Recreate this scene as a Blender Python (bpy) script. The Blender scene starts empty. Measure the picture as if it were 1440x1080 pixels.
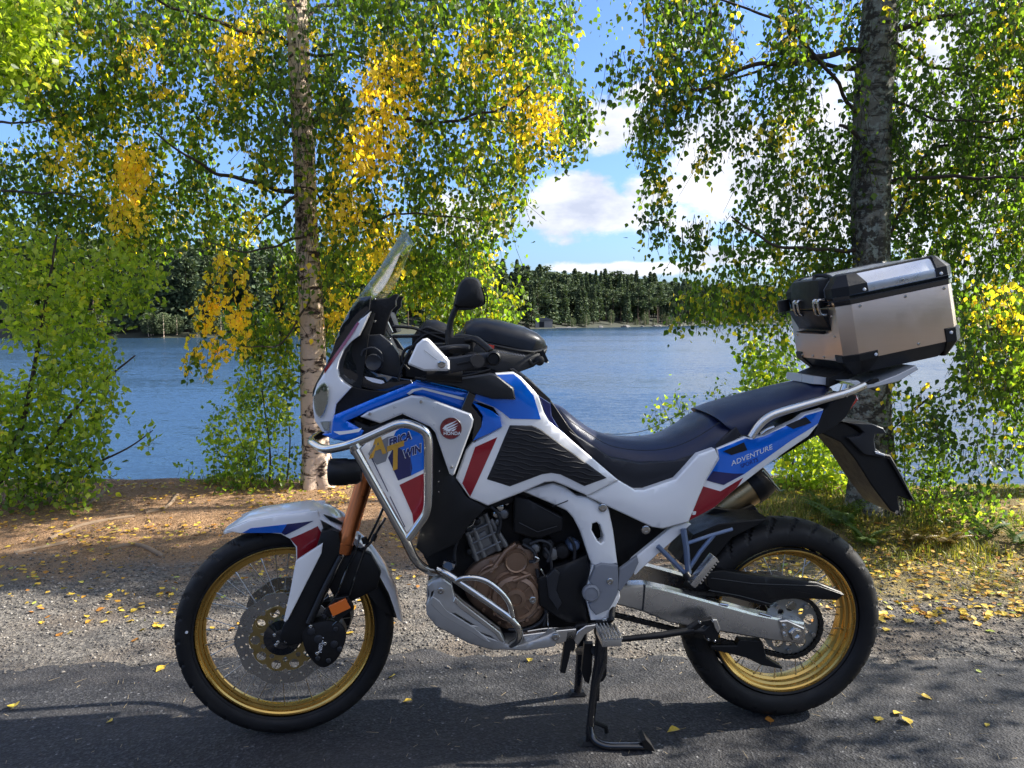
import bpy, bmesh, math, random
import numpy as np
from mathutils import Vector, Matrix, noise
random.seed(7); np.random.seed(7)
RAD = math.radians
def lin(*a): return [float(v) for v in np.linspace(*a)]
SC = bpy.context.scene
COL = SC.collection

# ------------------------------------------------------------------ camera
CAM_Z = 1.38
cam = bpy.data.cameras.new('camera'); camo = bpy.data.objects.new('camera', cam); COL.objects.link(camo)
cam.sensor_fit = 'HORIZONTAL'; cam.sensor_width = 36; cam.lens = 27.0
cam.clip_start = 0.05; cam.clip_end = 3000
camo.location = (0, 0, CAM_Z); camo.rotation_euler = (RAD(85), 0, 0)
SC.camera = camo

# ------------------------------------------------------------------ light
SUN_AZ, SUN_EL = 80.0, 35.0          # degrees right of the view direction, above the horizon
sd = bpy.data.lights.new('sun', 'SUN'); so = bpy.data.objects.new('sun', sd); COL.objects.link(so)
sd.energy = 5.0; sd.angle = RAD(0.55); sd.color = (1.0, 0.93, 0.82)
sv = Vector((math.sin(RAD(SUN_AZ))*math.cos(RAD(SUN_EL)), math.cos(RAD(SUN_AZ))*math.cos(RAD(SUN_EL)), math.sin(RAD(SUN_EL))))
so.rotation_euler = sv.to_track_quat('Z', 'Y').to_euler()
SC.view_settings.view_transform = 'Standard'; SC.view_settings.look = 'None'
SC.view_settings.gamma = 1.0; SC.view_settings.use_curve_mapping = False
SC.view_settings.exposure = 1.62

def N(nt, t, **kw):
    n = nt.nodes.new(t)
    for k, v in kw.items():
        if k in n.inputs.keys(): n.inputs[k].default_value = v
        else: setattr(n, k, v)
    return n
def L(nt, a, b): nt.links.new(a, b)
def mth(nt, op, a, b=None, clamp=False):
    n = nt.nodes.new('ShaderNodeMath'); n.operation = op; n.use_clamp = clamp
    for i, v in enumerate((a, b)):
        if v is None: continue
        if isinstance(v, (int, float)): n.inputs[i].default_value = v
        else: nt.links.new(v, n.inputs[i])
    return n.outputs[0]
def mixc(nt, f, a, b, typ='MIX'):
    n = nt.nodes.new('ShaderNodeMix'); n.data_type = 'RGBA'; n.blend_type = typ
    for i, v in ((0, f), (6, a), (7, b)):
        if isinstance(v, (int, float)): n.inputs[i].default_value = v
        elif isinstance(v, tuple): n.inputs[i].default_value = (*v, 1) if len(v) == 3 else v
        else: nt.links.new(v, n.inputs[i])
    return n.outputs[2]
def ramp(nt, f, stops, interp='LINEAR'):
    n = nt.nodes.new('ShaderNodeValToRGB'); r = n.color_ramp; r.interpolation = interp
    while len(r.elements) < len(stops): r.elements.new(0.5)
    for e, (p, c) in zip(r.elements, stops):
        e.position = p; e.color = (*c, 1) if len(c) == 3 else c
    nt.links.new(f, n.inputs[0]); return n.outputs[0]
def mapr(nt, v, a, b, c=0.0, d=1.0, smooth=True):
    n = nt.nodes.new('ShaderNodeMapRange'); n.clamp = True
    if smooth: n.interpolation_type = 'SMOOTHSTEP'
    nt.links.new(v, n.inputs[0])
    for i, x in enumerate((a, b, c, d)): n.inputs[1+i].default_value = x
    return n.outputs[0]
def noi(nt, vec, scale, detail=3, rough=0.5, dist=0.0):
    n = nt.nodes.new('ShaderNodeTexNoise'); n.inputs['Scale'].default_value = scale
    n.inputs['Detail'].default_value = detail; n.inputs['Roughness'].default_value = rough
    n.inputs['Distortion'].default_value = dist
    if vec is not None: nt.links.new(vec, n.inputs['Vector'])
    return n.outputs['Fac']
def mapv(nt, vec, scale=(1, 1, 1), rot=(0, 0, 0), loc=(0, 0, 0)):
    n = nt.nodes.new('ShaderNodeMapping'); n.inputs['Scale'].default_value = scale
    n.inputs['Rotation'].default_value = rot; n.inputs['Location'].default_value = loc
    nt.links.new(vec, n.inputs['Vector']); return n.outputs[0]

# ------------------------------------------------------------------ sky
world = bpy.data.worlds.new('World'); SC.world = world; world.use_nodes = True
nt = world.node_tree; nt.nodes.clear()
sky = N(nt, 'ShaderNodeTexSky', sky_type='NISHITA'); sky.sun_disc = False
sky.sun_elevation = RAD(SUN_EL); sky.sun_rotation = RAD(SUN_AZ); sky.air_density = 1.0; sky.dust_density = 2.0; sky.ozone_density = 2.0
geo = nt.nodes.new('ShaderNodeTexCoord'); dirv = geo.outputs['Generated']
sep = nt.nodes.new('ShaderNodeSeparateXYZ'); L(nt, dirv, sep.inputs[0])
dx, dy, dz = sep.outputs
# cloud layer coordinates: direction projected on a high flat layer
zz = mth(nt, 'MAXIMUM', mth(nt, 'ADD', dz, 0.10), 0.02)
cx = mth(nt, 'DIVIDE', dx, zz); cy = mth(nt, 'DIVIDE', dy, zz)
cmb = nt.nodes.new('ShaderNodeCombineXYZ'); L(nt, cx, cmb.inputs[0]); L(nt, cy, cmb.inputs[1])
f1 = noi(nt, cmb.outputs[0], 0.62, 7, 0.55, 0.1)
warp = noi(nt, dirv, 9.0, 8, 0.62)
wz = noi(nt, mapv(nt, dirv, (3.5, 3.5, 8)), 3.0, 6, 0.6)
def blob(px, py, rx, ry):
    v = Vector(((px-720)/1080, -(py-540)/1080, -1)); v = camo.rotation_euler.to_matrix() @ v; v.normalize()
    a = mth(nt, 'DIVIDE', mth(nt, 'SUBTRACT', dx, v.x), rx/1080)
    b = mth(nt, 'DIVIDE', mth(nt, 'SUBTRACT', dz, v.z), ry/1080)
    r = mth(nt, 'SQRT', mth(nt, 'ADD', mth(nt, 'MULTIPLY', a, a), mth(nt, 'MULTIPLY', b, b)))
    r = mth(nt, 'SUBTRACT', 1.0, r)
    return mth(nt, 'ADD', r, mth(nt, 'MULTIPLY', mth(nt, 'LESS_THAN', dy, 0.0), -9.0))
acc = None
for b in ((815, 298, 95, 48), (870, 175, 62, 42), (925, 268, 60, 28), (1010, 240, 85, 95), (870, 378, 170, 12), (972, 62, 22, 9),
          (1180, 250, 160, 130), (1400, 200, 160, 200), (650, 310, 80, 40), (1060, 360, 90, 20), (905, 132, 40, 16), (1330, 60, 120, 60)):
    o = blob(*b); acc = o if acc is None else mth(nt, 'MAXIMUM', acc, o)
wv = mth(nt, 'MULTIPLY', mth(nt, 'SUBTRACT', mth(nt, 'ADD', mth(nt, 'MULTIPLY', warp, 0.5), mth(nt, 'MULTIPLY', wz, 0.5)), 0.5), 3.0)
bm_ = mapr(nt, mth(nt, 'ADD', acc, wv), 0.02, 0.42)
gm_ = mth(nt, 'MULTIPLY', mapr(nt, f1, 0.42, 0.62), mth(nt, 'MAXIMUM', mapr(nt, dz, 0.36, 0.50), mapr(nt, mth(nt, 'ABSOLUTE', mth(nt, 'DIVIDE', dx, mth(nt, 'MAXIMUM', dy, 0.01))), 0.75, 1.3)))  # cloud cover outside the view, thickened to lift ambient light and lake reflections
gm_ = mth(nt, 'MULTIPLY', gm_, mapr(nt, dz, 0.0, 0.12))
cloud = mth(nt, 'MAXIMUM', bm_, gm_)
shade = mth(nt, 'ADD', mth(nt, 'MULTIPLY', noi(nt, mapv(nt, dirv, (1, 1, 2.2), loc=(0, 0, .04)), 7.0, 6, 0.6), 0.9), 0.05)
ccol = ramp(nt, shade, [(0.36, (2.3, 2.45, 2.95)), (0.60, (4.1, 4.1, 4.2))])
skyc = mixc(nt, 1.0, sky.outputs[0], (0.50, 0.66, 0.96), 'MULTIPLY')
final = mixc(nt, mth(nt, 'MULTIPLY', cloud, 0.93), skyc, ccol)
bg = N(nt, 'ShaderNodeBackground'); bg.inputs['Strength'].default_value = 0.10
L(nt, final, bg.inputs['Color'])
wo = nt.nodes.new('ShaderNodeOutputWorld'); L(nt, bg.outputs[0], wo.inputs[0])

# ------------------------------------------------------------------ object helpers
def tag(o, label=None, cat=None, group=None, kind=None):
    if label: o['label'] = label
    if cat: o['category'] = cat
    if group: o['group'] = group
    if kind: o['kind'] = kind
    return o
def empty(name, loc=(0, 0, 0), rz=0.0, parent=None):
    o = bpy.data.objects.new(name, None); COL.objects.link(o); o.empty_display_size = 0.1
    o.location = loc; o.rotation_euler = (0, 0, rz); o.parent = parent
    return o

# ------------------------------------------------------------------ materials
def newmat(name):
    m = bpy.data.materials.new(name); m.use_nodes = True
    n = m.node_tree; b = n.nodes['Principled BSDF']; return m, n, b
def setc(b, **kw):
    for k, v in kw.items():
        k = {'color': 'Base Color', 'rough': 'Roughness', 'metal': 'Metallic', 'coat': 'Coat Weight', 'trans': 'Transmission Weight', 'ior': 'IOR', 'spec': 'Specular IOR Level'}[k]
        b.inputs[k].default_value = (*v, 1) if isinstance(v, tuple) else v
def simple(name, color, rough=0.5, metal=0.0, coat=0.0, vary=0.12, vs=18, bump=0.0, bs=220, dust=0.0, spec=None, aniso=None):
    m, n, b = newmat(name); setc(b, color=color, rough=rough, metal=metal, coat=coat)
    if spec is not None: setc(b, spec=spec)
    tc = n.nodes.new('ShaderNodeTexCoord').outputs['Object']
    f = noi(n, tc if aniso is None else mapv(n, tc, aniso), vs, 5, 0.6)
    c = mixc(n, f, tuple(x*(1-vary) for x in color), tuple(min(1, x*(1+vary)) for x in color))
    if dust:
        d = mth(n, 'MULTIPLY', mapr(n, noi(n, tc, 7, 6, 0.65), 0.45, 0.75), dust)
        c = mixc(n, d, c, (0.22, 0.19, 0.15))
    L(n, c, b.inputs['Base Color'])
    L(n, mapr(n, noi(n, tc, vs*1.7, 4), 0.3, 0.7, rough*0.85, min(1, rough*1.2+.01), False), b.inputs['Roughness'])
    if bump:
        bp = n.nodes.new('ShaderNodeBump'); bp.inputs['Strength'].default_value = bump; bp.inputs['Distance'].default_value = 0.002
        L(n, noi(n, tc if aniso is None else mapv(n, tc, aniso), bs, 3), bp.inputs['Height']); L(n, bp.outputs[0], b.inputs['Normal'])
    return m
M = {}
M['white'] = simple('white_paint', (0.86, 0.86, 0.86), 0.16, coat=0.6, vary=0.015, dust=0.025)
M['silver_paint'] = simple('silver_white_paint', (0.62, 0.64, 0.67), 0.30, metal=0.25, coat=0.3, vary=0.03, dust=0.06)
M['blue'] = simple('blue_paint', (0.003, 0.15, 0.72), 0.12, metal=0.15, coat=0.8, vary=0.05)
M['navy'] = simple('navy_paint', (0.006, 0.012, 0.10), 0.18, coat=0.7, vary=0.05)
M['red'] = simple('red_paint', (0.27, 0.010, 0.020), 0.18, coat=0.7, vary=0.05)
M['redbadge'] = simple('dark_red_badge', (0.16, 0.010, 0.016), 0.25, coat=0.7, vary=0.05)
M['black'] = simple('black_plastic', (0.0055, 0.006, 0.0075), 0.42, vary=0.2, bump=0.25, bs=900, dust=0.015, spec=.35)
M['gloss'] = simple('gloss_black', (0.008, 0.009, 0.012), 0.10, coat=0.8, vary=0.1)
M['dark'] = simple('dark_grey_plastic', (0.020, 0.022, 0.027), 0.38, vary=0.15, bump=0.15, bs=600, dust=0.02, spec=.4)
M['grip'] = simple('rubber_pad', (0.010, 0.010, 0.013), 0.6, vary=0.2, bump=0.3, bs=500)
M['rubber'] = simple('tyre_rubber', (0.008, 0.008, 0.009), 0.60, vary=0.25, vs=9, bump=0.3, bs=300, dust=0.05, spec=.35)
M['gold'] = simple('gold_rim_anodised', (0.76, 0.48, 0.13), 0.26, metal=1.0, vary=0.10, vs=8, dust=0.05)
M['fork'] = simple('bronze_fork', (0.55, 0.17, 0.055), 0.30, metal=0.85, vary=0.08, aniso=(1, 1, 0.1))
M['steel'] = simple('brushed_steel', (0.56, 0.55, 0.53), 0.20, metal=1.0, vary=0.10, dust=0.05)
M['chrome'] = simple('polished_steel', (0.66, 0.65, 0.62), 0.13, metal=1.0, vary=0.06)
M['alu'] = simple('swingarm_aluminium', (0.74, 0.72, 0.68), 0.27, metal=0.95, vary=0.05, vs=10, bump=0.12, bs=60, aniso=(1, 1, 14), dust=0.08)
M['disc'] = simple('brake_disc_steel', (0.38, 0.37, 0.35), 0.26, metal=0.9, vary=0.15)
M['spoke'] = simple('spoke_steel', (0.50, 0.49, 0.47), 0.32, metal=1.0, vary=0.1)
M['greyp'] = simple('grey_plastic', (0.20, 0.21, 0.235), 0.42, vary=0.06, dust=0.05)
M['peg'] = simple('bluegrey_metal', (0.14, 0.19, 0.30), 0.38, metal=0.4, vary=0.1)
M['skid'] = simple('skid_aluminium', (0.48, 0.47, 0.45), 0.36, metal=0.55, vary=0.07, dust=0.12)
M['bronze'] = simple('bronze_crankcase', (0.26, 0.165, 0.11), 0.38, metal=0.6, vary=0.14, dust=0.10, bump=0.15, bs=300)
M['cyl'] = simple('cast_cylinder', (0.17, 0.17, 0.17), 0.42, metal=0.6, vary=0.25, dust=0.15, bump=0.3, bs=200)
M['block'] = simple('engine_black', (0.005, 0.005, 0.006), 0.5, vary=0.3, bump=0.3, bs=120, dust=0.03, spec=.35)
M['muffler'] = simple('muffler_steel', (0.46, 0.34, 0.18), 0.30, metal=1.0, vary=0.2, vs=10)
M['case'] = simple('case_brushed_alu', (0.70, 0.55, 0.43), 0.33, metal=0.92, vary=0.05, vs=6, bump=0.10, bs=40, aniso=(1, 1, 20))  # warm tint put into the aluminium for the sunlit ground it reflects
M['caselid'] = simple('case_lid_alu', (0.66, 0.67, 0.70), 0.28, metal=0.9, vary=0.05, bump=0.08, bs=40, aniso=(20, 1, 1))
M['seat'] = simple('seat_vinyl', (0.006, 0.012, 0.045), 0.38, vary=0.12, vs=6, bump=0.35, bs=420)
M['seatside'] = simple('seat_side_vinyl', (0.005, 0.006, 0.012), 0.5, vary=0.12, vs=6, bump=0.4, bs=420)
M['amber'] = simple('amber_reflector', (0.80, 0.17, 0.02), 0.22, coat=0.6, vary=0.1)
M['tail'] = simple('red_tail_lens', (0.65, 0.02, 0.015), 0.12, coat=0.8)
M['printw'] = simple('white_print', (0.75, 0.77, 0.80), 0.35)
M['printg'] = simple('gold_print', (0.66, 0.38, 0.06), 0.30, metal=0.3)
M['printn'] = simple('navy_print', (0.01, 0.02, 0.13), 0.3)
M['print_b'] = simple('dark_blue_print', (0.01, 0.03, 0.20), 0.3)
M['carrier'] = simple('gold_disc_carrier', (0.50, 0.38, 0.16), 0.30, metal=1.0)
M['sprocket'] = simple('sprocket_silver', (0.34, 0.35, 0.34), 0.34, metal=0.9)
M['chain'] = simple('greased_chain', (0.03, 0.028, 0.026), 0.4, metal=.6)
M['screenlcd'] = simple('display_glass', (0.02, 0.02, 0.025), 0.08, coat=1.0)
M['bag'] = simple('bag_fabric', (0.008, 0.009, 0.011), 0.55, vary=0.15, bump=0.5, bs=700)
M['baghard'] = simple('bag_shell', (0.010, 0.012, 0.017), 0.36, vary=0.1, bump=0.1, bs=200)
M['redtag'] = simple('red_webbing', (0.55, 0.05, 0.03), 0.6)
def glassmat(name, col, rough=0.02, alpha=0.25, fk=0.9):
    m, n, b = newmat(name)
    out = n.nodes['Material Output']; n.nodes.remove(b)
    g = N(n, 'ShaderNodeBsdfGlossy'); g.inputs['Roughness'].default_value = rough; g.inputs['Color'].default_value = (1, 1, 1, 1)
    t = N(n, 'ShaderNodeBsdfTransparent'); t.inputs['Color'].default_value = (*col, 1)
    fr = N(n, 'ShaderNodeFresnel'); fr.inputs['IOR'].default_value = 1.5
    f = mth(n, 'ADD', mth(n, 'MULTIPLY', fr.outputs[0], fk), alpha, True)
    mx = N(n, 'ShaderNodeMixShader'); L(n, f, mx.inputs[0]); L(n, t.outputs[0], mx.inputs[1]); L(n, g.outputs[0], mx.inputs[2])
    L(n, mx.outputs[0], out.inputs[0]); return m
M['screen'] = glassmat('windscreen_acrylic', (0.965, 0.97, 0.975), 0.02, 0.03, 0.6)
M['lens'] = glassmat('headlight_lens', (0.75, 0.8, 0.75), 0.03, 0.22)
M['reflector'] = simple('headlight_reflector', (0.30, 0.33, 0.30), 0.06, metal=1.0, vary=0.8, vs=60, bump=1.0, bs=40)

# ------------------------------------------------------------------ picture geometry -> places in the world
BIKE = Matrix.Translation((0, 2.525, 0)) @ Matrix.Rotation(RAD(4.5), 4, 'Z')
CR = Matrix.Rotation(RAD(85), 3, 'X'); CO = Vector((0, 0, CAM_Z))
FR = Matrix.Identity(4)              # frame used for building (frame -> bike local)
def setframe(m):
    global FR; FR = m
def P(px, py, pl=0.0):
    """the point of the lateral plane y = pl (or a + b x + c z) of the bike seen at this place of the photograph"""
    px = float(px); py = float(py); Mi = (BIKE @ FR).inverted()
    o = Mi @ CO; d = Mi.to_3x3() @ (CR @ Vector(((px-720)/1080, -(py-540)/1080, -1)))
    a, b, c = pl if isinstance(pl, tuple) else (pl, 0, 0)
    t = (a + b*o.x + c*o.z - o.y) / (d.y - b*d.x - c*d.z)
    return o + t*d
def W(px, py, yd):
    d = CR @ Vector(((px-720)/1080, -(py-540)/1080, -1)); t = yd/d.y
    return CO + t*d
def G(px, py, z=0.0):
    d = CR @ Vector(((px-720)/1080, -(py-540)/1080, -1)); t = (z-CAM_Z)/d.z
    return CO + t*d

# ------------------------------------------------------------------ mesh builder
class MB:
    def __init__(s): s.v = []; s.f = []
    def add(s, vs, fs):
        k = len(s.v); s.v.extend(Vector(v) for v in vs); s.f.extend([tuple(i+k for i in f) for f in fs]); return s
    def box(s, c, size, rot=None):
        x, y, z = (t/2 for t in size)
        vs = [Vector(p) for p in ((-x,-y,-z),(x,-y,-z),(x,y,-z),(-x,y,-z),(-x,-y,z),(x,-y,z),(x,y,z),(-x,y,z))]
        if rot is not None: vs = [rot @ v for v in vs]
        return s.add([v+Vector(c) for v in vs], [(0,3,2,1),(4,5,6,7),(0,1,5,4),(1,2,6,5),(2,3,7,6),(3,0,4,7)])
    def loft(s, loops, closed=True, cap=True):
        n = len(loops[0]); k = len(s.v)
        for lp in loops: s.v.extend(Vector(p) for p in lp)
        for i in range(len(loops)-1):
            for j in range(n if closed else n-1):
                a = k+i*n+j; b = k+i*n+(j+1) % n; s.f.append((a, b, b+n, a+n))
        if cap and closed:
            s.f.append(tuple(k+j for j in range(n))[::-1]); s.f.append(tuple(k+(len(loops)-1)*n+j for j in range(n)))
        return s
    def tube(s, pts, r, n=10, cap=True):
        pts = [Vector(p) for p in pts]; m = len(pts)
        rs = r if isinstance(r, (list, tuple)) else [r]*m
        T = []
        for i in range(m):
            t = (pts[min(i+1, m-1)] - pts[max(i-1, 0)]); T.append(t.normalized() if t.length > 1e-9 else Vector((0, 0, 1)))
        u = T[0].orthogonal().normalized(); loops = []
        for i in range(m):
            u = (u - T[i]*u.dot(T[i])); u = u.normalized() if u.length > 1e-6 else T[i].orthogonal().normalized()
            w = T[i].cross(u)
            loops.append([pts[i] + (u*math.cos(2*math.pi*j/n) + w*math.sin(2*math.pi*j/n))*rs[i] for j in range(n)])
        return s.loft(loops, True, cap)
    def lathe(s, c, axis, prof, n=32, cap=True):
        c = Vector(c); ax = Vector(axis).normalized(); u = ax.orthogonal().normalized(); w = ax.cross(u)
        loops = [[c + ax*h + (u*math.cos(2*math.pi*j/n) + w*math.sin(2*math.pi*j/n))*max(r, 1e-5) for j in range(n)] for r, h in prof]
        return s.loft(loops, True, cap)
    def build(s, name, mat, parent=None, sharp=38, mirror=False, frame=True, label=None, bevel=0.0, smooth=True, mats=None):
        out = []
        F = FR if frame else Matrix.Identity(4)
        for sg in ((1, -1) if mirror else (1,)):
            me = bpy.data.meshes.new(name)
            vs = [F @ v for v in s.v]
            if sg < 0: vs = [Vector((v.x, -v.y, v.z)) for v in vs]
            me.from_pydata(vs, [], s.f)
            bm = bmesh.new(); bm.from_mesh(me)
            bmesh.ops.recalc_face_normals(bm, faces=bm.faces)
            if bevel:
                es = [e for e in bm.edges if len(e.link_faces) == 2 and e.calc_face_angle(0) > RAD(35)]
                try: bmesh.ops.bevel(bm, geom=es, offset=bevel, segments=2, profile=0.6, affect='EDGES', clamp_overlap=True)
                except Exception: pass
            bm.to_mesh(me); bm.free()
            finish(me, sharp, smooth); me.materials.append(mat)
            o = bpy.data.objects.new(name, me); COL.objects.link(o); o.parent = parent
            if label: o['label'] = label
            out.append(o)
        return out[0] if not mirror else out
def finish(me, sharp=38, smooth=True):
    if smooth:
        me.polygons.foreach_set('use_smooth', [True]*len(me.polygons))
        try: me.set_sharp_from_angle(angle=RAD(sharp))
        except Exception: pass
    me.update()
def fillet(pts, rad, seg=5):
    pts = [Vector(p) for p in pts]; out = [pts[0]]
    for i in range(1, len(pts)-1):
        a, b, c = pts[i-1], pts[i], pts[i+1]
        r = rad[i] if isinstance(rad, (list, tuple)) else rad
        r1 = min(r, (a-b).length*0.48); r2 = min(r, (c-b).length*0.48)
        p = b + (a-b).normalized()*r1; q = b + (c-b).normalized()*r2
        for k in range(seg+1):
            t = k/seg; out.append(p*(1-t)**2 + b*2*t*(1-t) + q*t*t)
    out.append(pts[-1]); return out
def smoothpts(pts, seg=4, closed=False):
    """Catmull-Rom through 2-D or 3-D points"""
    pts = [Vector(p) for p in pts]; n = len(pts); out = []
    rng = range(n if closed else n-1)
    for i in rng:
        p0 = pts[(i-1) % n] if closed or i > 0 else pts[0]; p1 = pts[i]; p2 = pts[(i+1) % n]
        p3 = pts[(i+2) % n] if closed or i+2 < n else pts[-1]
        for k in range(seg):
            t = k/seg
            out.append(0.5*((2*p1) + (p2-p0)*t + (2*p0-5*p1+4*p2-p3)*t*t + (3*p1-p0-3*p2+p3)*t**3))
    if not closed: out.append(pts[-1])
    return out

# ------------------------------------------------------------------ shaped panels
class Surf:
    """a moulded panel: outline on a lateral plane, swelling outwards from its edge by 'camber'"""
    def __init__(s, pxs, pl, camber=0.0, R=0.03, bev=0.002):
        s.pl = pl; s.camber = camber; s.R = R; s.bev = bev
        s.poly = np.array([(q.x, q.z) for q in (P(x, y, pl) for x, y in pxs)])
    def disp(s, x, z):
        if s.camber == 0: return 0.0
        a = s.poly; b = np.roll(a, -1, 0); ab = b-a; p = np.array((x, z))
        t = np.clip(((p-a)*ab).sum(1)/np.maximum((ab*ab).sum(1), 1e-12), 0, 1)
        d = np.sqrt((((a+ab*t[:, None])-p)**2).sum(1)).min()
        # inside?
        x0, z0, x1, z1 = a[:, 0], a[:, 1], b[:, 0], b[:, 1]
        with np.errstate(divide='ignore', invalid='ignore'):
            c = ((z0 > z) != (z1 > z)) & (x < (x1-x0)*(z-z0)/(z1-z0)+x0)
        if c.sum() % 2 == 0: return 0.0
        return s.camber*(1-math.exp(-d/s.R))
def sheet(bm, loops):
    es = []
    for lp in loops:
        vs = [bm.verts.new(p) for p in lp]
        es += [bm.edges.new((vs[i], vs[(i+1) % len(vs)])) for i in range(len(vs))]
    if len(loops) == 1: bm.faces.new(vs)
    else: bmesh.ops.triangle_fill(bm, edges=es, use_beauty=True, use_dissolve=False)
    for f in bm.faces:
        f.normal_update()
        if f.normal.y > 0: f.normal_flip()
def slices(bm, cell):
    xs = [v.co.x for v in bm.verts]; zs = [v.co.z for v in bm.verts]
    for ax, lo, hi in ((0, min(xs), max(xs)), (2, min(zs), max(zs))):
        k = math.floor(lo/cell)+1
        while k*cell < hi:
            co = Vector((0, 0, 0)); co[ax] = k*cell; no = Vector((0, 0, 0)); no[ax] = 1
            bmesh.ops.bisect_plane(bm, geom=bm.verts[:]+bm.edges[:]+bm.faces[:], dist=1e-6, plane_co=co, plane_no=no)
            k += 1
def plate(name, pxs, pl, mat, parent, th=0.015, bev=0.002, camber=0.0, R=0.03, cell=0.025, holes=(), on=None, mirror=False, label=None, round_=False, proud=0.0013):
    """panel with real thickness traced at its own depth; 'on' lays it on another panel's swelling surface"""
    if round_: pxs = [tuple(p)[:2] for p in smoothpts([(x, y, 0) for x, y in pxs], 4, True)]
    surf = on if on is not None else Surf(pxs, pl, camber, R, bev)
    pl = surf.pl
    bm = bmesh.new()
    loops = [[P(x, y, pl) for x, y in pxs]] + [[P(x, y, pl) for x, y in h] for h in holes]
    sheet(bm, loops)
    if on is None:
        if bev: bmesh.ops.inset_region(bm, faces=bm.faces[:], thickness=bev, depth=bev*0.8, use_even_offset=True, use_boundary=True)
        if camber: slices(bm, cell)
        for v in bm.verts: v.co.y -= surf.disp(v.co.x, v.co.z)
    else:
        if surf.camber: slices(bm, cell)
        th = 0.0035
        for v in bm.verts: v.co.y -= surf.disp(v.co.x, v.co.z) + surf.bev*0.8 + proud
    be = [e for e in bm.edges if len(e.link_faces) == 1]
    r = bmesh.ops.extrude_edge_only(bm, edges=be)
    nv = [g for g in r['geom'] if isinstance(g, bmesh.types.BMVert)]
    for v in nv:
        v.co.y += th
    if on is None:
        b2 = bmesh.new(); sheet(b2, [[q+Vector((0, th, 0)) for q in lp] for lp in loops])
        me = bpy.data.meshes.new('tmp'); b2.to_mesh(me); b2.free(); bm.from_mesh(me); bpy.data.meshes.remove(me)
    mb = MB(); bm.verts.ensure_lookup_table(); bm.verts.index_update()
    mb.v = [v.co.copy() for v in bm.verts]; mb.f = [tuple(v.index for v in f.verts) for f in bm.faces]; bm.free()
    mb.build(name, mat, parent, sharp=32, mirror=mirror, label=label)
    return surf
def text_on(name, body, px, py, size, ang, surf, mat, parent, shear=0.0, sx=1.0, proud=0.0022, bold=0.0, ext=0.0006, kind=None):
    cu = bpy.data.curves.new(name, 'FONT'); cu.body = body; cu.size = 1.0; cu.shear = shear; cu.offset = bold; cu.resolution_u = 3
    o = bpy.data.objects.new(name, cu); COL.objects.link(o)
    me = bpy.data.meshes.new_from_object(o.evaluated_get(bpy.context.evaluated_depsgraph_get()))
    bpy.data.objects.remove(o)
    c, s_ = math.cos(RAD(ang)), math.sin(RAD(ang)); front = []
    for v in me.vertices:
        u, w = v.co.x*size*sx, v.co.y*size
        q = P(px + u*c + w*s_, py + u*s_ - w*c, surf.pl); q.y -= surf.disp(q.x, q.z)+surf.bev*0.8+proud; front.append(q)
    bm = bmesh.new(); bm.from_mesh(me); bpy.data.meshes.remove(me); bm.verts.ensure_lookup_table()
    for v, q in zip(bm.verts, front): v.co = q
    be = [e for e in bm.edges if len(e.link_faces) == 1]
    r = bmesh.ops.extrude_edge_only(bm, edges=be)
    for g in r['geom']:
        if isinstance(g, bmesh.types.BMVert): g.co.y += 0.0012
    bm.verts.index_update(); mb = MB(); mb.v = [v.co.copy() for v in bm.verts]; mb.f = [tuple(v.index for v in f.verts) for f in bm.faces]; bm.free()
    return mb.build(name, mat, parent, smooth=False)
def bolt(px, py, y, r, parent, mat=None, name='bolt', h=0.004, mirror=True):
    c = P(px, py, y); mb = MB()
    mb.lathe(c, (0, -1, 0), [(r, -0.004), (r, h*0.7), (r*0.8, h), (r*0.45, h), (r*0.42, h*0.35), (0, h*0.35)], 12, True)
    return mb.build(name, mat or M['steel'], parent, mirror=mirror)
# ================================================================== THE MOTORCYCLE
bike = empty('motorcycle', (0, 2.525, 0), RAD(4.5))
tag(bike, 'white blue and red adventure motorcycle with gold spoked wheels standing on the asphalt', 'motorcycle')
AXF = Vector((-0.748, 0, 0.350)); AXR = Vector((0.930, 0, 0.345))
STEER = Matrix.Translation(AXF) @ Matrix.Rotation(RAD(6), 4, 'Z') @ Matrix.Translation(-AXF)
ID = Matrix.Identity(4)

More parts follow.
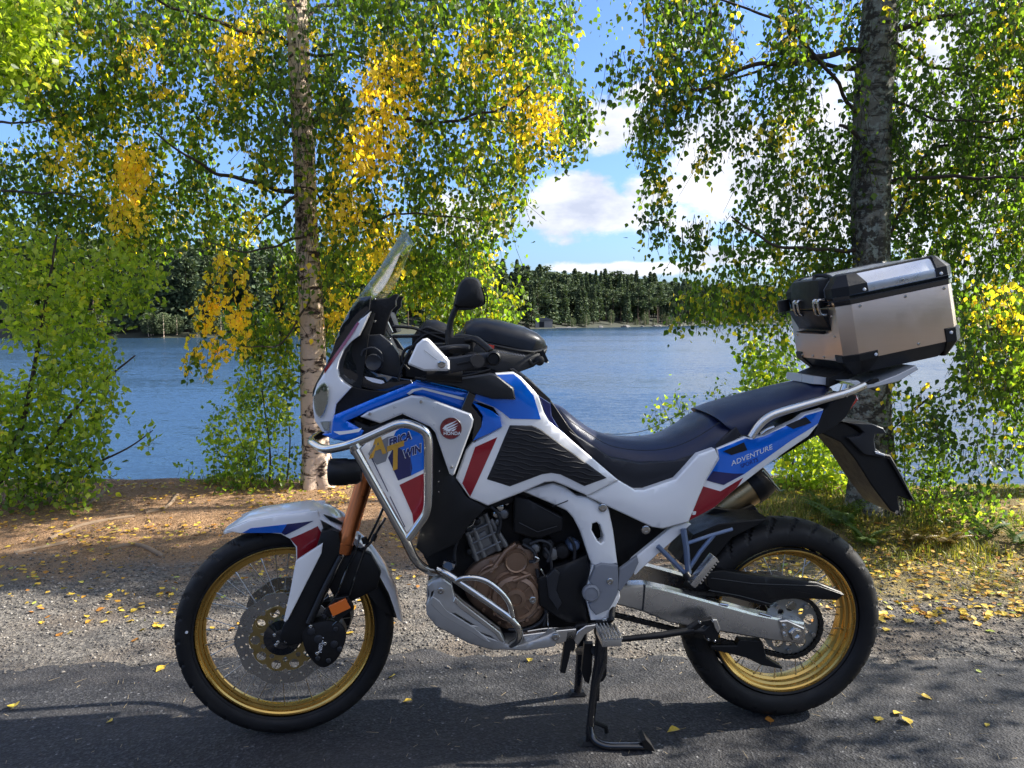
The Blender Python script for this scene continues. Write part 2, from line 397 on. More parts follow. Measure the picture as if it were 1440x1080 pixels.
def make_wheel(ax, R, rimR, halfw, rimw, front):
    Wt = BIKE
    mtx = STEER if front else ID
    we = empty('wheel', (0, 0, 0), 0, bike)
    we.matrix_local = mtx @ Matrix.Translation(ax)
    setframe(ID)
    O = Vector((0, 0, 0)); Y = (0, 1, 0)
    # tyre with cut tread grooves
    na = 432; prof = []
    nseg = 22; bead = rimR-0.004
    for i in range(nseg+1):
        t = -1+2*i/nseg; a = abs(t)
        # crown arc then sidewall
        ang = t*RAD(128)
        y = halfw*math.sin(ang)*(1.0 if abs(ang) < math.pi/2 else 1.0); h = (R-bead)
        rr = bead + h*(0.5+0.5*math.cos(ang*1.0)) if False else None
        prof.append((ang, y))
    pts = []
    hgt = R-bead; cr = hgt*0.50
    for ang, y in prof:
        # superellipse section centred half way up the sidewall
        c, s_ = math.cos(ang), math.sin(ang)
        rc = R-cr
        rad = rc + cr*(abs(c)**0.80)*(1 if c > 0 else -1)
        yy = halfw*(abs(s_)**0.92)*(1 if s_ > 0 else -1)
        pts.append((rad, yy, abs(ang)))
    mb = MB(); loops = []
    for j in range(na):
        th = 2*math.pi*j/na; lp = []
        for k, (rad, yy, aa) in enumerate(pts):
            g = 0.0
            if aa < RAD(74):
                u = yy/halfw
                if front:
                    ph = (j + (8 if u > 0 else 0) + abs(u)*10) % 16
                    g = 0.007 if ph < 2.6 and abs(u) > 0.12 else 0
                    if abs(abs(u)-0.33) < 0.05: g = 0.006
                else:
                    ph = (j*1.0 + (8 if u > 0 else 0) - (abs(u)**1.4)*12) % 16
                    g = 0.008 if ph < 2.2 and abs(u) > 0.15 else 0
            r = rad-g
            lp.append((math.cos(th)*r, yy, math.sin(th)*r))
        loops.append(lp)
    loops.append(loops[0]); mb.loft(loops, False, False)
    mb.build('tyre', M['rubber'], we, frame=False, sharp=30)
    # sidewall raised ring lines
    mb = MB()
    for sg in (-1, 1):
        mb.lathe(O, (0, sg, 0), [(bead+0.012, halfw*0.80), (bead+0.010, halfw*0.86), (bead+0.004, halfw*0.80)], 96, False)
    mb.build('bead_ring', M['rubber'], we, frame=False)
    # rim
    w = rimw; ri = rimR
    pr = [(ri, -w), (ri+0.001, -w-0.003), (ri-0.004, -w-0.004), (ri-0.007, -w+0.001), (ri-0.012, -w+0.004), (ri-0.0135, -w*0.62), (ri-0.021, -w*0.56), (ri-0.023, -w*0.30), (ri-0.031, -w*0.22),
          (ri-0.032, 0)]
    pr = pr + [(r, -y) for r, y in pr[::-1][1:]]
    pr2 = pr + [(ri-0.002, w*0.9), (ri-0.016, w*0.5), (ri-0.016, -w*0.5), (ri-0.002, -w*0.9), pr[0]]
    mb = MB(); mb.lathe(O, Y, pr2, 128, False); mb.build('rim', M['gold'], we, frame=False, sharp=25)
    # hub
    mb = MB(); hr = 0.032 if front else 0.045
    mb.lathe(O, Y, [(0.012, -0.075), (hr, -0.065), (hr, -0.05), (hr*0.72, -0.042), (hr*0.72, 0.042), (hr, 0.05), (hr, 0.065), (0.012, 0.075)], 40)
    mb.build('hub', M['block'], we, frame=False)
    # spokes share one mesh
    ns = 36; me = None
    for k in range(ns):
        side = -1 if k % 2 else 1; lean = 1 if (k//2) % 2 else -1
        key = (side, lean)
        if not hasattr(make_wheel, 'cache'): make_wheel.cache = {}
        kk = (front, side, lean)
        if kk not in make_wheel.cache:
            a0 = RAD(38*lean); m2 = MB()
            p0 = Vector((math.cos(a0)*hr*0.95, side*0.052, math.sin(a0)*hr*0.95)); p1 = Vector((ri-0.029, side*w*0.25, 0))
            m2.tube([p0, p1], 0.0014, 6); m2.tube([p1-(p1-p0).normalized()*0.016, p1], 0.0028, 6)
            o = m2.build('spoke', M['spoke'], we, frame=False); make_wheel.cache[kk] = o.data
        else:
            o = bpy.data.objects.new('spoke', make_wheel.cache[kk]); COL.objects.link(o); o.parent = we
        o.rotation_euler = (0, 2*math.pi*k/ns + 0.05, 0)
    return we
def ringdisc(name, R, ri, y, th, mat, parent, holes=(), wave=0, n=96, wamp=0.003):
    bm = bmesh.new()
    lo = [Vector(((R+wamp*math.cos(wave*2*math.pi*i/n) if wave else R)*math.cos(2*math.pi*i/n), y, (R+(wamp*math.cos(wave*2*math.pi*i/n) if wave else 0))*math.sin(2*math.pi*i/n))) for i in range(n)]
    loops = [lo, [Vector((ri*math.cos(2*math.pi*i/48), y, ri*math.sin(2*math.pi*i/48))) for i in range(48)]]
    for hx, hz, hr, m in holes:
        loops.append([Vector((hx+hr*math.cos(2*math.pi*i/m), y, hz+hr*math.sin(2*math.pi*i/m))) for i in range(m)])
    sheet(bm, loops)
    g = bmesh.ops.extrude_face_region(bm, geom=bm.faces[:])
    for v in g['geom']:
        if isinstance(v, bmesh.types.BMVert): v.co.y += th
    bm.verts.index_update(); mb = MB(); mb.v = [v.co.copy() for v in bm.verts]; mb.f = [tuple(v.index for v in f.verts) for f in bm.faces]; bm.free()
    return mb.build(name, mat, parent, frame=False, sharp=25)

wf = make_wheel(AXF, 0.350, 0.286, 0.046, 0.028, True)
wr = make_wheel(AXR, 0.347, 0.250, 0.077, 0.058, False)
hl = []
for k in range(24):
    a = 2*math.pi*k/24
    for rr in ((0.141, 0.130, 0.119)[k % 3], (0.128, 0.142, 0.135)[k % 3]): hl.append((math.cos(a+rr*3)*rr, math.sin(a+rr*3)*rr, 0.0042, 8))
hl = [h for i, h in enumerate(hl) if all(math.hypot(h[0]-q[0], h[1]-q[1]) > 0.0105 for q in hl[:i])]
for y in (-0.078, 0.074):
    ringdisc('brake_disc', 0.152, 0.112, y, 0.004, M['disc'], wf, hl, 10)
    ca = []
    for k in range(10):
        a = 2*math.pi*k/10; ca.append((math.cos(a)*0.090, math.sin(a)*0.090, 0.0155, 12))
        a += math.pi/10; ca.append((math.cos(a)*0.070, math.sin(a)*0.070, 0.0085, 10))
    ringdisc('disc_carrier', 0.108, 0.055, y-0.001 if y < 0 else y+0.001, 0.004, M['carrier'], wf, ca, 10, 96, .002)
    bme = None
    for k in range(10):
        a = 2*math.pi*(k+.5)/10
        if bme is None:
            m3 = MB(); m3.lathe((0, 0, 0), (0, 1, 0), [(0.0075, 0), (0.0075, 0.008)], 12); ob = m3.build('disc_bobbin', M['steel'], wf, frame=False); bme = ob.data
        else: ob = bpy.data.objects.new('disc_bobbin', bme); COL.objects.link(ob); ob.parent = wf
        ob.location = (math.cos(a)*0.108, y-0.002, math.sin(a)*0.108)
ringdisc('brake_disc', 0.125, 0.085, 0.10, 0.004, M['disc'], wr, [], 10)
mb = MB(); mb.lathe((-0.240, -0.040, 0.02), (0, -1, 0), [(0.005, 0), (0.005, 0.006), (0, 0.007)], 10)
mb.build('balance_weight', M['steel'], wf, frame=False)
mb = MB(); mb.lathe((-0.303, -0.0455, 0.03), (0, -1, 0), [(0.0045, 0), (0.0045, 0.003), (0, 0.0035)], 10)
mb.build('sidewall_sticker', M['printw'], wf, frame=False)

# ---------------------------------------------------------------- front fork, fender, brakes (steered a little)
setframe(STEER)
ytube = -0.095
mb = MB(); mb.lathe(P(397, 897, -0.10), (0, -1, 0), [(0.055, -0.055), (0.060, -0.02), (0.058, 0.0), (0.030, 0.008), (0.030, 0.016), (0.014, 0.018), (0, 0.018)], 32)
mb.build('axle_hub_cover', M['gloss'], bike)
for q in ((411, 880), (402, 902), (391, 903), (386, 893), (388, 907)): bolt(q[0], q[1], -0.118, 0.0055, bike, mirror=False)
top = P(548, 560, ytube); bot = P(481, 776, ytube); ax = (top-bot)
mb = MB(); mb.tube([bot, bot+ax*0.06, bot+ax*0.065, bot+ax*0.12, bot+ax*0.125, top], [0.0285, 0.0285, 0.0262, 0.0262, 0.0245, 0.0245], 28)
mb.build('fork_tube', M['fork'], bike, mirror=True)
lowd = P(428, 880, ytube)
mb = MB(); mb.tube([lowd, bot+ax*0.02], [0.019, 0.019], 20); mb.build('fork_inner_tube', M['chrome'], bike, mirror=True)
mb = MB(); mb.tube(fillet([P(433, 876, -0.135), P(455, 828, -0.135), P(479, 782, -0.128)], .02), 0.0075, 12); mb.build('fork_guard_strip', M['dark'], bike, mirror=True)
plate('fork_guard', [(452, 748), (466, 745), (477, 749), (481, 782), (447, 862), (436, 885), (424, 905), (404, 908), (392, 898), (398, 880), (408, 866), (420, 826), (446, 768)], -0.118, M['black'], bike, th=0.035, camber=0.010, R=0.02, mirror=True)
g = plate('guard_panel', [(416, 789), (454, 764), (452, 778), (405, 871), (401, 875), (399, 873), (408, 832)], -0.132, M['white'], bike, th=0.012, camber=0.004, R=0.01, mirror=True)
# fender skirt
sk = plate('fender_side', [(316, 746), (328, 741), (350, 732), (392, 725), (435, 719), (447, 718), (456, 748), (454, 767), (417, 790), (416, 770), (408, 758), (395, 751), (370, 748), (338, 750)], -0.082, M['white'], bike, th=0.012, camber=0.010, R=0.02, mirror=True)
plate('blue_stripe', [(341, 749), (353, 742), (404, 736), (396, 749)], None, M['blue'], bike, on=sk)
plate('navy_stripe', [(404, 736), (441, 731.5), (401, 752), (396, 749)], None, M['navy'], bike, on=sk)
plate('red_panel', [(408, 757), (447, 739), (453, 750), (451, 768), (418, 788), (418, 768)], None, M['red'], bike, on=sk)
# fender top shell
st = [((316, 745), (316, 748), .045), ((332, 733), (331, 744), .060), ((352, 721), (352, 735), .075), ((395, 713), (395, 727), .082), ((435, 708), (437, 722), .085), ((462, 713), (462, 735), .085), ((484, 726), (481, 746), .085)]
def shell(name, st, mat, p=2.6, mirror=False, th=0.006):
    mb = MB(); out = []; inn = []
    for (tp, sp, w) in st:
        T = P(tp[0], tp[1], 0.0); S = P(sp[0], sp[1], -w); lo, li = [], []
        for k in range(17):
            s_ = -1+2*k/16; f = (1-abs(s_)**p)**(1/p) if abs(s_) < 1 else 0
            q = Vector((S.x+(T.x-S.x)*f, s_*w, S.z+(T.z-S.z)*f)); lo.append(q); li.append(q+Vector((0.002, 0, -th)))
        out.append(lo + li[::-1])
    mb.loft(out, True, True); return mb.build(name, mat, bike, sharp=45)
shell('fender_top', st, M['white'])
st = [((482, 728), (480, 745), .085), ((502, 750), (496, 762), .080), ((522, 768), (514, 780), .078), ((542, 793), (532, 806), .075), ((556, 822), (546, 832), .070), ((563, 850), (553, 852), .062), ((566, 868), (558, 868), .050)]
shell('rear_fender', st, M['white'])
st = [((478, 745), (472, 760), .08), ((500, 764), (482, 790), .078), ((517, 782), (498, 815), .076), ((534, 805), (515, 830), .074), ((547, 832), (530, 850), .068), ((557, 862), (546, 862), .055)]
shell('fender_inner', st, M['black'])
plate('fender_bracket', [(470, 790), (500, 770), (522, 780), (536, 805), (530, 828), (500, 843), (486, 850), (470, 840), (463, 826)], -0.09, M['black'], bike, th=0.03, camber=0.01, R=0.01)
plate('fender_vent', [(455, 724), (470, 729), (482, 736), (480, 738), (464, 732)], -0.088, M['black'], bike, th=0.01)
# caliper
cal = plate('brake_caliper', [(424, 890), (432, 880), (441, 876), (462, 872), (480, 877), (487, 893), (482, 912), (473, 928), (458, 938), (447, 936), (436, 925), (428, 910)], -0.122, M['block'], bike, th=0.05, camber=0.008, R=0.01, round_=True, mirror=True)
text_on('maker_name', 'NISSIN', 452.5, 916, 7.5, -82, cal, M['printw'], bike)
for q, r in (((438, 887), .012), ((448, 898), .014), ((472, 884), .008), ((470, 905), .012), ((447, 925), .008), ((462, 928), .008), ((478, 912), .009), ((457, 865), .008)):
    mb = MB(); mb.lathe(P(*q, -0.128), (0, -1, 0), [(r, -0.01), (r, 0.006), (r*.7, 0.008), (0, .008)], 14); mb.build('caliper_piston', M['dark'], bike)
for q in ((437, 881), (446, 919), (469, 866), (457, 905)): bolt(*q, -0.136, 0.006, bike, mirror=False)
plate('reflector', [(462, 853), (486, 842), (493, 855), (468, 867)], -0.15, M['amber'], bike, th=0.008, bev=0.001)
plate('reflector_bracket', [(455, 862), (470, 842), (490, 838), (498, 856), (474, 874)], -0.138, M['black'], bike, th=0.02)
mb = MB()
mb.tube(smoothpts([P(506, 752, -.10), P(500, 775, -.11), P(488, 800, -.11), P(476, 830, -.12), P(460, 872, -.12)], 5), 0.0042, 8)
mb.tube(smoothpts([P(542, 728, -.13), P(532, 745, -.13), P(522, 762, -.12), P(510, 772, -.11), P(498, 770, -.11)], 5), 0.0045, 8)
mb.tube(smoothpts([P(545, 700, -.10), P(530, 735, -.10), P(516, 765, -.10), P(500, 810, -.10), P(486, 850, -.11), P(470, 880, -.11)], 5), 0.0045, 8)
mb.tube(smoothpts([P(495, 850, -.12), P(480, 868, -.13), P(455, 890, -.12), P(438, 898, -.12)], 5), 0.0035, 8)
mb.build('brake_hose', M['gloss'], bike)
mb = MB(); mb.tube([P(512, 756, -.115), P(514, 764, -.115)], .009, 10); mb.tube([P(528, 752, -.13), P(524, 760, -.13)], .008, 10); mb.build('hose_clip', M['black'], bike)
setframe(ID)
mb = MB(); mb.tube([P(520, 640, -.12), P(520, 640, .12)], 0.026, 14); mb.box(P(530, 610, 0), (0.08, 0.20, 0.05)); mb.build('fork_clamp', M['block'], bike)

# ---------------------------------------------------------------- nose and cockpit
NO = (-0.155, -0.30, 0.0)   # nose panels widen rearwards
def NP(a=0.0): return (-0.37+a, -0.30, 0.0)
nose = plate('nose_fairing', [(521, 438), (512, 458), (505, 472), (494, 480), (484, 491), (477, 508), (475, 518), (477, 530), (484, 538), (494, 545), (473, 568), (469, 590), (467, 609), (463, 610), (453, 607), (443, 592), (439.5, 572), (441, 556), (446, 540), (457, 523), (480, 488), (503, 453)], NP(), M['white'], bike, th=0.03, camber=0.010, R=0.02, mirror=True)
plate('red_stripe', [(503, 452), (505.5, 455), (494, 473), (480, 493), (457, 525), (456.5, 519), (484, 480)], None, M['red'], bike, on=nose)
plate('nose_trim', [(439, 558), (440, 548), (463, 503), (478, 462), (492, 437), (508, 418), (522, 416), (520, 436), (503, 452), (480, 486), (456, 520), (445, 540), (441, 556)], NP(0.015), M['gloss'], bike, th=0.03, camber=0.006, R=0.01, mirror=True)
plate('headlight_reflector', [(452, 541), (458, 540), (461, 550), (459, 570), (452, 585), (446, 582), (442, 570), (442, 555)], NP(-0.012), M['reflector'], bike, th=0.01, round_=True, mirror=True)
plate('headlight', [(451, 540), (459, 539), (462, 550), (460, 571), (452, 587), (445, 583), (441.5, 570), (441.5, 555)], NP(-0.018), M['lens'], bike, th=0.004, camber=0.004, R=0.01, round_=True, mirror=True, label='left headlight lens reflecting the trees')
plate('fog_light', [(450, 593), (465, 592), (464, 607), (456, 606)], NP(-0.012), M['lens'], bike, th=0.006, mirror=True)
# central nose block
mb = MB()
lo = []
for px, py, w in ((447, 548, .05), (452, 610, .06)): pass
c = [P(444, 560, NP()), P(446, 600, NP()), P(470, 610, NP()), P(500, 560, NP()), P(512, 470, NP()), P(520, 440, NP()), P(500, 455, NP()), P(470, 505, NP())]
mb.loft([[Vector((q.x+.01, q.y+.03, q.z)) for q in c], [Vector((q.x+.0, 0, q.z)) for q in c], [Vector((q.x+.01, -q.y-.03, q.z)) for q in c]])
mb.build('headlight_housing', M['black'], bike)
ring = plate('cockpit_surround', [(502, 470), (490, 482), (482, 492), (476, 510), (477, 529), (485, 538), (520, 548), (545, 551.5), (567, 544), (581, 539), (578, 534), (560, 531.5), (532, 525), (512, 516), (502, 508), (496, 499), (500, 486), (505, 474)], (-0.215, -0.06, 0), M['gloss'], bike, th=0.03, camber=0.006, R=0.01, mirror=True)
plate('turn_signal', [(513, 529), (524, 531), (539, 535), (541, 538), (536, 539.5), (524, 537), (516, 533)], None, M['printw'], bike, on=ring)
plate('cockpit_panel', [(503, 472), (535, 470), (550, 482), (560, 497), (566, 530), (545, 530), (520, 523), (504, 512), (497, 500)], (-0.17, -0.04, 0), M['dark'], bike, th=0.05, camber=0.008, R=0.02, mirror=True)
mb = MB(); mb.lathe(P(525, 510, -.19), (0, -1, 0.15), [(.026, -.02), (.027, .0), (.023, .006), (.018, .003), (0, .001)], 24); mb.build('horn', M['dark'], bike)
mb = MB(); mb.tube(smoothpts([P(508, 500, -.2), P(512, 492, -.2), P(525, 489, -.2), P(536, 497, -.2), P(538, 508, -.2)], 5), .003, 8); mb.build('cable_loop', M['dark'], bike)
plate('screen_bracket', [(504, 419), (520, 416), (532, 420), (546, 419), (555, 413.5), (561, 414), (557, 422), (557, 430), (551, 436), (546, 449), (541, 470), (533, 476), (524, 474), (505, 476), (513, 456), (521, 438), (515, 428)], -0.13, M['block'], bike, th=0.03, camber=0.004, R=0.01, mirror=True)
for q in ((507, 420), (527, 421), (527, 452), (517, 430), (513, 475), (548, 478)): bolt(*q, -0.137, 0.0045, bike)
mb = MB(); mb.tube([P(515, 440, -.12), P(515, 440, .12)], .02, 10); mb.tube([P(545, 425, -.12), P(545, 425, .12)], .012, 10); mb.build('screen_crossbar', M['black'], bike)
A = P(540, 441, -.10); B = P(551, 470, -.10); u = (B-A)
mb = MB(); n_ = Vector((u.z, 0, -u.x)).normalized()
mb.loft([[A, B, B-n_*.018, A-n_*.018], [q+Vector((0, .2, 0)) for q in (A, B, B-n_*.018, A-n_*.018)]]); mb.build('dash_display', M['block'], bike, bevel=.003)
plate('display_frame', [(534, 444), (541, 441), (553, 467), (547, 472)], -0.106, M['steel'], bike, th=0.006)
plate('dash_side', [(533, 446), (538, 470), (548, 490), (565, 500), (573, 505), (577, 530), (560, 530), (556, 500), (545, 478), (533, 470)], -0.11, M['block'], bike, th=0.22)
# windscreen
cen = smoothpts([P(x, y, 0) for x, y in ((476, 470), (486, 447), (505, 417), (530, 383), (552, 349), (569, 323))], 4)
sid = smoothpts([P(x, y, -0.17) for x, y in ((508, 450), (518, 426), (538, 404), (552, 378), (566, 344), (573, 327))], 4)
mb = MB(); lo = []
for c_, s_ in zip(cen, sid):
    a, b = [], []
    for k in range(21):
        s = -1+k/10; f = abs(s)**2.2
        q = Vector((c_.x+(s_.x-c_.x)*f, 0.17*s, c_.z+(s_.z-c_.z)*f)); a.append(q); b.append(q+Vector((.0035, 0, -.001)))
    lo.append(a+b[::-1])
mb.loft(lo); mb.build('windscreen', M['screen'], bike)

# ---------------------------------------------------------------- body panels
FS = (-0.235, 0.0, 0.0)
body = plate('tank_core', [(480, 560), (500, 545), (560, 540), (600, 527), (690, 520), (722, 520), (745, 533), (774, 562), (800, 600), (868, 672), (830, 700), (780, 690), (690, 715), (650, 720), (560, 640), (500, 610)], -0.15, M['black'], bike, th=0.30)
fair = plate('side_fairing', [(466, 609), (468, 590), (470, 584), (520, 563), (570, 543), (585, 536), (610, 540), (659, 551), (664, 555), (652, 577), (605, 561), (580, 554), (508, 583), (488, 592), (512, 606), (508, 612), (487, 621), (470, 618), (453, 611)], (-0.215, 0.04, 0), M['blue'], bike, th=0.04, camber=0.006, R=0.012, cell=.012, mirror=True)
plate('white_pinstripe', [(572, 553), (580, 547), (594, 544.5), (653, 559), (652, 562.5), (594, 547.5), (583, 550), (576, 555)], None, M['white'], bike, on=fair)
plate('white_pinstripe', [(469, 606.5), (490, 605), (509, 601.5), (505, 607), (478, 611)], None, M['white'], bike, on=fair)
plate('nose_black_panel', [(472, 587), (473, 568), (494, 544), (520, 549), (552, 551), (520, 562)], (-0.195, 0.0, 0), M['block'], bike, th=0.04)  # black panel between the nose and the blue fairing
guard = plate('alloy_side_guard', [(507, 586), (516, 580), (578, 556.5), (596, 558), (662, 582), (666, 590), (664, 600), (639, 667), (636, 669), (632, 666), (612, 608), (605, 600), (566, 582), (535, 595)], (-0.268, 0.0, 0), M['silver_paint'], bike, th=0.022, bev=0.0045, camber=0.006, R=0.02, mirror=True)
for q in ((520, 582), (592, 565), (635, 657)): bolt(*q, -0.278, 0.0045, bike)
# emblem
bd = plate('badge', [(634+15.5*math.cos(a*math.pi/16), 602.5+15.5*math.sin(a*math.pi/16)) for a in range(32)], (-0.278, 0, 0), M['redbadge'], bike, th=0.006, bev=0.001)
mb = MB()
rg = [P(634+15.2*math.cos(a*math.pi/18), 602.5+15.2*math.sin(a*math.pi/18), -0.2800) for a in range(37)]
mb.tube(rg, .0008, 6); mb.build('badge_rim', M['steel'], bike)
text_on('maker_name', 'HONDA', 623.6, 611.4, 6.4, 0, bd, M['printw'], bike, bold=0.02, sx=1.02)
for k, (pts) in enumerate(([(622, 603), (626, 598), (634, 594.5), (643, 591), (636, 596), (628, 600), (627, 603)],
                           [(623, 605), (628, 601), (637, 597), (644.5, 594.5), (638, 599), (630, 602.5), (629, 605)],
                           [(626, 606.5), (630, 603.5), (638, 600.5), (644, 598.5), (639, 602), (634, 604.5), (633, 606.5)],
                           [(634, 606), (637, 603.8), (642, 602), (640, 604.5), (637, 606.5)])):
    plate('wing_feather', pts, None, M['printw'], bike, on=bd)
# black recess behind the crash bar and below the guard
plate('radiator_shroud', [(497, 590), (520, 600), (566, 585), (605, 601), (612, 609), (632, 666), (641, 672), (656, 698), (684, 714), (660, 738), (645, 762), (620, 775), (600, 784), (585, 770), (596, 730), (594, 610), (560, 600), (508, 625)], (-0.225, 0, 0), M['black'], bike, th=0.10, camber=0.008, R=0.02, mirror=True)
for q in ((618, 662), (617, 677), (617, 691)): bolt(*q, -0.236, 0.0025, bike)
sh = plate('shroud_panel', [(507, 631), (518, 620), (553, 604), (566, 590), (585, 596), (603, 606), (606, 640), (604, 700), (598, 724), (573, 757), (566, 748), (545, 705)], (-0.262, 0, 0), M['white'], bike, th=0.03, camber=0.006, R=0.02, mirror=True)
plate('blue_patch', [(550, 621), (557, 606), (572, 596), (584, 598), (600, 610), (603, 640), (601, 657), (578, 668), (577, 640)], None, M['blue'], bike, on=sh)
plate('navy_patch', [(546, 643), (556, 625), (577, 639), (580, 658), (578, 668), (560, 675)], None, M['navy'], bike, on=sh)
plate('red_patch', [(562, 681), (602, 662), (601, 700), (594, 726), (582, 738), (580, 722)], None, M['red'], bike, on=sh)
plate('grey_patch', [(518, 638), (525, 626), (545, 614), (556, 612), (548, 630), (543, 648), (530, 653)], None, M['greyp'], bike, on=sh)
plate('panel_seam', [(522, 640), (546, 690), (545.4, 691), (521, 641)], None, M['navy'], bike, on=sh, proud=.002)
plate('panel_seam', [(549, 697), (570, 740), (569.3, 741), (548.2, 698)], None, M['navy'], bike, on=sh, proud=.002)
for nm, b, x, y, s, mt, pr in (('model_name', 'A', 521, 643, 40, 'printg', .0030), ('model_name', 'T', 545, 662, 46, 'printg', .0034), ('model_name', 'FRICA', 546.5, 628, 15, 'printw', .0024), ('model_name', 'FRICA', 547.2, 627.6, 14.4, 'printn', .0030),
                               ('model_name', 'WIN', 567, 644, 15.5, 'printw', .0024), ('model_name', 'WIN', 567.6, 643.6, 15, 'printn', .0030)):
    text_on(nm, b, x, y, s, -20, sh, M[mt], bike, shear=0.45, sx=0.85, proud=pr, bold=0.06 if mt == 'printw' else 0.035)
# white side cover and what lies on it
side = plate('side_cover', [(641, 672), (655, 633), (664, 622), (690, 608), (704, 600), (702, 585), (694, 573), (664, 562), (668, 550), (690, 540), (697, 525), (722, 523), (733, 530), (757, 556), (765, 580), (772, 592), (869, 675), (826, 697), (792, 682), (778, 677), (766, 678), (742, 689), (686, 711), (661, 700)], (-0.222, 0.05, 0), M['white'], bike, th=0.03, bev=0.004, camber=0.010, R=0.02, mirror=True)
plate('blue_tank_panel', [(666, 556), (669, 552), (692, 560), (724, 561), (722, 544), (697, 527), (722, 526), (732, 534), (750, 556), (760, 589), (717, 588), (707, 580), (695, 572), (665, 560)], None, M['blue'], bike, on=side)
plate('blue_lower_panel', [(664, 566), (690, 577), (703, 586), (706, 600), (690, 609), (665, 620), (677, 600), (679, 585), (672, 575)], (-0.236, 0.05, 0), M['blue'], bike, th=0.012, camber=0.004, R=0.01, mirror=True)
plate('fairing_gap', [(659, 550), (669, 555), (664, 570), (677, 587), (678, 600), (668, 622), (664, 618), (666, 590), (662, 582), (648, 576)], (-0.232, 0.05, 0), M['gloss'], bike, th=0.03, mirror=True)
plate('red_panel', [(668, 628), (699, 614), (661, 698), (650, 679)], None, M['red'], bike, on=side)
pad = plate('knee_pad', [(717, 598), (748, 598), (761, 604), (853, 672), (822, 683.5), (788, 667), (775, 665), (762, 667), (717, 684), (684, 674)], (-0.234, 0.05, 0), M['grip'], bike, th=0.012, bev=0.003, camber=0.005, R=0.012, mirror=True)
mb = MB()
def edgex(y, poly):
    xs = []
    for (x0, y0), (x1, y1) in zip(poly, poly[1:]+poly[:1]):
        if (y0 <= y < y1) or (y1 <= y < y0): xs.append(x0+(y-y0)/(y1-y0)*(x1-x0))
    return (min(xs), max(xs)) if len(xs) > 1 else None
PADP = [(717, 601), (748, 601), (760, 607), (849, 672), (822, 681), (788, 664.5), (775, 662), (762, 664), (717, 681), (688, 673)]
def inpoly(x, y, poly):
    c = False
    for (x0, y0), (x1, y1) in zip(poly, poly[1:]+poly[:1]):
        if (y0 > y) != (y1 > y) and x < (x1-x0)*(y-y0)/(y1-y0)+x0: c = not c
    return c
for k in range(16):
    base = 592+k*6.6; seg = []
    for i in range(50):
        x = 684+i*3.5; y = base + (x-700)*0.17 + 1.6*math.sin(x*0.19+k*1.3)*math.sin(x*0.05+k)
        if inpoly(x, y, PADP):
            q = P(x, y, pad.pl); q.y -= pad.disp(q.x, q.z)+pad.bev*.8+.0006; seg.append(q)
        else:
            if len(seg) > 2: mb.tube(seg, .0022, 6)
            seg = []
    if len(seg) > 2: mb.tube(seg, .0022, 6)
mb.build('pad_ribs', M['grip'], bike, mirror=True)
plate('tank_rear_trim', [(757, 556), (774, 567), (776, 585), (786, 602), (835, 648), (866, 673), (858, 671), (771, 591), (766, 580)], (-0.205, 0.05, 0), M['navy'], bike, th=0.05, camber=0.006, R=0.01, mirror=True)
plate('tank_top_trim', [(716, 519), (722, 518), (745, 535), (774, 561), (776, 568), (757, 557), (733, 531)], (-0.17, 0.05, 0), M['gloss'], bike, th=0.08, mirror=True)
plate('tank_wing', [(583, 531), (600, 533), (640, 533), (690, 525), (698, 527), (722, 546), (725, 561), (692, 561), (665, 553), (640, 543), (612, 539)], (-0.245, 0.03, 0), M['dark'], bike, th=0.03, bev=0.004, camber=0.008, R=0.02, mirror=True)
mb = MB(); mb.loft([[P(x, y, -w)+Vector((0, 0, dz)) for x, y, w, dz in ((575, 528, .17, 0),)]*1 + []][:0] or [[P(590, 520, s*.14) for s in (-1,)]*3]*0 or [[Vector((P(600, 520, 0).x, y, 1.13)) for y in (-.15, 0, .15)], [Vector((P(775, 562, 0).x, y, 1.06)) for y in (-.13, 0, .13)]], False, False)
mb = MB()
for_t = []
for px, tp, w in ((560, 530, .13), (600, 522, .15), (660, 516, .155), (720, 519, .14), (750, 540, .11), (776, 566, .085)):
    Tq = P(px, tp, 0); lp = []
    for k in range(13):
        s = -1+k/6; f = (1-abs(s)**2.4)**(1/2.4) if abs(s) < 1 else 0
        lp.append(Vector((Tq.x, s*w, Tq.z-.10+.10*f)))
    for_t.append(lp)
mb.loft(for_t); mb.build('fuel_tank', M['blue'], bike)

# ---------------------------------------------------------------- seat
def seatloft(name, st, mat, p=2.3, wtop=1.0):
    sm = []
    arr = [np.array([a[0], a[1], b[0], b[1], w]) for a, b, w in st]
    n = len(arr)
    for i in range(n-1):
        p0, p1, p2, p3 = arr[max(i-1, 0)], arr[i], arr[i+1], arr[min(i+2, n-1)]
        for k in range(5):
            t = k/5; sm.append(0.5*((2*p1)+(p2-p0)*t+(2*p0-5*p1+4*p2-p3)*t*t+(3*p1-p0-3*p2+p3)*t**3))
    sm.append(arr[-1]); mb = MB(); lo = []
    for a in sm:
        a = [float(q) for q in a]; w = a[4]; T = P(a[0], a[1], 0); S = P(a[2], a[3], -w); lp = []
        for k in range(29):
            s = -1+k/14; th_ = s*math.pi/2
            yy = math.sin(th_); f = abs(math.cos(th_))**(2/p*0.8)
            yy = math.copysign(abs(yy)**(2/p*0.9), yy)
            lp.append(Vector((S.x+(T.x-S.x)*f, yy*w, S.z+(T.z-S.z)*f)))
        lo.append(lp)
    mb.loft(lo); return mb.build(name, mat, bike, sharp=50)
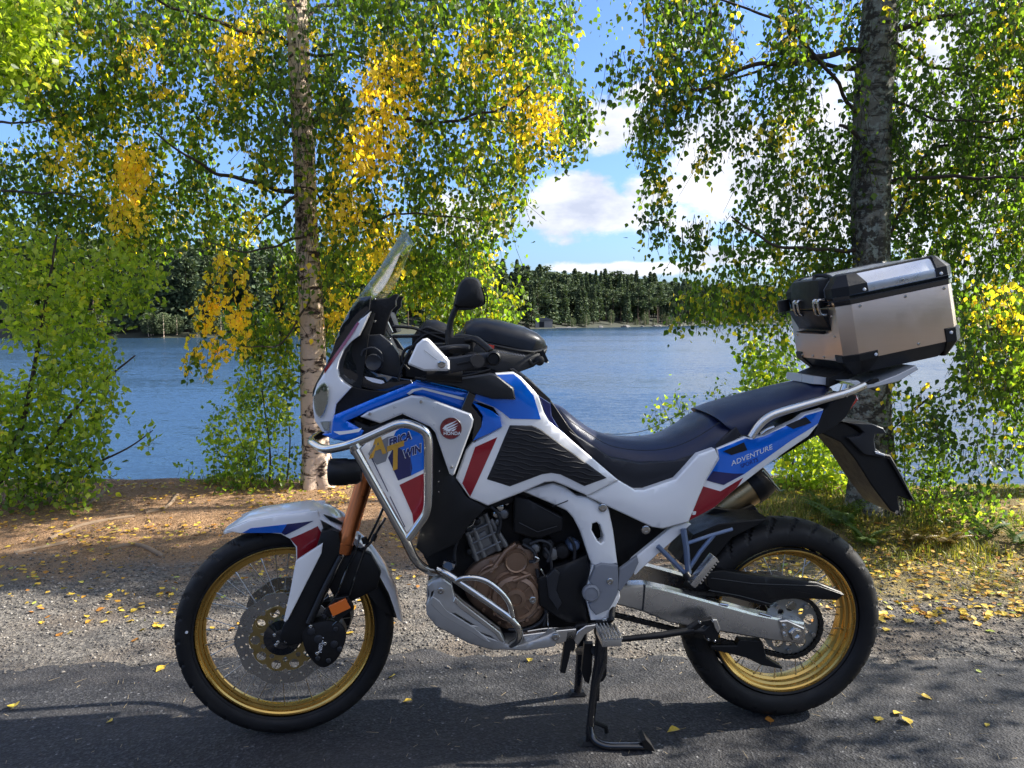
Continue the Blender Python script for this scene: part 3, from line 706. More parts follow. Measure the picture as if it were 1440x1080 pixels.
seatloft('rider_seat', [((774, 566), (786, 602), .06), ((790, 572), (800, 614), .085), ((812, 590), (826, 640), .10), ((842, 608), (855, 668), .12), ((885, 615), (892, 690), .145), ((930, 611), (925, 684), .165), ((962, 596), (968, 660), .17), ((985, 581), (1000, 640), .17), ((1003, 582), (1035, 622), .165)], M['seat'])
seatloft('passenger_seat', [((985, 577), (1022, 600), .16), ((1000, 569), (1044, 612), .165), ((1030, 560), (1070, 604), .165), ((1070, 550), (1095, 588), .16), ((1110, 540), (1130, 574), .15), ((1140, 536), (1154, 564), .14), ((1158, 542), (1164, 560), .10)], M['seat'])
mb = MB(); mb.tube([v+Vector((0, -.001, 0)) for v in smoothpts([P(786, 574, -.09), P(800, 590, -.115), P(832, 612, -.135), P(860, 627, -.15), P(900, 633, -.165), P(940, 630, -.175), P(975, 617, -.178), P(1012, 594, -.17)], 6)], .0012, 6); mb.build('seat_seam', M['seatside'], bike, mirror=True)
plate('seat_side_skirt', [(800, 606), (830, 625), (860, 645), (900, 652), (950, 648), (1000, 628), (1035, 600), (1042, 612), (1010, 640), (980, 648), (957, 672), (905, 689), (890, 690), (866, 674), (828, 640)], -0.165, M['seatside'], bike, th=0.06, camber=0.012, R=0.03, mirror=True)

# ---------------------------------------------------------------- tail
tl = plate('tail_cover', [(869, 675), (893, 689), (906, 689), (950, 674), (982, 639), (1005, 631), (1010, 643), (992, 676), (968, 734), (932, 743), (917, 741), (825, 698)], (-0.20, 0.0, 0), M['white'], bike, th=0.03, bev=0.004, camber=0.012, R=0.03, mirror=True)
tb = plate('tail_panel', [(1008, 631), (1048, 614), (1056, 616), (1075, 612), (1120, 591), (1132, 582), (1158, 575), (1150, 597), (1137, 613), (1080, 652), (1036, 686), (1004, 714), (968, 732), (955, 730), (986, 680), (991, 676), (1010, 643)], (-0.200, 0.03, 0), M['white'], bike, th=0.03, camber=0.008, R=0.02, mirror=True)
plate('blue_panel', [(1009, 632), (1048, 616), (1056, 618), (1075, 613), (1120, 592), (1132, 584), (1157, 577), (1150, 595), (1112, 618), (1045, 666), (1016, 681), (993, 675), (1011, 645)], None, M['blue'], bike, on=tb)
plate('navy_panel', [(993, 675), (1002, 662), (1030, 665), (1045, 665), (1016, 681)], None, M['navy'], bike, on=tb, proud=.0022)
plate('red_panel', [(987, 683), (1012, 690), (1044, 671), (1036, 685), (1004, 713), (968, 732), (956, 729)], None, M['red'], bike, on=tb)
for q in ([(1016, 634), (1045, 621.5), (1049, 632), (1027, 639)], [(1105, 598), (1132, 586), (1139, 594), (1114, 602.5)]):
    plate('air_vent', q, None, M['block'], bike, on=tb, proud=.003)
text_on('series_name', 'ADVENTURE', 1027, 654.5, 9.4, -22.5, tb, M['printw'], bike, shear=0.3, sx=1.16, bold=0.0)
text_on('series_name', 'SPORTS', 1040, 658, 8, -22.5, tb, M['print_b'], bike, shear=0.2, sx=0.98)
plate('tail_underside', [(1145, 612), (1158, 578), (1175, 562), (1196, 554), (1205, 558), (1190, 586), (1172, 602), (1120, 626), (1100, 640)], (-0.17, 0, 0), M['black'], bike, th=0.34)
plate('tail_light', [(1190, 570), (1204, 556), (1207, 562), (1192, 580), (1185, 581)], (-0.125, 0, 0), M['tail'], bike, th=0.25, bev=0.003)
mb = MB(); mb.tube(fillet([P(1056, 615, -.20), P(1068, 596, -.20), P(1084, 584, -.20), P(1102, 578, -.20), P(1150, 564, -.195), P(1192, 552, -.185), P(1215, 541, -.17)], .03), [.0125]*1 if False else .0125, 12)
mb.build('grab_rail', M['alu'], bike, mirror=True)
mb = MB(); mb.tube(smoothpts([P(1070, 610, -.2), P(1078, 604, -.2), P(1088, 600, -.2)], 4), .006, 8); mb.build('hook', M['steel'], bike, mirror=True)
mb = MB(); mb.tube([P(1185, 557, -.17), P(1189, 540, -.17)], [.016, .011], 14); mb.build('rack_mount', M['steel'], bike, mirror=True)
plate('luggage_rack', [(1186, 536), (1206, 535), (1216, 542), (1236, 537), (1262, 527), (1288, 514), (1292, 519), (1264, 536), (1222, 546), (1212, 545), (1196, 539)], -0.175, M['silver_paint'], bike, th=0.35, bev=0.002)
plate('rack_cutout', [(1219, 539), (1226, 534.5), (1235, 532.5), (1237, 535), (1229, 539.5), (1221, 540.5)], -0.1775, M['block'], bike, th=0.012, bev=0.001)
plate('rack_front_plate', [(1144, 529), (1182, 533), (1167, 544), (1158, 541), (1143, 540)], -0.10, M['silver_paint'], bike, th=0.20, bev=0.001)
mb = MB(); a = P(1165, 545, -.12); b_ = P(1205, 528, -.12)
mb.loft([[a, b_, b_+Vector((0, 0, .03)), a+Vector((0, 0, .03))], [q+Vector((0, .24, 0)) for q in (a, b_, b_+Vector((0, 0, .03)), a+Vector((0, 0, .03)))]]); mb.build('case_mounting_plate', M['block'], bike)
# plate hanger
plate('number_plate_bracket', [(1150, 607), (1158, 600), (1185, 592), (1216, 612), (1231, 636), (1252, 640), (1268, 668), (1287, 706), (1262, 697), (1267, 726), (1252, 718), (1226, 684), (1202, 646), (1182, 622)], -0.085, M['black'], bike, th=0.17, bev=0.004)
plate('plate_lamp_housing', [(1182, 592), (1200, 594), (1227, 596), (1242, 602), (1246, 609), (1230, 611), (1229, 620), (1231, 631), (1244, 640), (1244, 644), (1215, 639), (1190, 615), (1208, 613), (1214, 608), (1206, 600)], -0.10, M['dark'], bike, th=0.20, bev=0.003, camber=.004, R=.01)
plate('plate_lamp', [(1230, 634), (1244, 638.5), (1244, 641), (1232, 638)], -0.108, M['printw'], bike, th=0.01, bev=0.001)
mb = MB(); q0 = P(1250, 645, -.10); q1 = P(1284, 704, -.10); mb.loft([[q0, q1, q1+Vector((.004, 0, 0)), q0+Vector((.004, 0, 0))], [q+Vector((0, .2, 0)) for q in (q0, q1, q1+Vector((.004, 0, 0)), q0+Vector((.004, 0, 0)))]]); mb.build('number_plate', M['block'], bike)
mb = MB(); c0 = P(1240, 646, -.13); mb.lathe(P(1254, 717, -.06), (0, -1, 0), [(.006, 0), (.006, .03)], 10); mb.build('plate_screw', M['steel'], bike)
# exhaust
mf = P(1000, 722, .16); me_ = P(1078, 665, .16); dv = (me_-mf).normalized()
mb = MB(); mb.lathe(mf, dv, [(.03, -.12), (.055, -.06), (.068, 0.0), (.070, .08), (.068, .165)], 32); mb.build('muffler', M['muffler'], bike)
mb = MB(); mb.lathe(mf+dv*.165, dv, [(.072, 0), (.074, .03), (.066, .075), (.03, .085), (.028, .04)], 32); mb.build('muffler_cap', M['black'], bike)
mb = MB(); mb.tube([P(1073, 662, .08), P(1096, 690, .08)], .004, 8); mb.build('muffler_clamp', M['steel'], bike)
plate('heat_shield', [(968, 738), (1004, 715), (1040, 720), (1062, 712), (1075, 735), (1040, 745), (1010, 750), (985, 748)], .06, M['black'], bike, th=.05)
plate('hugger', [(955, 790), (975, 752), (1010, 737), (1046, 732), (1080, 729), (1066, 738), (1030, 756), (1005, 785), (990, 812)], -.07, M['black'], bike, th=.14, bev=.004)

# ---------------------------------------------------------------- crash bars
def bar(name, pts, r, mat, rad=.035, n=14, mirror=True):
    mb = MB(); mb.tube(fillet([P(*p) for p in pts], rad, 6), r, n); return mb.build(name, mat, bike, mirror=mirror, sharp=60)
bar('crash_bar', [(470, 606, -.08), (452, 611, -.12), (435, 621, -.20), (455, 633, -.27), (478, 629, -.30), (500, 623, -.33), (566, 593, -.345), (596, 604, -.345), (602.5, 616, -.345), (602, 720, -.335), (588, 739, -.33), (574, 757, -.33)], .0132, M['chrome'])
bar('crash_bar', [(497, 628, -.33), (571, 760, -.33), (584, 790, -.31), (603, 803, -.26), (618, 806, -.20)], .0132, M['chrome'])
mb = MB(); mb.lathe(P(500, 628, -.333), P(571, 760, -.33)-P(497, 628, -.33), [(.0165, -.006), (.0165, .008)], 16); mb.build('weld_collar', M['steel'], bike, mirror=True)
bar('lower_crash_bar', [(618, 800, -.24), (628, 806, -.27), (717, 868, -.29), (731, 884, -.285), (730, 900, -.26), (718, 907, -.22)], .0112, M['chrome'])
bar('lower_crash_bar', [(640, 818, -.275), (651, 811.5, -.285), (679, 813, -.29), (703, 830, -.295), (717, 848, -.295), (721, 868, -.29)], .0085, M['chrome'], .03)
mb = MB(); mb.tube([P(622, 793, -.22), P(637, 799, -.22)], [.018, .022], 14); mb.tube([P(630, 797, -.25), P(630, 797, .25)], .014, 12); mb.build('bar_clamp', M['gloss'], bike)
bar('lower_guard_strap', [(578, 742, -.31), (597, 730, -.3), (604, 708, -.3)], .002, M['steel'], .02)
# auxiliary lamp
a = P(463, 664, -.25); b_ = P(508, 663, -.25)
mb = MB(); d_ = (b_-a).normalized(); LL = (b_-a).length
mb.lathe(a, d_, [(0.0, .004), (.036, .0), (.0405, .006), (.0405, LL*.55), (.0375, LL*.60), (.0375, LL*.85), (.03, LL), (.0, LL)], 28); mb.build('auxiliary_lamp', M['black'], bike, mirror=True)
mb = MB(); mb.lathe(a, d_, [(0.0, .0), (.034, -.001), (.036, .003)], 24); mb.build('auxiliary_lamp_lens', M['lens'], bike, mirror=True)

# ---------------------------------------------------------------- skid plate
sp = plate('skid_plate', [(601, 823), (608, 817), (620, 811), (635, 822), (639, 838), (650, 848), (704, 889), (711, 905), (722, 909), (738, 905), (770, 893), (780, 888), (788, 895), (780, 909), (740, 915), (690, 913), (660, 904), (613, 880), (600, 864), (599, 850), (604, 838)], -0.225, M['skid'], bike, th=0.03, bev=0.003, camber=0.010, R=0.02, mirror=True,
           holes=[[(629, 861), (640, 861), (668, 878), (655, 877), (637, 868)], [(673, 887), (690, 893), (696, 898), (683, 893)], [(605, 833), (610, 830), (609, 836), (603, 843)]])
plate('skid_plate_inner', [(603, 826), (640, 840), (705, 890), (712, 905), (690, 911), (660, 900), (615, 876), (603, 860)], -0.190, M['block'], bike, th=0.05)
mb = MB(); lo = []
for px, py in ((600, 830), (601, 862), (615, 881), (660, 905), (692, 914), (760, 910)):
    q = P(px, py, -.20); lo.append([Vector((q.x, s*.2, q.z)) for s in lin(-1, 1, 7)]+[Vector((q.x+.004, s*.2, q.z+.01)) for s in lin(1, -1, 7)])
mb.loft(lo); mb.build('skid_pan', M['skid'], bike)
plate('skid_rib', [(640, 839), (651, 849), (703, 889), (710, 903), (704, 901), (696, 891), (648, 856), (637, 846)], -.236, M['alu'], bike, th=.014, bev=.002, mirror=True)
plate('skid_rib', [(608, 838), (618, 845), (628, 858), (668, 883), (690, 903), (684, 903), (662, 889), (622, 866), (606, 850)], -.235, M['skid'], bike, th=.012, bev=.002, mirror=True)
bolt(620, 830.5, -.238, .010, bike); bolt(781, 896, -.232, .012, bike)
plate('skid_rail', [(734, 893), (780, 887), (810, 884), (812, 897), (786, 905), (740, 903)], -.20, M['alu'], bike, th=.02, mirror=True)

# ---------------------------------------------------------------- engine
plate('engine_core', [(590, 770), (640, 740), (690, 705), (760, 690), (830, 710), (880, 740), (890, 800), (860, 860), (810, 895), (740, 905), (690, 895), (625, 840)], -.10, M['block'], bike, th=.20)
cc = plate('crankcase', [(652, 815), (672, 790), (690, 782), (712, 774), (726, 765), (748, 768), (757, 785), (760, 830), (765, 858), (748, 878), (712, 884), (690, 870), (660, 845)], -.135, M['bronze'], bike, th=.06, bev=.004, camber=.014, R=.03, round_=True, mirror=True)
mb = MB(); c = P(724, 838, -.145)
mb.lathe(c, (0, -1, 0), [(.088, -.01), (.088, .008), (.082, .014), (.076, .012), (.072, .022), (.060, .028), (.058, .023), (.034, .024), (.032, .034), (.020, .036), (.018, .028), (0, .028)], 48); mb.build('clutch_cover', M['bronze'], bike, mirror=True)
mb = MB()
for k in range(9):
    a = k*2*math.pi/9; mb.box(c+Vector((math.cos(a)*.045, -.026, math.sin(a)*.045)), (.034, .008, .006), Matrix.Rotation(-a, 3, 'Y'))
    mb.lathe(c+Vector((math.cos(a+.3)*.082, -.012, math.sin(a+.3)*.082)), (0, -1, 0), [(.0055, 0), (.0055, .008), (.003, .008)], 8)
mb.build('cover_ribs', M['bronze'], bike)
mb = MB(); mb.lathe(P(725.5, 788, -.15), (0, -1, 0), [(.038, -.02), (.038, .012), (.034, .018), (.030, .015), (.008, .016), (0, .016)], 32); mb.build('breather_cover', M['bronze'], bike, mirror=True)
mb = MB(); mb.tube([P(690, 805, -.16), P(712, 775, -.15), P(726, 765, -.15)], .009, 10); mb.tube([P(722, 817, -.17), P(746, 808, -.17)], [.008, .006], 10); mb.tube(smoothpts([P(660, 830, -.15), P(680, 800, -.155), P(705, 790, -.15), P(712, 774, -.15)], 5), .005, 8)
mb.tube(smoothpts([P(665, 838, -.155), P(672, 812, -.165), P(700, 796, -.16)], 5), .006, 8); mb.build('oil_line', M['bronze'], bike)
bolt(749, 843.5, -.172, .011, bike)
for q in ((668, 822), (690, 790), (712, 780), (750, 780), (756, 812), (735, 874), (702, 876), (680, 858), (757, 850)): bolt(*q, -.150, .0055, bike, mat=M['bronze'])
cy = plate('cylinder', [(656, 748), (668, 730), (682, 720), (692, 738), (713, 768), (690, 780), (671, 790), (664, 784)], -.13, M['cyl'], bike, th=.12, bev=.004, camber=.004, R=.02, mirror=True)
mb = MB()
for a, b_ in (((657, 748), (671, 788)), ((666, 742), (681, 783)), ((690, 730), (712, 768)), ((682, 722), (702, 774))): mb.tube([P(*a, -.142), P(*b_, -.142)], .0085, 12)
for t in (0.0, .12, .24): mb.tube([P(655+t*60, 752+t*110, -.146), P(690+t*60, 735+t*110, -.146)], .0045, 8)
mb.build('cylinder_stud', M['cyl'], bike, mirror=True)
mb = MB(); mb.box(P(676, 763, -.135), (.06, .02, .06), Matrix.Rotation(RAD(-28), 3, 'Y')); mb.build('cylinder_plate', M['cyl'], bike, bevel=.003)
for i, (x, y, r, m) in enumerate(((703, 712, .016, 'steel'), (708, 722, .018, 'cyl'), (697, 722, .014, 'steel'), (713, 706, .010, 'steel'), (700, 733, .012, 'cyl'), (670, 733, .012, 'block'), (752, 770, .018, 'cyl'), (741, 762, .022, 'block'), (806, 766, .020, 'peg'), (790, 775, .026, 'block'), (770, 765, .022, 'block'), (775, 778, .024, 'cyl'), (805, 800, .03, 'block'), (660, 775, .012, 'block'))):
    mb = MB(); mb.lathe(P(x, y, -.13), (0.1*(i % 3-1), -1, .1), [(r, -.03), (r, .01), (r*.75, .018), (r*.4, .02), (0, .02)], 20); mb.build('engine_fitting', M[m], bike)
mb = MB()
for pts in (((690, 712), (700, 722), (704, 735), (700, 750)), ((745, 765), (760, 760), (775, 768), (770, 790)), ((800, 755), (808, 770), (806, 800), (800, 815)), ((755, 800), (760, 830), (768, 860), (765, 880)), ((735, 765), (750, 775), (752, 788), (744, 790)), ((772, 820), (776, 800), (772, 780), (765, 770)), ((715, 885), (740, 885), (760, 875), (770, 860)), ((640, 700), (652, 720), (650, 745), (640, 770), (640, 795))):
    mb = MB(); mb.tube(smoothpts([P(x, y, -.155) for x, y in pts], 5), .0055, 8); mb.build('engine_hose', M['dark'], bike)
mb = MB()
for pts in (((760, 800), (768, 815), (762, 833)), ((752, 783), (758, 787), (750, 792)), ((656, 742), (664, 738), (668, 730)), ((742, 888), (770, 884), (800, 884)), ((770, 862), (771, 885))):
    mb = MB(); mb.tube(smoothpts([P(x, y, -.165) for x, y in pts], 5), .0028, 6); mb.build('cable', M['steel'], bike)
mb = MB()
mb.tube(smoothpts([P(648, 790, -.06), P(630, 800, -.07), P(618, 830, -.07), P(640, 868, -.07), P(700, 895, -.06)], 6), .02, 12); mb.build('exhaust_header', M['muffler'], bike)
ab = plate('airbox_cover', [(722, 697), (730, 697), (740, 700), (792, 727), (791, 746), (760, 757), (745, 756), (722, 748)], -.165, M['black'], bike, th=.05, bev=.005, camber=.008, R=.02, mirror=True)
mb = MB(); mb.tube([P(730, 735, -.183), P(756, 748, -.183), P(783, 740, -.183)], .0012, 5); mb.tube([P(742, 703, -.181), P(788, 728, -.180)], .0010, 5); mb.build('cover_crease', M['dark'], bike)
plate('sprocket_cover', [(756, 813), (768, 808), (780, 798), (790, 795), (826, 780), (831, 806), (822, 835), (827, 875), (798, 876), (780, 866), (758, 850)], -.165, M['black'], bike, th=.06, bev=.005, camber=.010, R=.02, mirror=True)
plate('sprocket_cover_fin', [(768, 812), (780, 800), (787, 806), (782, 830), (790, 848), (784, 858), (772, 840)], -.185, M['dark'], bike, th=.012, camber=.003, R=.01)
# frame
fr_ = plate('frame', [(735, 691), (760, 684), (778, 679), (795, 685), (811, 697), (826, 699), (842, 708), (855, 713), (862, 745), (868, 792), (840, 797), (832, 793), (829, 786), (816, 747), (806, 728), (797, 718), (780, 710), (757, 700)], -.185, M['white'], bike, th=.04, bev=.004, camber=.010, R=.015, mirror=True,
            holes=[[(832, 735), (838, 733), (843, 737), (848, 752), (848, 760), (844, 763), (839, 759), (831, 744)]])
plate('frame_joint', [(776, 711.5), (798, 702), (798, 703.2), (777, 712.7)], None, M['dark'], bike, on=fr_)
plate('frame_lower', [(833, 792), (868, 792), (872, 840), (862, 860), (857, 868), (857, 872), (831, 872), (826, 850), (822, 838), (828, 815)], -.18, M['white'], bike, th=.04, camber=.006, R=.01, mirror=True)
pv = plate('pivot_plate', [(837, 796), (846, 792), (869, 795), (869, 833), (862, 848), (856, 857), (838, 865), (830, 856), (828, 850), (834, 842), (840, 836), (834, 824), (829, 818)], -.20, M['greyp'], bike, th=.02, bev=.003, camber=.005, R=.012, mirror=True)
plate('heel_guard', [(871, 800), (896, 782), (898, 791), (890, 808), (872, 832), (867, 828)], -.195, M['greyp'], bike, th=.012, bev=.003, camber=.004, R=.01, mirror=True)
mb = MB(); mb.lathe(P(831, 834, -.205), (0, -1, 0), [(.027, -.01), (.027, .004), (.021, .008), (.020, .005), (0, .007)], 28); mb.build('pivot_cap', M['greyp'], bike, mirror=True)
bolt(857.5, 817, -.208, .010, bike); bolt(847.5, 714, -.200, .013, bike); bolt(908, 745, -.19, .014, bike, name='seat_lock'); bolt(851, 873, -.19, .010, bike)
plate('subframe', [(884, 795), (890, 786), (945, 741), (966, 735), (972, 737), (905, 797), (893, 809)], -.175, M['white'], bike, th=.02, bev=.003, camber=.003, R=.01, mirror=True)
plate('inner_fender', [(855, 714), (930, 744), (960, 742), (940, 760), (905, 790), (880, 800), (868, 790), (862, 745)], -.11, M['block'], bike, th=.20)
# swingarm
plate('swingarm', [(868, 824), (907, 822), (940, 829), (1060, 862), (1094, 869), (1131, 875), (1133, 884), (1131, 906), (1098, 902), (1088, 901), (940, 875), (902, 859), (867, 850)], -.135, M['alu'], bike, th=.045, bev=.006, camber=.004, R=.012, mirror=True)
plate('swingarm_joint', [(905.5, 823), (908, 823), (905, 859), (902.5, 858)], -.144, M['dark'], bike, th=.01, bev=.0005)
plate('axle_block', [(1096, 873), (1107, 872), (1131, 883), (1131, 893), (1128, 906), (1102, 901), (1099, 888)], -.150, M['steel'], bike, th=.02, bev=.003, mirror=True)
mb = MB()
for x, y in ((1104, 882), (1104, 893)): mb.lathe(P(x, y, -.156), (0, -1, 0), [(.008, -.005), (.008, .004), (.004, .004), (.003, -.002), (0, -.002)], 14)
mb.lathe(P(1119, 892, -.156), (0, -1, 0), [(.022, -.005), (.022, .006), (.019, .010), (.010, .010), (.009, .002), (0, .002)], 6); mb.build('axle_nut', M['chrome'], bike, mirror=True)
mb = MB(); mb.tube([P(1012, 849, -.137), P(1024, 851, -.137)], .004, 8); mb.tube([P(1068, 862, -.137), P(1085, 867, -.137)], .003, 8); mb.build('swingarm_tab', M['steel'], bike)
cg = plate('chain_guard', [(993, 806), (1005, 803), (1017, 802), (1060, 809), (1147, 818), (1182, 832), (1187, 836), (1177, 844), (1140, 842), (1106, 842), (1090, 846), (1082, 852), (1060, 848), (1000, 832), (994, 822)], -.125, M['black'], bike, th=.03, bev=.003, camber=.006, R=.012)
plate('guard_recess', [(1064, 822), (1078, 822), (1140, 834), (1100, 838), (1082, 841)], None, M['block'], bike, on=cg)
mb = MB(); mb.tube([P(1000, 813, -.133), P(1060, 821, -.134), P(1150, 824, -.133), P(1184, 836, -.132)], .0018, 6); mb.tube([P(996, 830, -.132), P(1040, 838, -.132), P(1085, 850, -.132)], .0022, 6); mb.build('guard_edge', M['dark'], bike)
plate('lower_chain_guide', [(1040, 900), (1072, 902), (1078, 925), (1100, 938), (1100, 941), (1070, 935), (1050, 925), (1000, 913), (1000, 908), (1036, 908)], -.12, M['black'], bike, th=.03, bev=.002)
# sprocket and chain
spc = Vector((0.934, -0.098, 0.345))
def teeth(R, n, amp): return [(R+amp*(1 if (i % 4) < 2 else -1)) for i in range(n*4)]
sprk = empty('rear_sprocket', AXR+Vector((0, -.098, 0)), 0, bike)
ringdisc('sprocket_ring', 0.097, 0.034, 0, 0.006, M['sprocket'], sprk, [(math.cos(a)*.068, math.sin(a)*.068, .019, 12) for a in (0.3, 1.55, 2.8, 4.05, 5.3)]+[(math.cos(a)*.060, math.sin(a)*.060, .011, 10) for a in (0.925, 2.175, 3.425, 4.675, 5.925)], 40, 160, .0015)
mb = MB()
for a in (0.925, 2.175, 3.425, 4.675, 5.925): mb.lathe((math.cos(a)*.084, -.004, math.sin(a)*.084), (0, -1, 0), [(.008, 0), (.008, .006), (.004, .006)], 6)
mb.build('sprocket_nut', M['steel'], sprk, frame=False)
def chainpath():
    c = AXR; R = .105; fc = P(868, 846, -.098); r = .045; pts = []
    for k in range(25): a = RAD(100-k*200/24); pts.append(Vector((c.x+R*math.cos(a), -.098, c.z+R*math.sin(a))))
    for k in range(9): a = RAD(-100-k*160/8); pts.append(Vector((fc.x+r*math.cos(a), -.098, fc.z+r*math.sin(a))))
    pts.append(pts[0]); return pts
cp = chainpath(); mb = MB(); acc_ = 0; pitch = .0159; i = 0; pos = cp[0].copy(); nxt = 1; k = 0
seglen = [(cp[j+1]-cp[j]).length for j in range(len(cp)-1)]; tot = sum(seglen)
def at(s):
    for j, l_ in enumerate(seglen):
        if s <= l_: return cp[j].lerp(cp[j+1], s/l_), (cp[j+1]-cp[j]).normalized()
        s -= l_
    return cp[-1], (cp[-1]-cp[-2]).normalized()
nl = int(tot/pitch)
for j in range(nl):
    q, d = at((j+.5)*tot/nl); rot = Matrix.Rotation(-math.atan2(d.z, d.x), 3, 'Y'); off = 0.0 if j % 2 else .0025
    for sg in (-1, 1): mb.box(q+Vector((0, sg*(.008+off), 0)), (.019, .002, .013), rot)
    mb.lathe(q-d*pitch/2, (0, 1, 0), [(.005, -.012), (.005, .012)], 6)
ch = mb.build('drive_chain', M['chain'], bike, smooth=False)
# pillion peg bracket
def strut(pts, w, mat=M['peg'], y=-.19, nm='peg_bracket'):
    mb = MB(); mb.tube([P(a, b, y) for a, b in pts], w, 8); mb.build(nm, mat, bike, mirror=True)
strut([(961, 744), (965, 770), (968, 806)], .010); strut([(966, 764), (999, 753), (1030, 744)], .006); strut([(1004, 752), (985, 775), (970, 798)], .007); strut([(925, 768), (943, 786), (965, 808)], .008)
mb = MB(); a = P(1004, 782, -.235); b_ = P(972, 822, -.235); d = (b_-a); rot = Matrix.Rotation(-math.atan2(d.z, d.x), 3, 'Y'); mb.box((a+b_)/2, (d.length, .035, .020), rot)
for t in lin(.05, .8, 9): mb.box(a+d*t+Vector((d.z, 0, -d.x)).normalized()*-.012, (.006, .035, .010), rot)
mb.build('passenger_peg', M['alu'], bike, mirror=True, bevel=.002)
mb = MB(); mb.tube([P(964, 806, -.20), P(977, 826, -.22)], .012, 10); mb.build('peg_pivot', M['block'], bike, mirror=True)
# rider peg, gear lever, side stand, centre stand
mb = MB(); c = P(856, 895, -.26); mb.box(c, (.060, .10, .022)); mb.box(c+Vector((0, 0, .013)), (.066, .10, .004))
for i_ in range(6): mb.box(c+Vector((-.028+.011*i_, -.0, .018)), (.004, .104, .010))
mb.build('rider_peg', M['alu'], bike, mirror=True, bevel=.002)
mb = MB(); mb.tube([P(850, 880, -.17), P(860, 870, -.20), P(862, 850, -.17)], .010, 10); mb.box(P(845, 882, -.18), (.04, .03, .05)); mb.build('peg_bracket', M['block'], bike, mirror=True)
plate('stand_bracket', [(806, 900), (812, 888), (824, 880), (838, 878), (836, 884), (822, 893), (818, 900), (812, 908)], -.20, M['alu'], bike, th=.015, mirror=True)
mb = MB(); mb.tube([P(874, 899, -.20), P(930, 893, -.21), P(975, 886, -.21)], [.009, .011, .010], 12); mb.build('side_stand', M['black'], bike)
plate('side_stand_foot', [(968, 884), (984, 873), (1002, 870), (1009, 874), (1013, 886), (1010, 897), (1002, 903), (994, 902), (990, 893), (974, 890)], -.215, M['block'], bike, th=.02, bev=.003, holes=[[(978, 886), (990, 879), (996, 880), (990, 886)]])
plate('foot_edge', [(1002, 871), (1008, 871), (1013, 884), (1010, 890), (1006, 884)], -.222, M['alu'], bike, th=.012)
for q in ((984, 875), (1002, 873), (996, 899), (1005, 901)): bolt(*q, -.22, .0045, bike, mirror=False)
mb = MB(); mb.tube([P(800, 893, -.19), P(812, 880, -.19), P(826, 878, -.19)], .008, 8); mb.build('gear_linkage', M['block'], bike)
plate('heel_strap', [(797, 888), (812, 886), (808, 915), (803, 915), (795, 947), (788, 946), (793, 912)], -.20, M['black'], bike, th=.02)
leg_pts = [(846, 885, -.15), (845, 930, -.155), (836, 965, -.16), (829, 1032, -.165)]
mb = MB(); mb.tube([P(*p) for p in leg_pts], [.020, .022, .0135, .0135], 14); mb.build('stand_leg', M['gloss'], bike)
mb = MB(); mb.tube([P(820, 880, .12), P(818, 905, .13), P(812, 978, .16)], [.018, .018, .0145], 14); mb.build('stand_leg', M['gloss'], bike)
plate('stand_gusset', [(822, 905), (834, 905), (832, 945), (828, 962), (822, 958), (818, 945)], -.14, M['black'], bike, th=.02)
plate('stand_gusset', [(846, 905), (854, 912), (853, 950), (848, 958), (840, 960)], -.14, M['black'], bike, th=.02)
mb = MB(); mb.tube([P(838, 915, -.15), P(815, 915, .14)], .016, 12); mb.build('stand_cross_tube', M['black'], bike)
mb = MB(); mb.tube(fillet([P(829, 1020, -.165), P(832, 1040, -.18), P(850, 1050, -.20), P(880, 1050, -.21), P(906, 1050, -.215)], .03), [.014]*1 if False else .0125, 12); mb.build('stand_tang', M['gloss'], bike)
plate('tang_foot', [(902, 1042), (908, 1038), (917, 1048), (922, 1057), (915, 1056), (906, 1052)], -.235, M['block'], bike, th=.05, bev=.002)
for px, py, y in ((829, 1040, -.165), (812, 981, .16)):
    q = P(px, py, y); mb = MB(); mb.loft([[Vector((q.x+sx*.032, q.y+sy*.02, .004)) for sx, sy in ((-1, -1), (1, -1), (1, 1), (-1, 1))], [Vector((q.x+sx*.022, q.y+sy*.015, .016)) for sx, sy in ((-1, -1), (1, -1), (1, 1), (-1, 1))]])
    mb.tube([Vector((q.x, q.y, .01)), Vector((q.x+.003, q.y, .06))], .013, 10); mb.build('stand_foot', M['block'], bike)
mb = MB(); mb.tube([P(835, 1015, -.13), P(852, 1022, -.12), P(853, 1030, -.12)], .008, 8); mb.build('stand_stop', M['black'], bike)
mb = MB(); mb.tube([P(841, 950, -.13), P(840, 985, -.13)], .007, 8); mb.build('stand_spring', M['block'], bike)

# ---------------------------------------------------------------- handlebars
setframe(ID)
mb = MB()
hb = [P(690, 505, -.44), P(640, 500, -.40), P(618, 492, -.25), P(606, 500, -.10), P(606, 500, .10), P(618, 492, .25)]
hbw = [Vector((P(672, 500, -.44).x, -.44, 1.262)), Vector((P(655, 500, -.30).x, -.30, 1.265)), Vector((P(630, 500, -.18).x, -.18, 1.235)), Vector((P(610, 500, -.08).x, -.08, 1.20))]
hbw = hbw + [Vector((v.x, -v.y, v.z)) for v in hbw[::-1]]
mb.tube(fillet(hbw, .05), .012, 12); mb.build('handlebar', M['block'], bike)
mb = MB(); mb.tube([hbw[0]+Vector((.0, -.02, 0)), hbw[0].lerp(hbw[1], .85)], .018, 16)
for i_ in range(7): mb.tube([hbw[0].lerp(hbw[1], .1*i_+.05), hbw[0].lerp(hbw[1], .1*i_+.09)], .0195, 14)
mb.build('grip', M['grip'], bike, mirror=True)
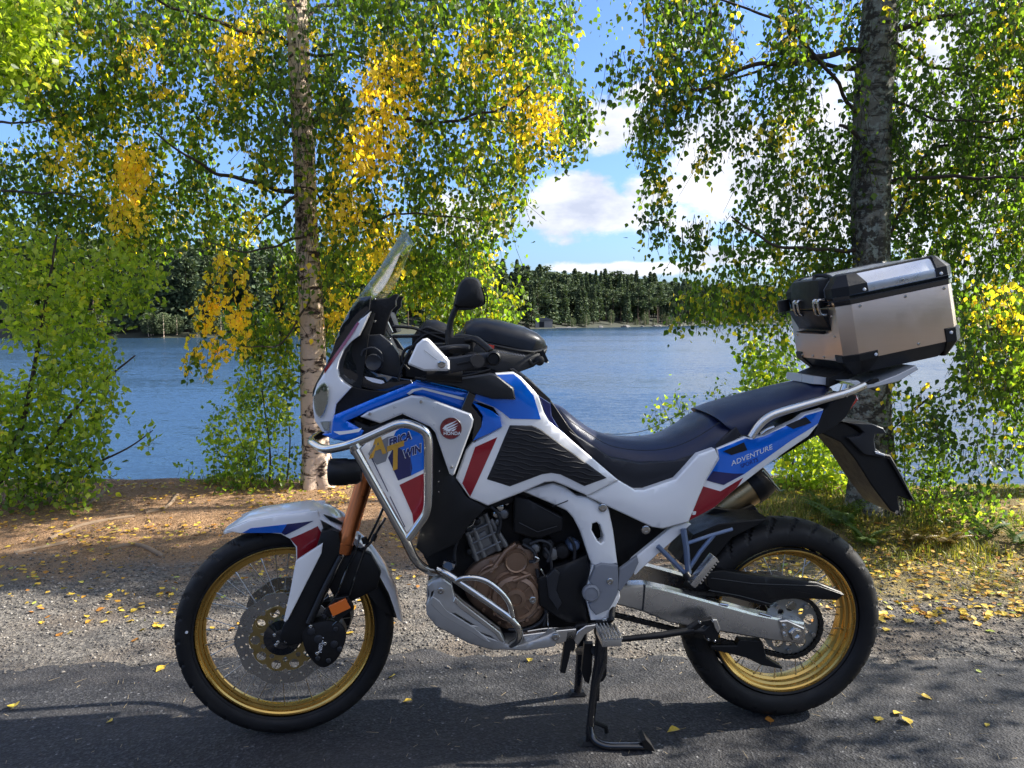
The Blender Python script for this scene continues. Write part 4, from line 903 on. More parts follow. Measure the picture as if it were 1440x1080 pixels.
hg = plate('hand_guard', [(594, 477), (600, 475.5), (604, 478), (632, 507), (632.5, 520), (628, 521.5), (596, 521.5), (575, 513), (574, 510), (586, 484)], (-.44, 0, 0), M['white'], bike, th=.035, bev=.005, camber=.006, R=.015, mirror=True)
bolt(621, 512, -.452, .011, bike)
mb = MB(); mb.tube([P(596, 492, -.452), P(614, 506, -.452)], .0008, 5); mb.build('guard_crease', M['greyp'], bike)
plate('guard_frame', [(628, 503), (640, 502), (672, 497), (690, 495), (700, 498), (704, 505), (701, 512), (694, 513.5), (660, 520), (634, 525), (628, 520)], -.43, M['dark'], bike, th=.03, bev=.004, camber=.005, R=.01, mirror=True)
plate('guard_groove', [(642, 511), (680, 503), (681, 505.5), (643, 513.5)], -.4395, M['black'], bike, th=.01, bev=.001)
mb = MB(); mb.lathe(P(694, 504, -.44), (0, -1, 0), [(.020, -.02), (.020, .004), (.016, .008), (.013, .003), (0, .003)], 24); mb.build('bar_end', M['black'], bike, mirror=True)
mb = MB()
mb.tube(smoothpts([P(655, 478, -.36), P(668, 477, -.38), P(680, 485, -.40), P(690, 494, -.42)], 5), [.012]*1 if False else .010, 10)
mb.tube(smoothpts([P(630, 484, -.33), P(648, 478, -.33), P(668, 481, -.34)], 5), .017, 12)
mb.box(P(648, 485, -.34), (.07, .05, .045)); mb.box(P(620, 495, -.30), (.07, .06, .05)); mb.build('switch_cluster', M['block'], bike, bevel=.006)
mb = MB(); mb.tube(smoothpts([P(590, 500, -.30), P(610, 492, -.35), P(640, 487, -.40), P(660, 488, -.42)], 5), [.006]*1 if False else .006, 8); mb.build('clutch_lever', M['dark'], bike, mirror=True)
mb = MB()
for pts in (((575, 520), (566, 508), (570, 492), (590, 485), (610, 490)), ((560, 535), (566, 515), (580, 488), (600, 470), (628, 470)), ((590, 466), (600, 461), (616, 466), (640, 476)), ((552, 459), (580, 461), (600, 468), (625, 478)), ((552, 473), (575, 473), (590, 472)), ((600, 525), (620, 531), (645, 527), (655, 515)), ((640, 530), (660, 528), (690, 520))):
    mb.tube(smoothpts([P(x, y, -.22) for x, y in pts], 5), .0045, 8)
mb.build('control_cable', M['black'], bike)
mb = MB(); mb.tube([P(600, 527, -.25), P(650, 530, -.25)], .02, 10); mb.build('lower_clamp', M['block'], bike)
rs = []
for px, tp, bt, w in ((580, 474, 494, .03), (590, 459, 492, .05), (600, 449, 492, .055), (614, 449, 492, .055), (628, 455, 490, .05), (634, 466, 485, .03)):
    a = P(px, tp, -.16); b_ = P(px, bt, -.16); c = (a+b_)/2; h = (a.z-b_.z)/2
    rs.append([Vector((c.x, -.16+w*math.cos(t), c.z+h*math.sin(t))) for t in lin(0, 2*math.pi, 15)[:-1]])
mb = MB(); mb.loft(rs); mb.build('brake_reservoir', M['black'], bike)
bm2 = plate('steering_block', [(570, 500), (600, 488), (650, 490), (700, 510), (720, 522), (700, 530), (600, 535), (570, 530)], -.14, M['block'], bike, th=.28)
# mirrors
for sg in (1, -1):
    mh = [(641, 432), (639, 421), (645, 401), (652, 392), (660, 389.5), (671, 391.5), (677, 401), (682, 418), (681, 429), (665, 433)]
    ctr = P(661, 412, -.36); lo = []
    for sc_, dy_ in ((.55, -.022), (.86, -.016), (1.0, -.002), (1.0, .012), (.9, .016)):
        lp = []
        for x, y in mh:
            q = P(x, y, -.36); q = ctr+(q-ctr)*sc_; q.y = (-.36+dy_); q.x += 0; lp.append(q)
        lo.append([Vector(v) for v in smoothpts(lp, 3, True)])
    # the mirror faces the rider: turn the shell so that its glass looks rearwards
    mb = MB(); mb.loft(lo); 
    Rm = Matrix.Translation(ctr) @ Matrix.Rotation(RAD(0), 4, 'Z') @ Matrix.Translation(-ctr)
    mb.v = [Rm @ v for v in mb.v]
    if sg < 0: mb.v = [Vector((v.x, -v.y, v.z)) for v in mb.v]
    mb.build('mirror', M['black'], bike)
    g_ = MB(); q0 = P(681, 405, -.36); lo = [[Vector((v.x+.004, -.372+.0, v.z)) for v in (P(677, 402, -.36), P(683, 418, -.36), P(682, 430, -.36))], [Vector((v.x+.004, -.340, v.z)) for v in (P(677, 402, -.36), P(683, 418, -.36), P(682, 430, -.36))]]
    g_.loft([lo[0]+[v+Vector((.003, 0, 0)) for v in lo[0][::-1]], lo[1]+[v+Vector((.003, 0, 0)) for v in lo[1][::-1]]])
    if sg < 0: g_.v = [Vector((v.x, -v.y, v.z)) for v in g_.v]
    g_.build('mirror_glass', M['chrome'], bike)
    mb = MB(); mb.tube(smoothpts([P(648, 428, -.35), P(641, 434, -.35), P(635, 448, -.35), P(632, 462, -.35), P(632, 486, -.35)], 5), [.010]*1 if False else .0085, 10); mb.tube([P(632, 464, -.35), P(632, 484, -.35)], .0125, 12)
    if sg < 0: mb.v = [Vector((v.x, -v.y, v.z)) for v in mb.v]
    mb.build('mirror_stem', M['black'], bike)

# ================================================================== TANK BAG
bag = empty('tank_bag', (0, 2.525, 0), RAD(4.5)); tag(bag, 'black hard shell tank bag strapped on the motorcycle tank behind the handlebars', 'bag')
def bagloft(name, st, mat, p=4.2, parent=bag):
    mb = MB(); lo = []
    for tp, bt, w in st:
        T = P(*tp, 0.0); B = P(*bt, -w); lp = []
        for k in range(25):
            th_ = -math.pi/2+math.pi*k/24; yy = math.sin(th_); f = abs(math.cos(th_))**(2/p); yy = math.copysign(abs(yy)**(2/p), yy)
            lp.append(Vector((B.x+(T.x-B.x)*f, yy*w, B.z+(T.z-B.z)*f)))
        lo.append(lp)
    mb.loft(lo); return mb.build(name, mat, parent, sharp=50)
bagloft('hard_shell', [((650, 463), (650, 474), .07), ((656, 452), (654, 476), .11), ((666, 448), (664, 476), .12), ((682, 446.5), (680, 479), .13), ((705, 451), (702, 484), .135), ((735, 459), (730, 490), .135), ((752, 467), (748, 494), .14), ((762, 476), (758, 493), .11), ((766, 484), (764, 492), .07)], M['baghard'])
bagloft('bag_body', [((656, 473), (650, 500), .11), ((680, 478), (672, 512), .15), ((705, 484), (700, 522), .158), ((735, 490), (728, 524), .158), ((755, 489), (750, 516), .145), ((767, 485), (764, 505), .09)], M['bag'])
mb = MB(); mb.tube([P(x, y, -w) for x, y, w in ((652, 475, .12), (675, 481, .16), (700, 487, .170), (730, 493, .172), (750, 495, .158), (764, 492, .10))], .004, 8); mb.build('zipper', M['black'], bag)
mb = MB()
zz_ = [P(700+i*2.0, 494.5+i*.32+(0.9 if i % 2 else -0.9), -.1755) for i in range(20)]; mb.tube(zz_, .0016, 5); mb.build('cord_trim', M['greyp'], bag)
mb = MB(); mb.box(P(688, 487, -.178), (.03, .008, .010), Matrix.Rotation(RAD(12), 3, 'Y')); mb.build('red_pull_tag', M['redtag'], bag)
mb = MB(); mb.lathe(P(758, 507, -.14), (0, -1, 0), [(.014, -.02), (.016, .01), (.010, .014), (0, .014)], 14); mb.box(P(765, 501, -.12), (.012, .02, .04), Matrix.Rotation(RAD(-25), 3, 'Y')); mb.tube(smoothpts([P(744, 506, -.15), P(750, 512, -.15), P(757, 508, -.15)], 4), .005, 8); mb.build('buckle', M['black'], bag)
mb = MB(); mb.tube([P(764, 498, -.10), P(770, 510, -.10)], .004, 6); mb.build('zip_pull', M['steel'], bag)
bag_l = bagloft('front_pouch', [((640, 470), (640, 500), .10), ((652, 464), (652, 508), .12), ((668, 474), (668, 514), .12)], M['bag'])

# ================================================================== TOP CASE
case = empty('top_case', (0, 2.525, 0), RAD(4.5)); tag(case, 'brushed aluminium top case with black corner guards on the motorcycle rear rack', 'top case')
BETA = math.atan2(1.486-1.423, 1.368-1.059)
CW = .195
oc = P(1174, 430, -.165)                       # left end of the body's upper edge
cU = Vector((math.cos(BETA), 0, math.sin(BETA))); cV = Vector((-math.sin(BETA), 0, math.cos(BETA)))
def C3(u, w, y): return Vector((oc.x, 0, oc.z)) + cU*u + cV*w + Vector((0, y, 0))
def uv(px, py, y):
    q = P(px, py, y)-Vector((oc.x, 0, oc.z)); return q.dot(cU), q.dot(cV)
LEN = uv(1340, 398, -CW)[0]+.014; HB = -uv(1206, 499, -CW)[1]; HL = uv(1200, 388, -.17)[1]
print('case', LEN, HB, HL, uv(1203, 426, -CW), uv(1223, 518, -.17), uv(1348, 474, -CW))
def ring8(w, inset=0.0, uoff=0.0, ch=.05):
    a, b, y = uoff+inset, LEN-inset, CW-inset
    return [C3(a+ch*.75, w, -y), C3(b-.03, w, -y), C3(b, w, -y+.03), C3(b, w, y-.03), C3(b-.03, w, y), C3(a+ch*.75, w, y), C3(a, w, y-ch*.6), C3(a, w, -y+ch*.6)]
HB = .182
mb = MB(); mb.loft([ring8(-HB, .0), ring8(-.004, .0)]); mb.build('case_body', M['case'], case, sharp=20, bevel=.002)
mb = MB(); mb.loft([ring8(-.004, -.002), ring8(.026, -.004)]); mb.build('seal_band', M['gloss'], case, sharp=20, bevel=.002)
mb = MB(); mb.loft([ring8(.011, -.0055), ring8(.014, -.0055)]); mb.build('seal_line', M['dark'], case, sharp=20)
mb = MB(); mb.loft([ring8(.026, .001), ring8(.052, .002), ring8(.086, .032), ring8(.090, .040)]); mb.build('lid', M['caselid'], case, sharp=18, bevel=.0015)
mb = MB()
for y in (-1, 1):
    mb = MB(); mb.tube([C3(.06, .089, y*(CW-.038)), C3(LEN-.05, .089, y*(CW-.038))], .004, 8); mb.build('lid_rail', M['black'], case)
# base skirt; shade on the lower chamfer is put into its dark colour
mb = MB(); mb.loft([ring8(-HB-.048, .042), ring8(-HB, .002)]); mb.build('case_base', M['dark'], case, sharp=20)
def cornerplate(nm, pts, off=.003, mat=None):
    # pts: list of (u, w) on the near side face; wraps with thickness
    for sg in (-1, 1):
        m_ = MB(); a = [C3(u, w, sg*(CW+off)-sg*max(0, (-w-HB))*.85 - sg*max(0, w-.052)*.88) for u, w in pts]; b = [v - Vector((0, sg*.010, 0)) for v in a]
        m_.add(a+b, [tuple(range(len(a))), tuple(range(2*len(a)-1, len(a)-1, -1))]+[(i, (i+1) % len(a), len(a)+(i+1) % len(a), len(a)+i) for i in range(len(a))])
        m_.build(nm, mat or M['black'], case, smooth=False, bevel=.0008)
def capguard(nm, prof, front):
    """guard wrapped round the corner of the case: profile (inset from the side, height, end inset) swept from the side face round to the end face"""
    for sg in (-1, 1):
        def st(u, dy, k=1.0): return [C3(u, w, sg*(CW+.0035-i_-dy)) for i_, w, e in prof]
        if front: S = [[C3(-.004+e, w, sg*(CW-.075)) for i_, w, e in prof], [C3(-.004+e, w, sg*(CW-.030-i_*.4)) for i_, w, e in prof], [C3(.036+e*.45, w, sg*(CW+.0035-i_)) for i_, w, e in prof], [C3(.098-abs(e)*.5, w, sg*(CW+.0035-i_)) for i_, w, e in prof]]
        else: S = [[C3(LEN+.004-e, w, sg*(CW-.070)) for i_, w, e in prof], [C3(LEN+.004-e, w, sg*(CW-.026-i_*.5)) for i_, w, e in prof], [C3(LEN-.028-e*.45, w, sg*(CW+.0035-i_)) for i_, w, e in prof], [C3(LEN-.062+abs(e)*.3, w, sg*(CW+.0035-i_)) for i_, w, e in prof]]
        m_ = MB(); ce = C3(LEN/2, 0, 0); lo_ = []
        for s_ in S: lo_.append(s_+[v+(Vector((ce.x, 0, ce.z))-v).normalized()*.006 for v in s_[::-1]])
        m_.loft(lo_); m_.build(nm, M['black'], case, sharp=25)
capguard('lid_corner', [(0, .022, 0), (.001, .054, .001), (.030, .089, .032), (.046, .094, .046)], True)
capguard('lid_corner', [(0, .022, 0), (.001, .054, .001), (.030, .089, .032), (.046, .094, .046)], False)
capguard('corner_guard', [(0, -HB+.018, 0), (.001, -HB-.002, .001), (.041, -HB-.050, .041), (.055, -HB-.051, .055)], True)
capguard('corner_guard', [(0, -HB+.040, 0), (.001, -HB-.002, .001), (.041, -HB-.050, .041), (.055, -HB-.051, .055)], False)
m_ = MB()
# latch assembly on the front
m_ = MB()
def fbox(m_, u0, u1, w0, w1, y0, y1, tp=0.0):
    a = [C3(u0+tp, w0, y0), C3(u1, w0, y0), C3(u1, w0, y1), C3(u0+tp, w0, y1)]; b = [C3(u0, w1, y0), C3(u1, w1, y0), C3(u1, w1, y1), C3(u0, w1, y1)]
    m_.loft([a, b])
m_ = MB(); fbox(m_, -.028, .0, -.082, -.010, -.115, .115, .030); fbox(m_, -.030, .0, -.092, -.082, -.08, .08, .02); m_.build('lock_housing', M['black'], case, bevel=.006)
m_ = MB(); fbox(m_, -.026, -.0, -.004, .070, -.105, .105); a0 = len(m_.v); m_.v[4] = C3(-.008, .088, -.10); m_.v[7] = C3(-.008, .088, .10); m_.v[5] = C3(.05, .088, -.10); m_.v[6] = C3(.05, .088, .10); m_.build('lid_handle', M['black'], case, bevel=.008)
for y in (-.125, .02):
    m_ = MB(); m_.tube(smoothpts([C3(-.012, .022, y), C3(-.030, .024, y), C3(-.034, .008, y), C3(-.030, -.020, y), C3(-.012, -.026, y)], 4), .0045, 8)
    m_.tube(smoothpts([C3(-.012, .022, y+.03), C3(-.030, .024, y+.03), C3(-.034, .008, y+.03), C3(-.030, -.020, y+.03), C3(-.012, -.026, y+.03)], 4), .0045, 8); m_.tube([C3(-.032, .018, y), C3(-.032, .018, y+.03)], .005, 8); m_.build('latch', M['steel'], case)
m_ = MB(); m_.tube(smoothpts([C3(.0, .070, -.06), C3(.012, .098, -.04), C3(.035, .092, -.08), C3(.03, .078, -.12), C3(.02, .07, -.14)], 4), .007, 8); m_.build('carry_strap', M['black'], case)
m_ = MB(); m_.tube([C3(-.025, -.01, .15), C3(-.025, .03, .15)], .02, 10); m_.build('far_latch', M['black'], case)
for u_, w_, of in ((.065, -.014, 0), (.215, -.014, 0), (LEN-.045, -.014, 0), (.235, -HB+.012, 0), (.090, -HB+.008, .004), (LEN-.045, -HB+.026, .004), (.215, .040, -.002), (.085, .034, .004), (LEN-.05, .034, .004)):
    m_ = MB(); m_.lathe(C3(u_, w_, -CW-of), (0, -1, 0), [(.0052, -.01), (.0052, .001), (.0035, .0032), (0, .0036)], 12); m_.build('rivet', M['printw'] if of > 0 else M['steel'], case, mirror=True)
for w_, y in ((-.035, -.13), (-.10, -.135), (-HB+.01, -.12), (-HB+.01, -.04), (-HB+.01, .04), (-HB+.01, .12), (-.10, .135)):
    m_ = MB(); m_.lathe(C3(-.001, w_, y), -cU, [(.0045, -.004), (.0045, .002), (0, .003)], 10); m_.build('rivet', M['steel'], case)
# ================================================================== LAND AND WATER
setframe(ID)
LAKE_Z = -1.5
def smooth(a, b, x):
    t = np.clip((x-a)/(b-a), 0, 1); return t*t*(3-2*t)
def vnoise(x, y, f, seed=0):
    """cheap smooth value noise on arrays"""
    X = np.asarray(x)*f+seed*17.3; Y = np.asarray(y)*f+seed*9.1
    xi = np.floor(X).astype(int); yi = np.floor(Y).astype(int); fx = X-xi; fy = Y-yi
    fx = fx*fx*(3-2*fx); fy = fy*fy*(3-2*fy)
    def h(i, j):
        n_ = (i*374761393 + j*668265263 + seed*1442695) & 0x7fffffff
        n_ = ((n_ ^ (n_ >> 13))*1274126177) & 0x7fffffff
        return ((n_ ^ (n_ >> 16)) & 0xffff)/65535.0
    return (h(xi, yi)*(1-fx)+h(xi+1, yi)*fx)*(1-fy) + (h(xi, yi+1)*(1-fx)+h(xi+1, yi+1)*fx)*fy
def fb(x, y, f, seed=0, o=4):
    s = 0; a = .5; t = 0
    for k in range(o): s = s+a*vnoise(x, y, f*2**k, seed+k); t += a; a *= .5
    return s/t
def bank_y(x):      # where the ground breaks down to the water
    return 6.15 + 0.30*(fb(x, x*0, .5, 3)-.5) - 0.75*smooth(0.5, 3.0, np.asarray(x, float)) + .12*(fb(x, x*0, 2.2, 5)-.5)
def ground_z(x, y):
    x = np.asarray(x, float); y = np.asarray(y, float)
    e = smooth(3.0, 3.35, y)
    z = -0.016 + e*(0.020*(fb(x, y, 1.3, 1)-.5) + 0.010*(fb(x, y, 7, 2)-.5))
    z += 0.07*smooth(4.3, 5.6, y)*(0.4+fb(x, y, .8, 8)) + .03*smooth(4.2, 5, y)*(fb(x, y, 2.5, 9)-.4)
    z += 0.10*smooth(4.2, 5.0, y)*smooth(1.0, 2.0, x)
    b = bank_y(x); z = z - smooth(0, 1.0, (y-b)/1.6)*2.2
    return z
def gridmesh(name, xs, ys, zf, mat, kind='structure', parent=None):
    X, Y = np.meshgrid(xs, ys); Z = zf(X, Y); nx, ny = len(xs), len(ys)
    v = np.stack([X, Y, Z], -1).reshape(-1, 3)
    i = np.arange((ny-1)*(nx-1)); r = i//(nx-1); c = i % (nx-1); a = r*nx+c
    f = np.stack([a, a+1, a+nx+1, a+nx], 1)
    return rawmesh(name, v, f, mat, kind=kind)
def rawmesh(name, v, f, mats, attr=None, kind=None, parent=None, smooth_=True, mi=None, uv=None):
    me = bpy.data.meshes.new(name); k = f.shape[1]
    me.vertices.add(len(v)); me.vertices.foreach_set('co', np.ascontiguousarray(v, dtype=np.float32).ravel())
    me.loops.add(len(f)*k); me.loops.foreach_set('vertex_index', np.ascontiguousarray(f, dtype=np.int32).ravel())
    me.polygons.add(len(f)); me.polygons.foreach_set('loop_start', np.arange(0, len(f)*k, k, dtype=np.int32))
    me.polygons.foreach_set('loop_total', np.full(len(f), k, dtype=np.int32))
    if smooth_: me.polygons.foreach_set('use_smooth', np.ones(len(f), dtype=bool))
    me.update(calc_edges=True)
    if attr is not None:
        a = me.attributes.new('tint', 'FLOAT', 'POINT'); a.data.foreach_set('value', np.ascontiguousarray(attr, dtype=np.float32))
    for m in (mats if isinstance(mats, (list, tuple)) else [mats]): me.materials.append(m)
    o = bpy.data.objects.new(name, me); COL.objects.link(o); o.parent = parent
    if kind: o['kind'] = kind
    return o

# --- ground material
m, n, b = newmat('verge_soil_and_gravel')
pos = n.nodes.new('ShaderNodeNewGeometry').outputs['Position']; sp_ = n.nodes.new('ShaderNodeSeparateXYZ'); L(n, pos, sp_.inputs[0]); X_, Y_, Z_ = sp_.outputs
warp_ = mth(n, 'MULTIPLY', mth(n, 'SUBTRACT', noi(n, pos, 1.6, 6, 0.6), 0.5), 1.5)
yw = mth(n, 'ADD', Y_, warp_)
gr_ = mth(n, 'MULTIPLY', noi(n, pos, 170, 2, 0.5), 1.0)
vor = n.nodes.new('ShaderNodeTexVoronoi'); vor.inputs['Scale'].default_value = 75; L(n, pos, vor.inputs['Vector'])
gravel = ramp(n, vor.outputs['Color'], [(0.0, (0.055, 0.051, 0.047)), (0.5, (0.115, 0.105, 0.095)), (1.0, (0.25, 0.23, 0.20))])
gravel = mixc(n, mapr(n, noi(n, pos, 2.3, 4), 0.42, 0.62), gravel, mixc(n, 0.55, gravel, (0.17, 0.13, 0.095)))
need = noi(n, mapv(n, pos, (60, 16, 30), (0, 0, .5)), 3.0, 4, 0.7)
soil = ramp(n, need, [(0.28, (0.075, 0.042, 0.020)), (0.5, (0.27, 0.155, 0.075)), (0.72, (0.56, 0.37, 0.20))])
soil = mixc(n, mapr(n, noi(n, pos, 1.1, 5), 0.45, 0.65), soil, (0.33, 0.20, 0.11))
c1_ = mixc(n, mapr(n, yw, 3.95, 4.5), gravel, soil)
grassy = mth(n, 'MULTIPLY', mapr(n, mth(n, 'ADD', X_, mth(n, 'MULTIPLY', warp_, 1.0)), 1.0, 1.9), mapr(n, yw, 3.45, 3.9))
c1_ = mixc(n, mth(n, 'MULTIPLY', grassy, 0.85), c1_, ramp(n, noi(n, pos, 26, 5, .6), [(0.3, (0.09, 0.08, 0.025)), (0.6, (0.26, 0.19, 0.06))]))
L(n, c1_, b.inputs['Base Color']); b.inputs['Roughness'].default_value = 0.92
bp = N(n, 'ShaderNodeBump'); bp.inputs['Strength'].default_value = 0.9; bp.inputs['Distance'].default_value = 0.012
L(n, mth(n, 'ADD', vor.outputs['Distance'], mth(n, 'ADD', gr_, need)), bp.inputs['Height']); L(n, bp.outputs[0], b.inputs['Normal'])
M['ground'] = m
xs = np.concatenate([np.linspace(-60, -8, 30)[:-1], np.linspace(-8, -4, 60)[:-1], np.linspace(-4, 4.5, 430)[:-1], np.linspace(4.5, 9, 60)[:-1], np.linspace(9, 60, 30)])
ys = np.concatenate([np.linspace(-60, 2.7, 24)[:-1], np.linspace(2.7, 6.6, 230)[:-1], np.linspace(6.6, 8.6, 40)])
gridmesh('ground', xs, ys, ground_z, M['ground'])
# --- asphalt
m, n, b = newmat('asphalt')
pos = n.nodes.new('ShaderNodeNewGeometry').outputs['Position']
v1 = n.nodes.new('ShaderNodeTexVoronoi'); v1.inputs['Scale'].default_value = 140; L(n, pos, v1.inputs['Vector'])
v2 = n.nodes.new('ShaderNodeTexVoronoi'); v2.inputs['Scale'].default_value = 62; L(n, pos, v2.inputs['Vector'])
base = ramp(n, v1.outputs['Color'], [(0.0, (0.009, 0.009, 0.011)), (0.6, (0.023, 0.024, 0.028)), (0.92, (0.062, 0.063, 0.068)), (1.0, (0.28, 0.28, 0.29))])
base = mixc(n, mth(n, 'MULTIPLY', mapr(n, v2.outputs['Distance'], 0.0, 0.22, 1.0, 0.0), mapr(n, noi(n, pos, 20, 2), 0.5, 0.75)), base, (0.085, 0.087, 0.092))
base = mixc(n, mth(n, 'MULTIPLY', mapr(n, noi(n, mapv(n, pos, (1, 2.2, 1)), 1.4, 6, .6), 0.40, 0.70), 0.75), base, mixc(n, 0.55, base, (0.065, 0.058, 0.054)))
base = mixc(n, mth(n, 'MULTIPLY', mapr(n, noi(n, mapv(n, pos, (1, 1, 1), loc=(4, 2, 0)), 5, 6, .7), 0.5, 0.8), 0.5), base, (0.025, 0.025, 0.028))
L(n, base, b.inputs['Base Color']); b.inputs['Roughness'].default_value = 0.86
bp = N(n, 'ShaderNodeBump'); bp.inputs['Strength'].default_value = 0.8; bp.inputs['Distance'].default_value = 0.004
L(n, mth(n, 'ADD', mth(n, 'MULTIPLY', v1.outputs['Distance'], 1.0), mth(n, 'MULTIPLY', v2.outputs['Distance'], 0.8)), bp.inputs['Height']); L(n, bp.outputs[0], b.inputs['Normal'])
M['asphalt'] = m
xr = np.concatenate([np.linspace(-60, -4, 60)[:-1], np.linspace(-4, 5, 360)[:-1], np.linspace(5, 60, 60)]); te = np.linspace(0, 1, 26)
edge = 3.0 + .20*(fb(xr, xr*0, 1.2, 11)-.5) + .16*(fb(xr, xr*0, 7, 12)-.5)
Xr = np.repeat(xr[None], 26, 0); Yr = -60 + (edge+60)[None]*(1-(1-te[:, None])**3)
Zr = np.zeros_like(Xr); Zr[-1] = -0.03
v = np.stack([Xr, Yr, Zr], -1).reshape(-1, 3); nx = len(xr); i = np.arange(25*(nx-1)); a = (i//(nx-1))*nx + i % (nx-1)
o = rawmesh('road', v, np.stack([a, a+1, a+nx+1, a+nx], 1), M['asphalt'], kind='structure')
# --- lake
m, n, b = newmat('lake_water')
pos = n.nodes.new('ShaderNodeNewGeometry').outputs['Position']
setc(b, color=(0.020, 0.045, 0.078), rough=0.18, ior=1.333)
def nvec(scale, map_, det=2):
    q = n.nodes.new('ShaderNodeTexNoise'); q.inputs['Scale'].default_value = scale; q.inputs['Detail'].default_value = det; L(n, mapv(n, pos, map_, (0, 0, .12)), q.inputs['Vector'])
    s = n.nodes.new('ShaderNodeVectorMath'); s.operation = 'SUBTRACT'; L(n, q.outputs['Color'], s.inputs[0]); s.inputs[1].default_value = (.5, .5, .5); return s.outputs[0]
def vop(op, a, b_):
    s = n.nodes.new('ShaderNodeVectorMath'); s.operation = op
    for i_, x_ in enumerate((a, b_)):
        if isinstance(x_, tuple): s.inputs[i_].default_value = x_
        else: L(n, x_, s.inputs[i_])
    return s.outputs[0]
sl = vop('MULTIPLY', nvec(16.0, (.7, 1.5, 1)), (.26, .46, 0)); sl = vop('ADD', sl, vop('MULTIPLY', nvec(4.5, (.5, 1.6, 1)), (.18, .32, 0)))
sl = vop('ADD', sl, vop('MULTIPLY', nvec(1.1, (.4, 1.5, 1)), (.08, .15, 0))); sl = vop('ADD', sl, vop('MULTIPLY', nvec(.05, (.35, 1.8, 1), 5), (.05, .22, 0)))
nrm = vop('NORMALIZE', vop('ADD', sl, (0, -.05, 1)), (0, 0, 0)); L(n, nrm, b.inputs['Normal'])
M['water'] = m
mb = MB(); mb.add([(-900, 5.0, LAKE_Z), (900, 5.0, LAKE_Z), (900, 900, LAKE_Z), (-900, 900, LAKE_Z)], [(0, 1, 2, 3)])
o = mb.build('lake_water', M['water'], None, frame=False); o['kind'] = 'structure'
# --- far shore terrain
SH = [(-420, 60), (-200, 88), (-90, 98), (-45, 106), (-22, 122), (-8, 150), (2, 178), (12, 195), (30, 212), (52, 240), (84, 300), (130, 330), (220, 352), (500, 380)]
shx = np.array([p[0] for p in SH], float); shy = np.array([p[1] for p in SH], float)
def shore_y(x): return np.interp(x, shx, shy) + 5*(fb(x, np.asarray(x)*0, .05, 21)-.5)
m = simple('far_shore_soil', (0.022, 0.026, 0.014), 0.95, vary=0.5, vs=.25)
M['shore'] = m
xs = np.linspace(-420, 500, 260); tt = np.array([-6, 0, 1.5, 4, 9, 20, 50, 110, 200, 320.])
zz_ = np.array([-2.2, -1.55, -1.0, -.6, .1, 1.2, 3.5, 6, 9, 12.])
Xs = np.repeat(xs[None], len(tt), 0); Ys = shore_y(xs)[None]+tt[:, None]; Zs = np.repeat(zz_[:, None], len(xs), 1) + (fb(Xs, Ys, .12, 22)-.5)*np.clip(tt, 0, 30)[:, None]*.06
v = np.stack([Xs, Ys, Zs], -1).reshape(-1, 3); nx = len(xs); i = np.arange((len(tt)-1)*(nx-1)); a = (i//(nx-1))*nx + i % (nx-1)
rawmesh('far_shore', v, np.stack([a, a+1, a+nx+1, a+nx], 1), M['shore'], kind='structure')

# ================================================================== FOLIAGE
def leafmat(name, stops, trans=0.55, rough=0.45, tmul=1.95):
    m, n, b = newmat(name); out = n.nodes['Material Output']
    at = n.nodes.new('ShaderNodeAttribute'); at.attribute_name = 'tint'
    c = ramp(n, at.outputs['Fac'], stops)
    pos = n.nodes.new('ShaderNodeNewGeometry').outputs['Position']
    c = mixc(n, mth(n, 'MULTIPLY', mapr(n, noi(n, pos, 90, 2), .3, .7), .25), c, (0.05, 0.05, 0.012))
    L(n, c, b.inputs['Base Color']); b.inputs['Roughness'].default_value = rough
    t = N(n, 'ShaderNodeBsdfTranslucent'); L(n, mixc(n, 1.0, c, (1.5*tmul, 1.55*tmul, 0.55*tmul), 'MULTIPLY'), t.inputs['Color'])
    mx = N(n, 'ShaderNodeMixShader'); mx.inputs[0].default_value = trans; L(n, b.outputs[0], mx.inputs[1]); L(n, t.outputs[0], mx.inputs[2]); L(n, mx.outputs[0], out.inputs[0])
    return m
GREENS = [(0.0, (0.022, 0.050, 0.012)), (0.3, (0.070, 0.128, 0.018)), (0.55, (0.155, 0.225, 0.025)), (0.70, (0.36, 0.32, 0.02)), (0.80, (0.70, 0.50, 0.045)), (1.0, (0.74, 0.50, 0.05))]
M['leaf'] = leafmat('birch_leaf', GREENS)
M['leaf_bush'] = leafmat('alder_leaf', [(0.0, (0.040, 0.085, 0.015)), (0.5, (0.145, 0.21, 0.03)), (0.8, (0.34, 0.38, 0.05)), (1.0, (0.50, 0.38, 0.03))], 0.5, 0.4, 2.5)
M['leaf_fallen'] = leafmat('fallen_birch_leaf', [(0.0, (0.30, 0.11, 0.02)), (0.3, (0.50, 0.22, 0.03)), (0.6, (0.66, 0.42, 0.04)), (0.90, (0.70, 0.52, 0.07)), (0.98, (0.35, 0.42, 0.07))], 0.15, 0.6, 0.7)
M['twig'] = simple('twig_bark', (0.035, 0.024, 0.018), 0.8, vary=.3)

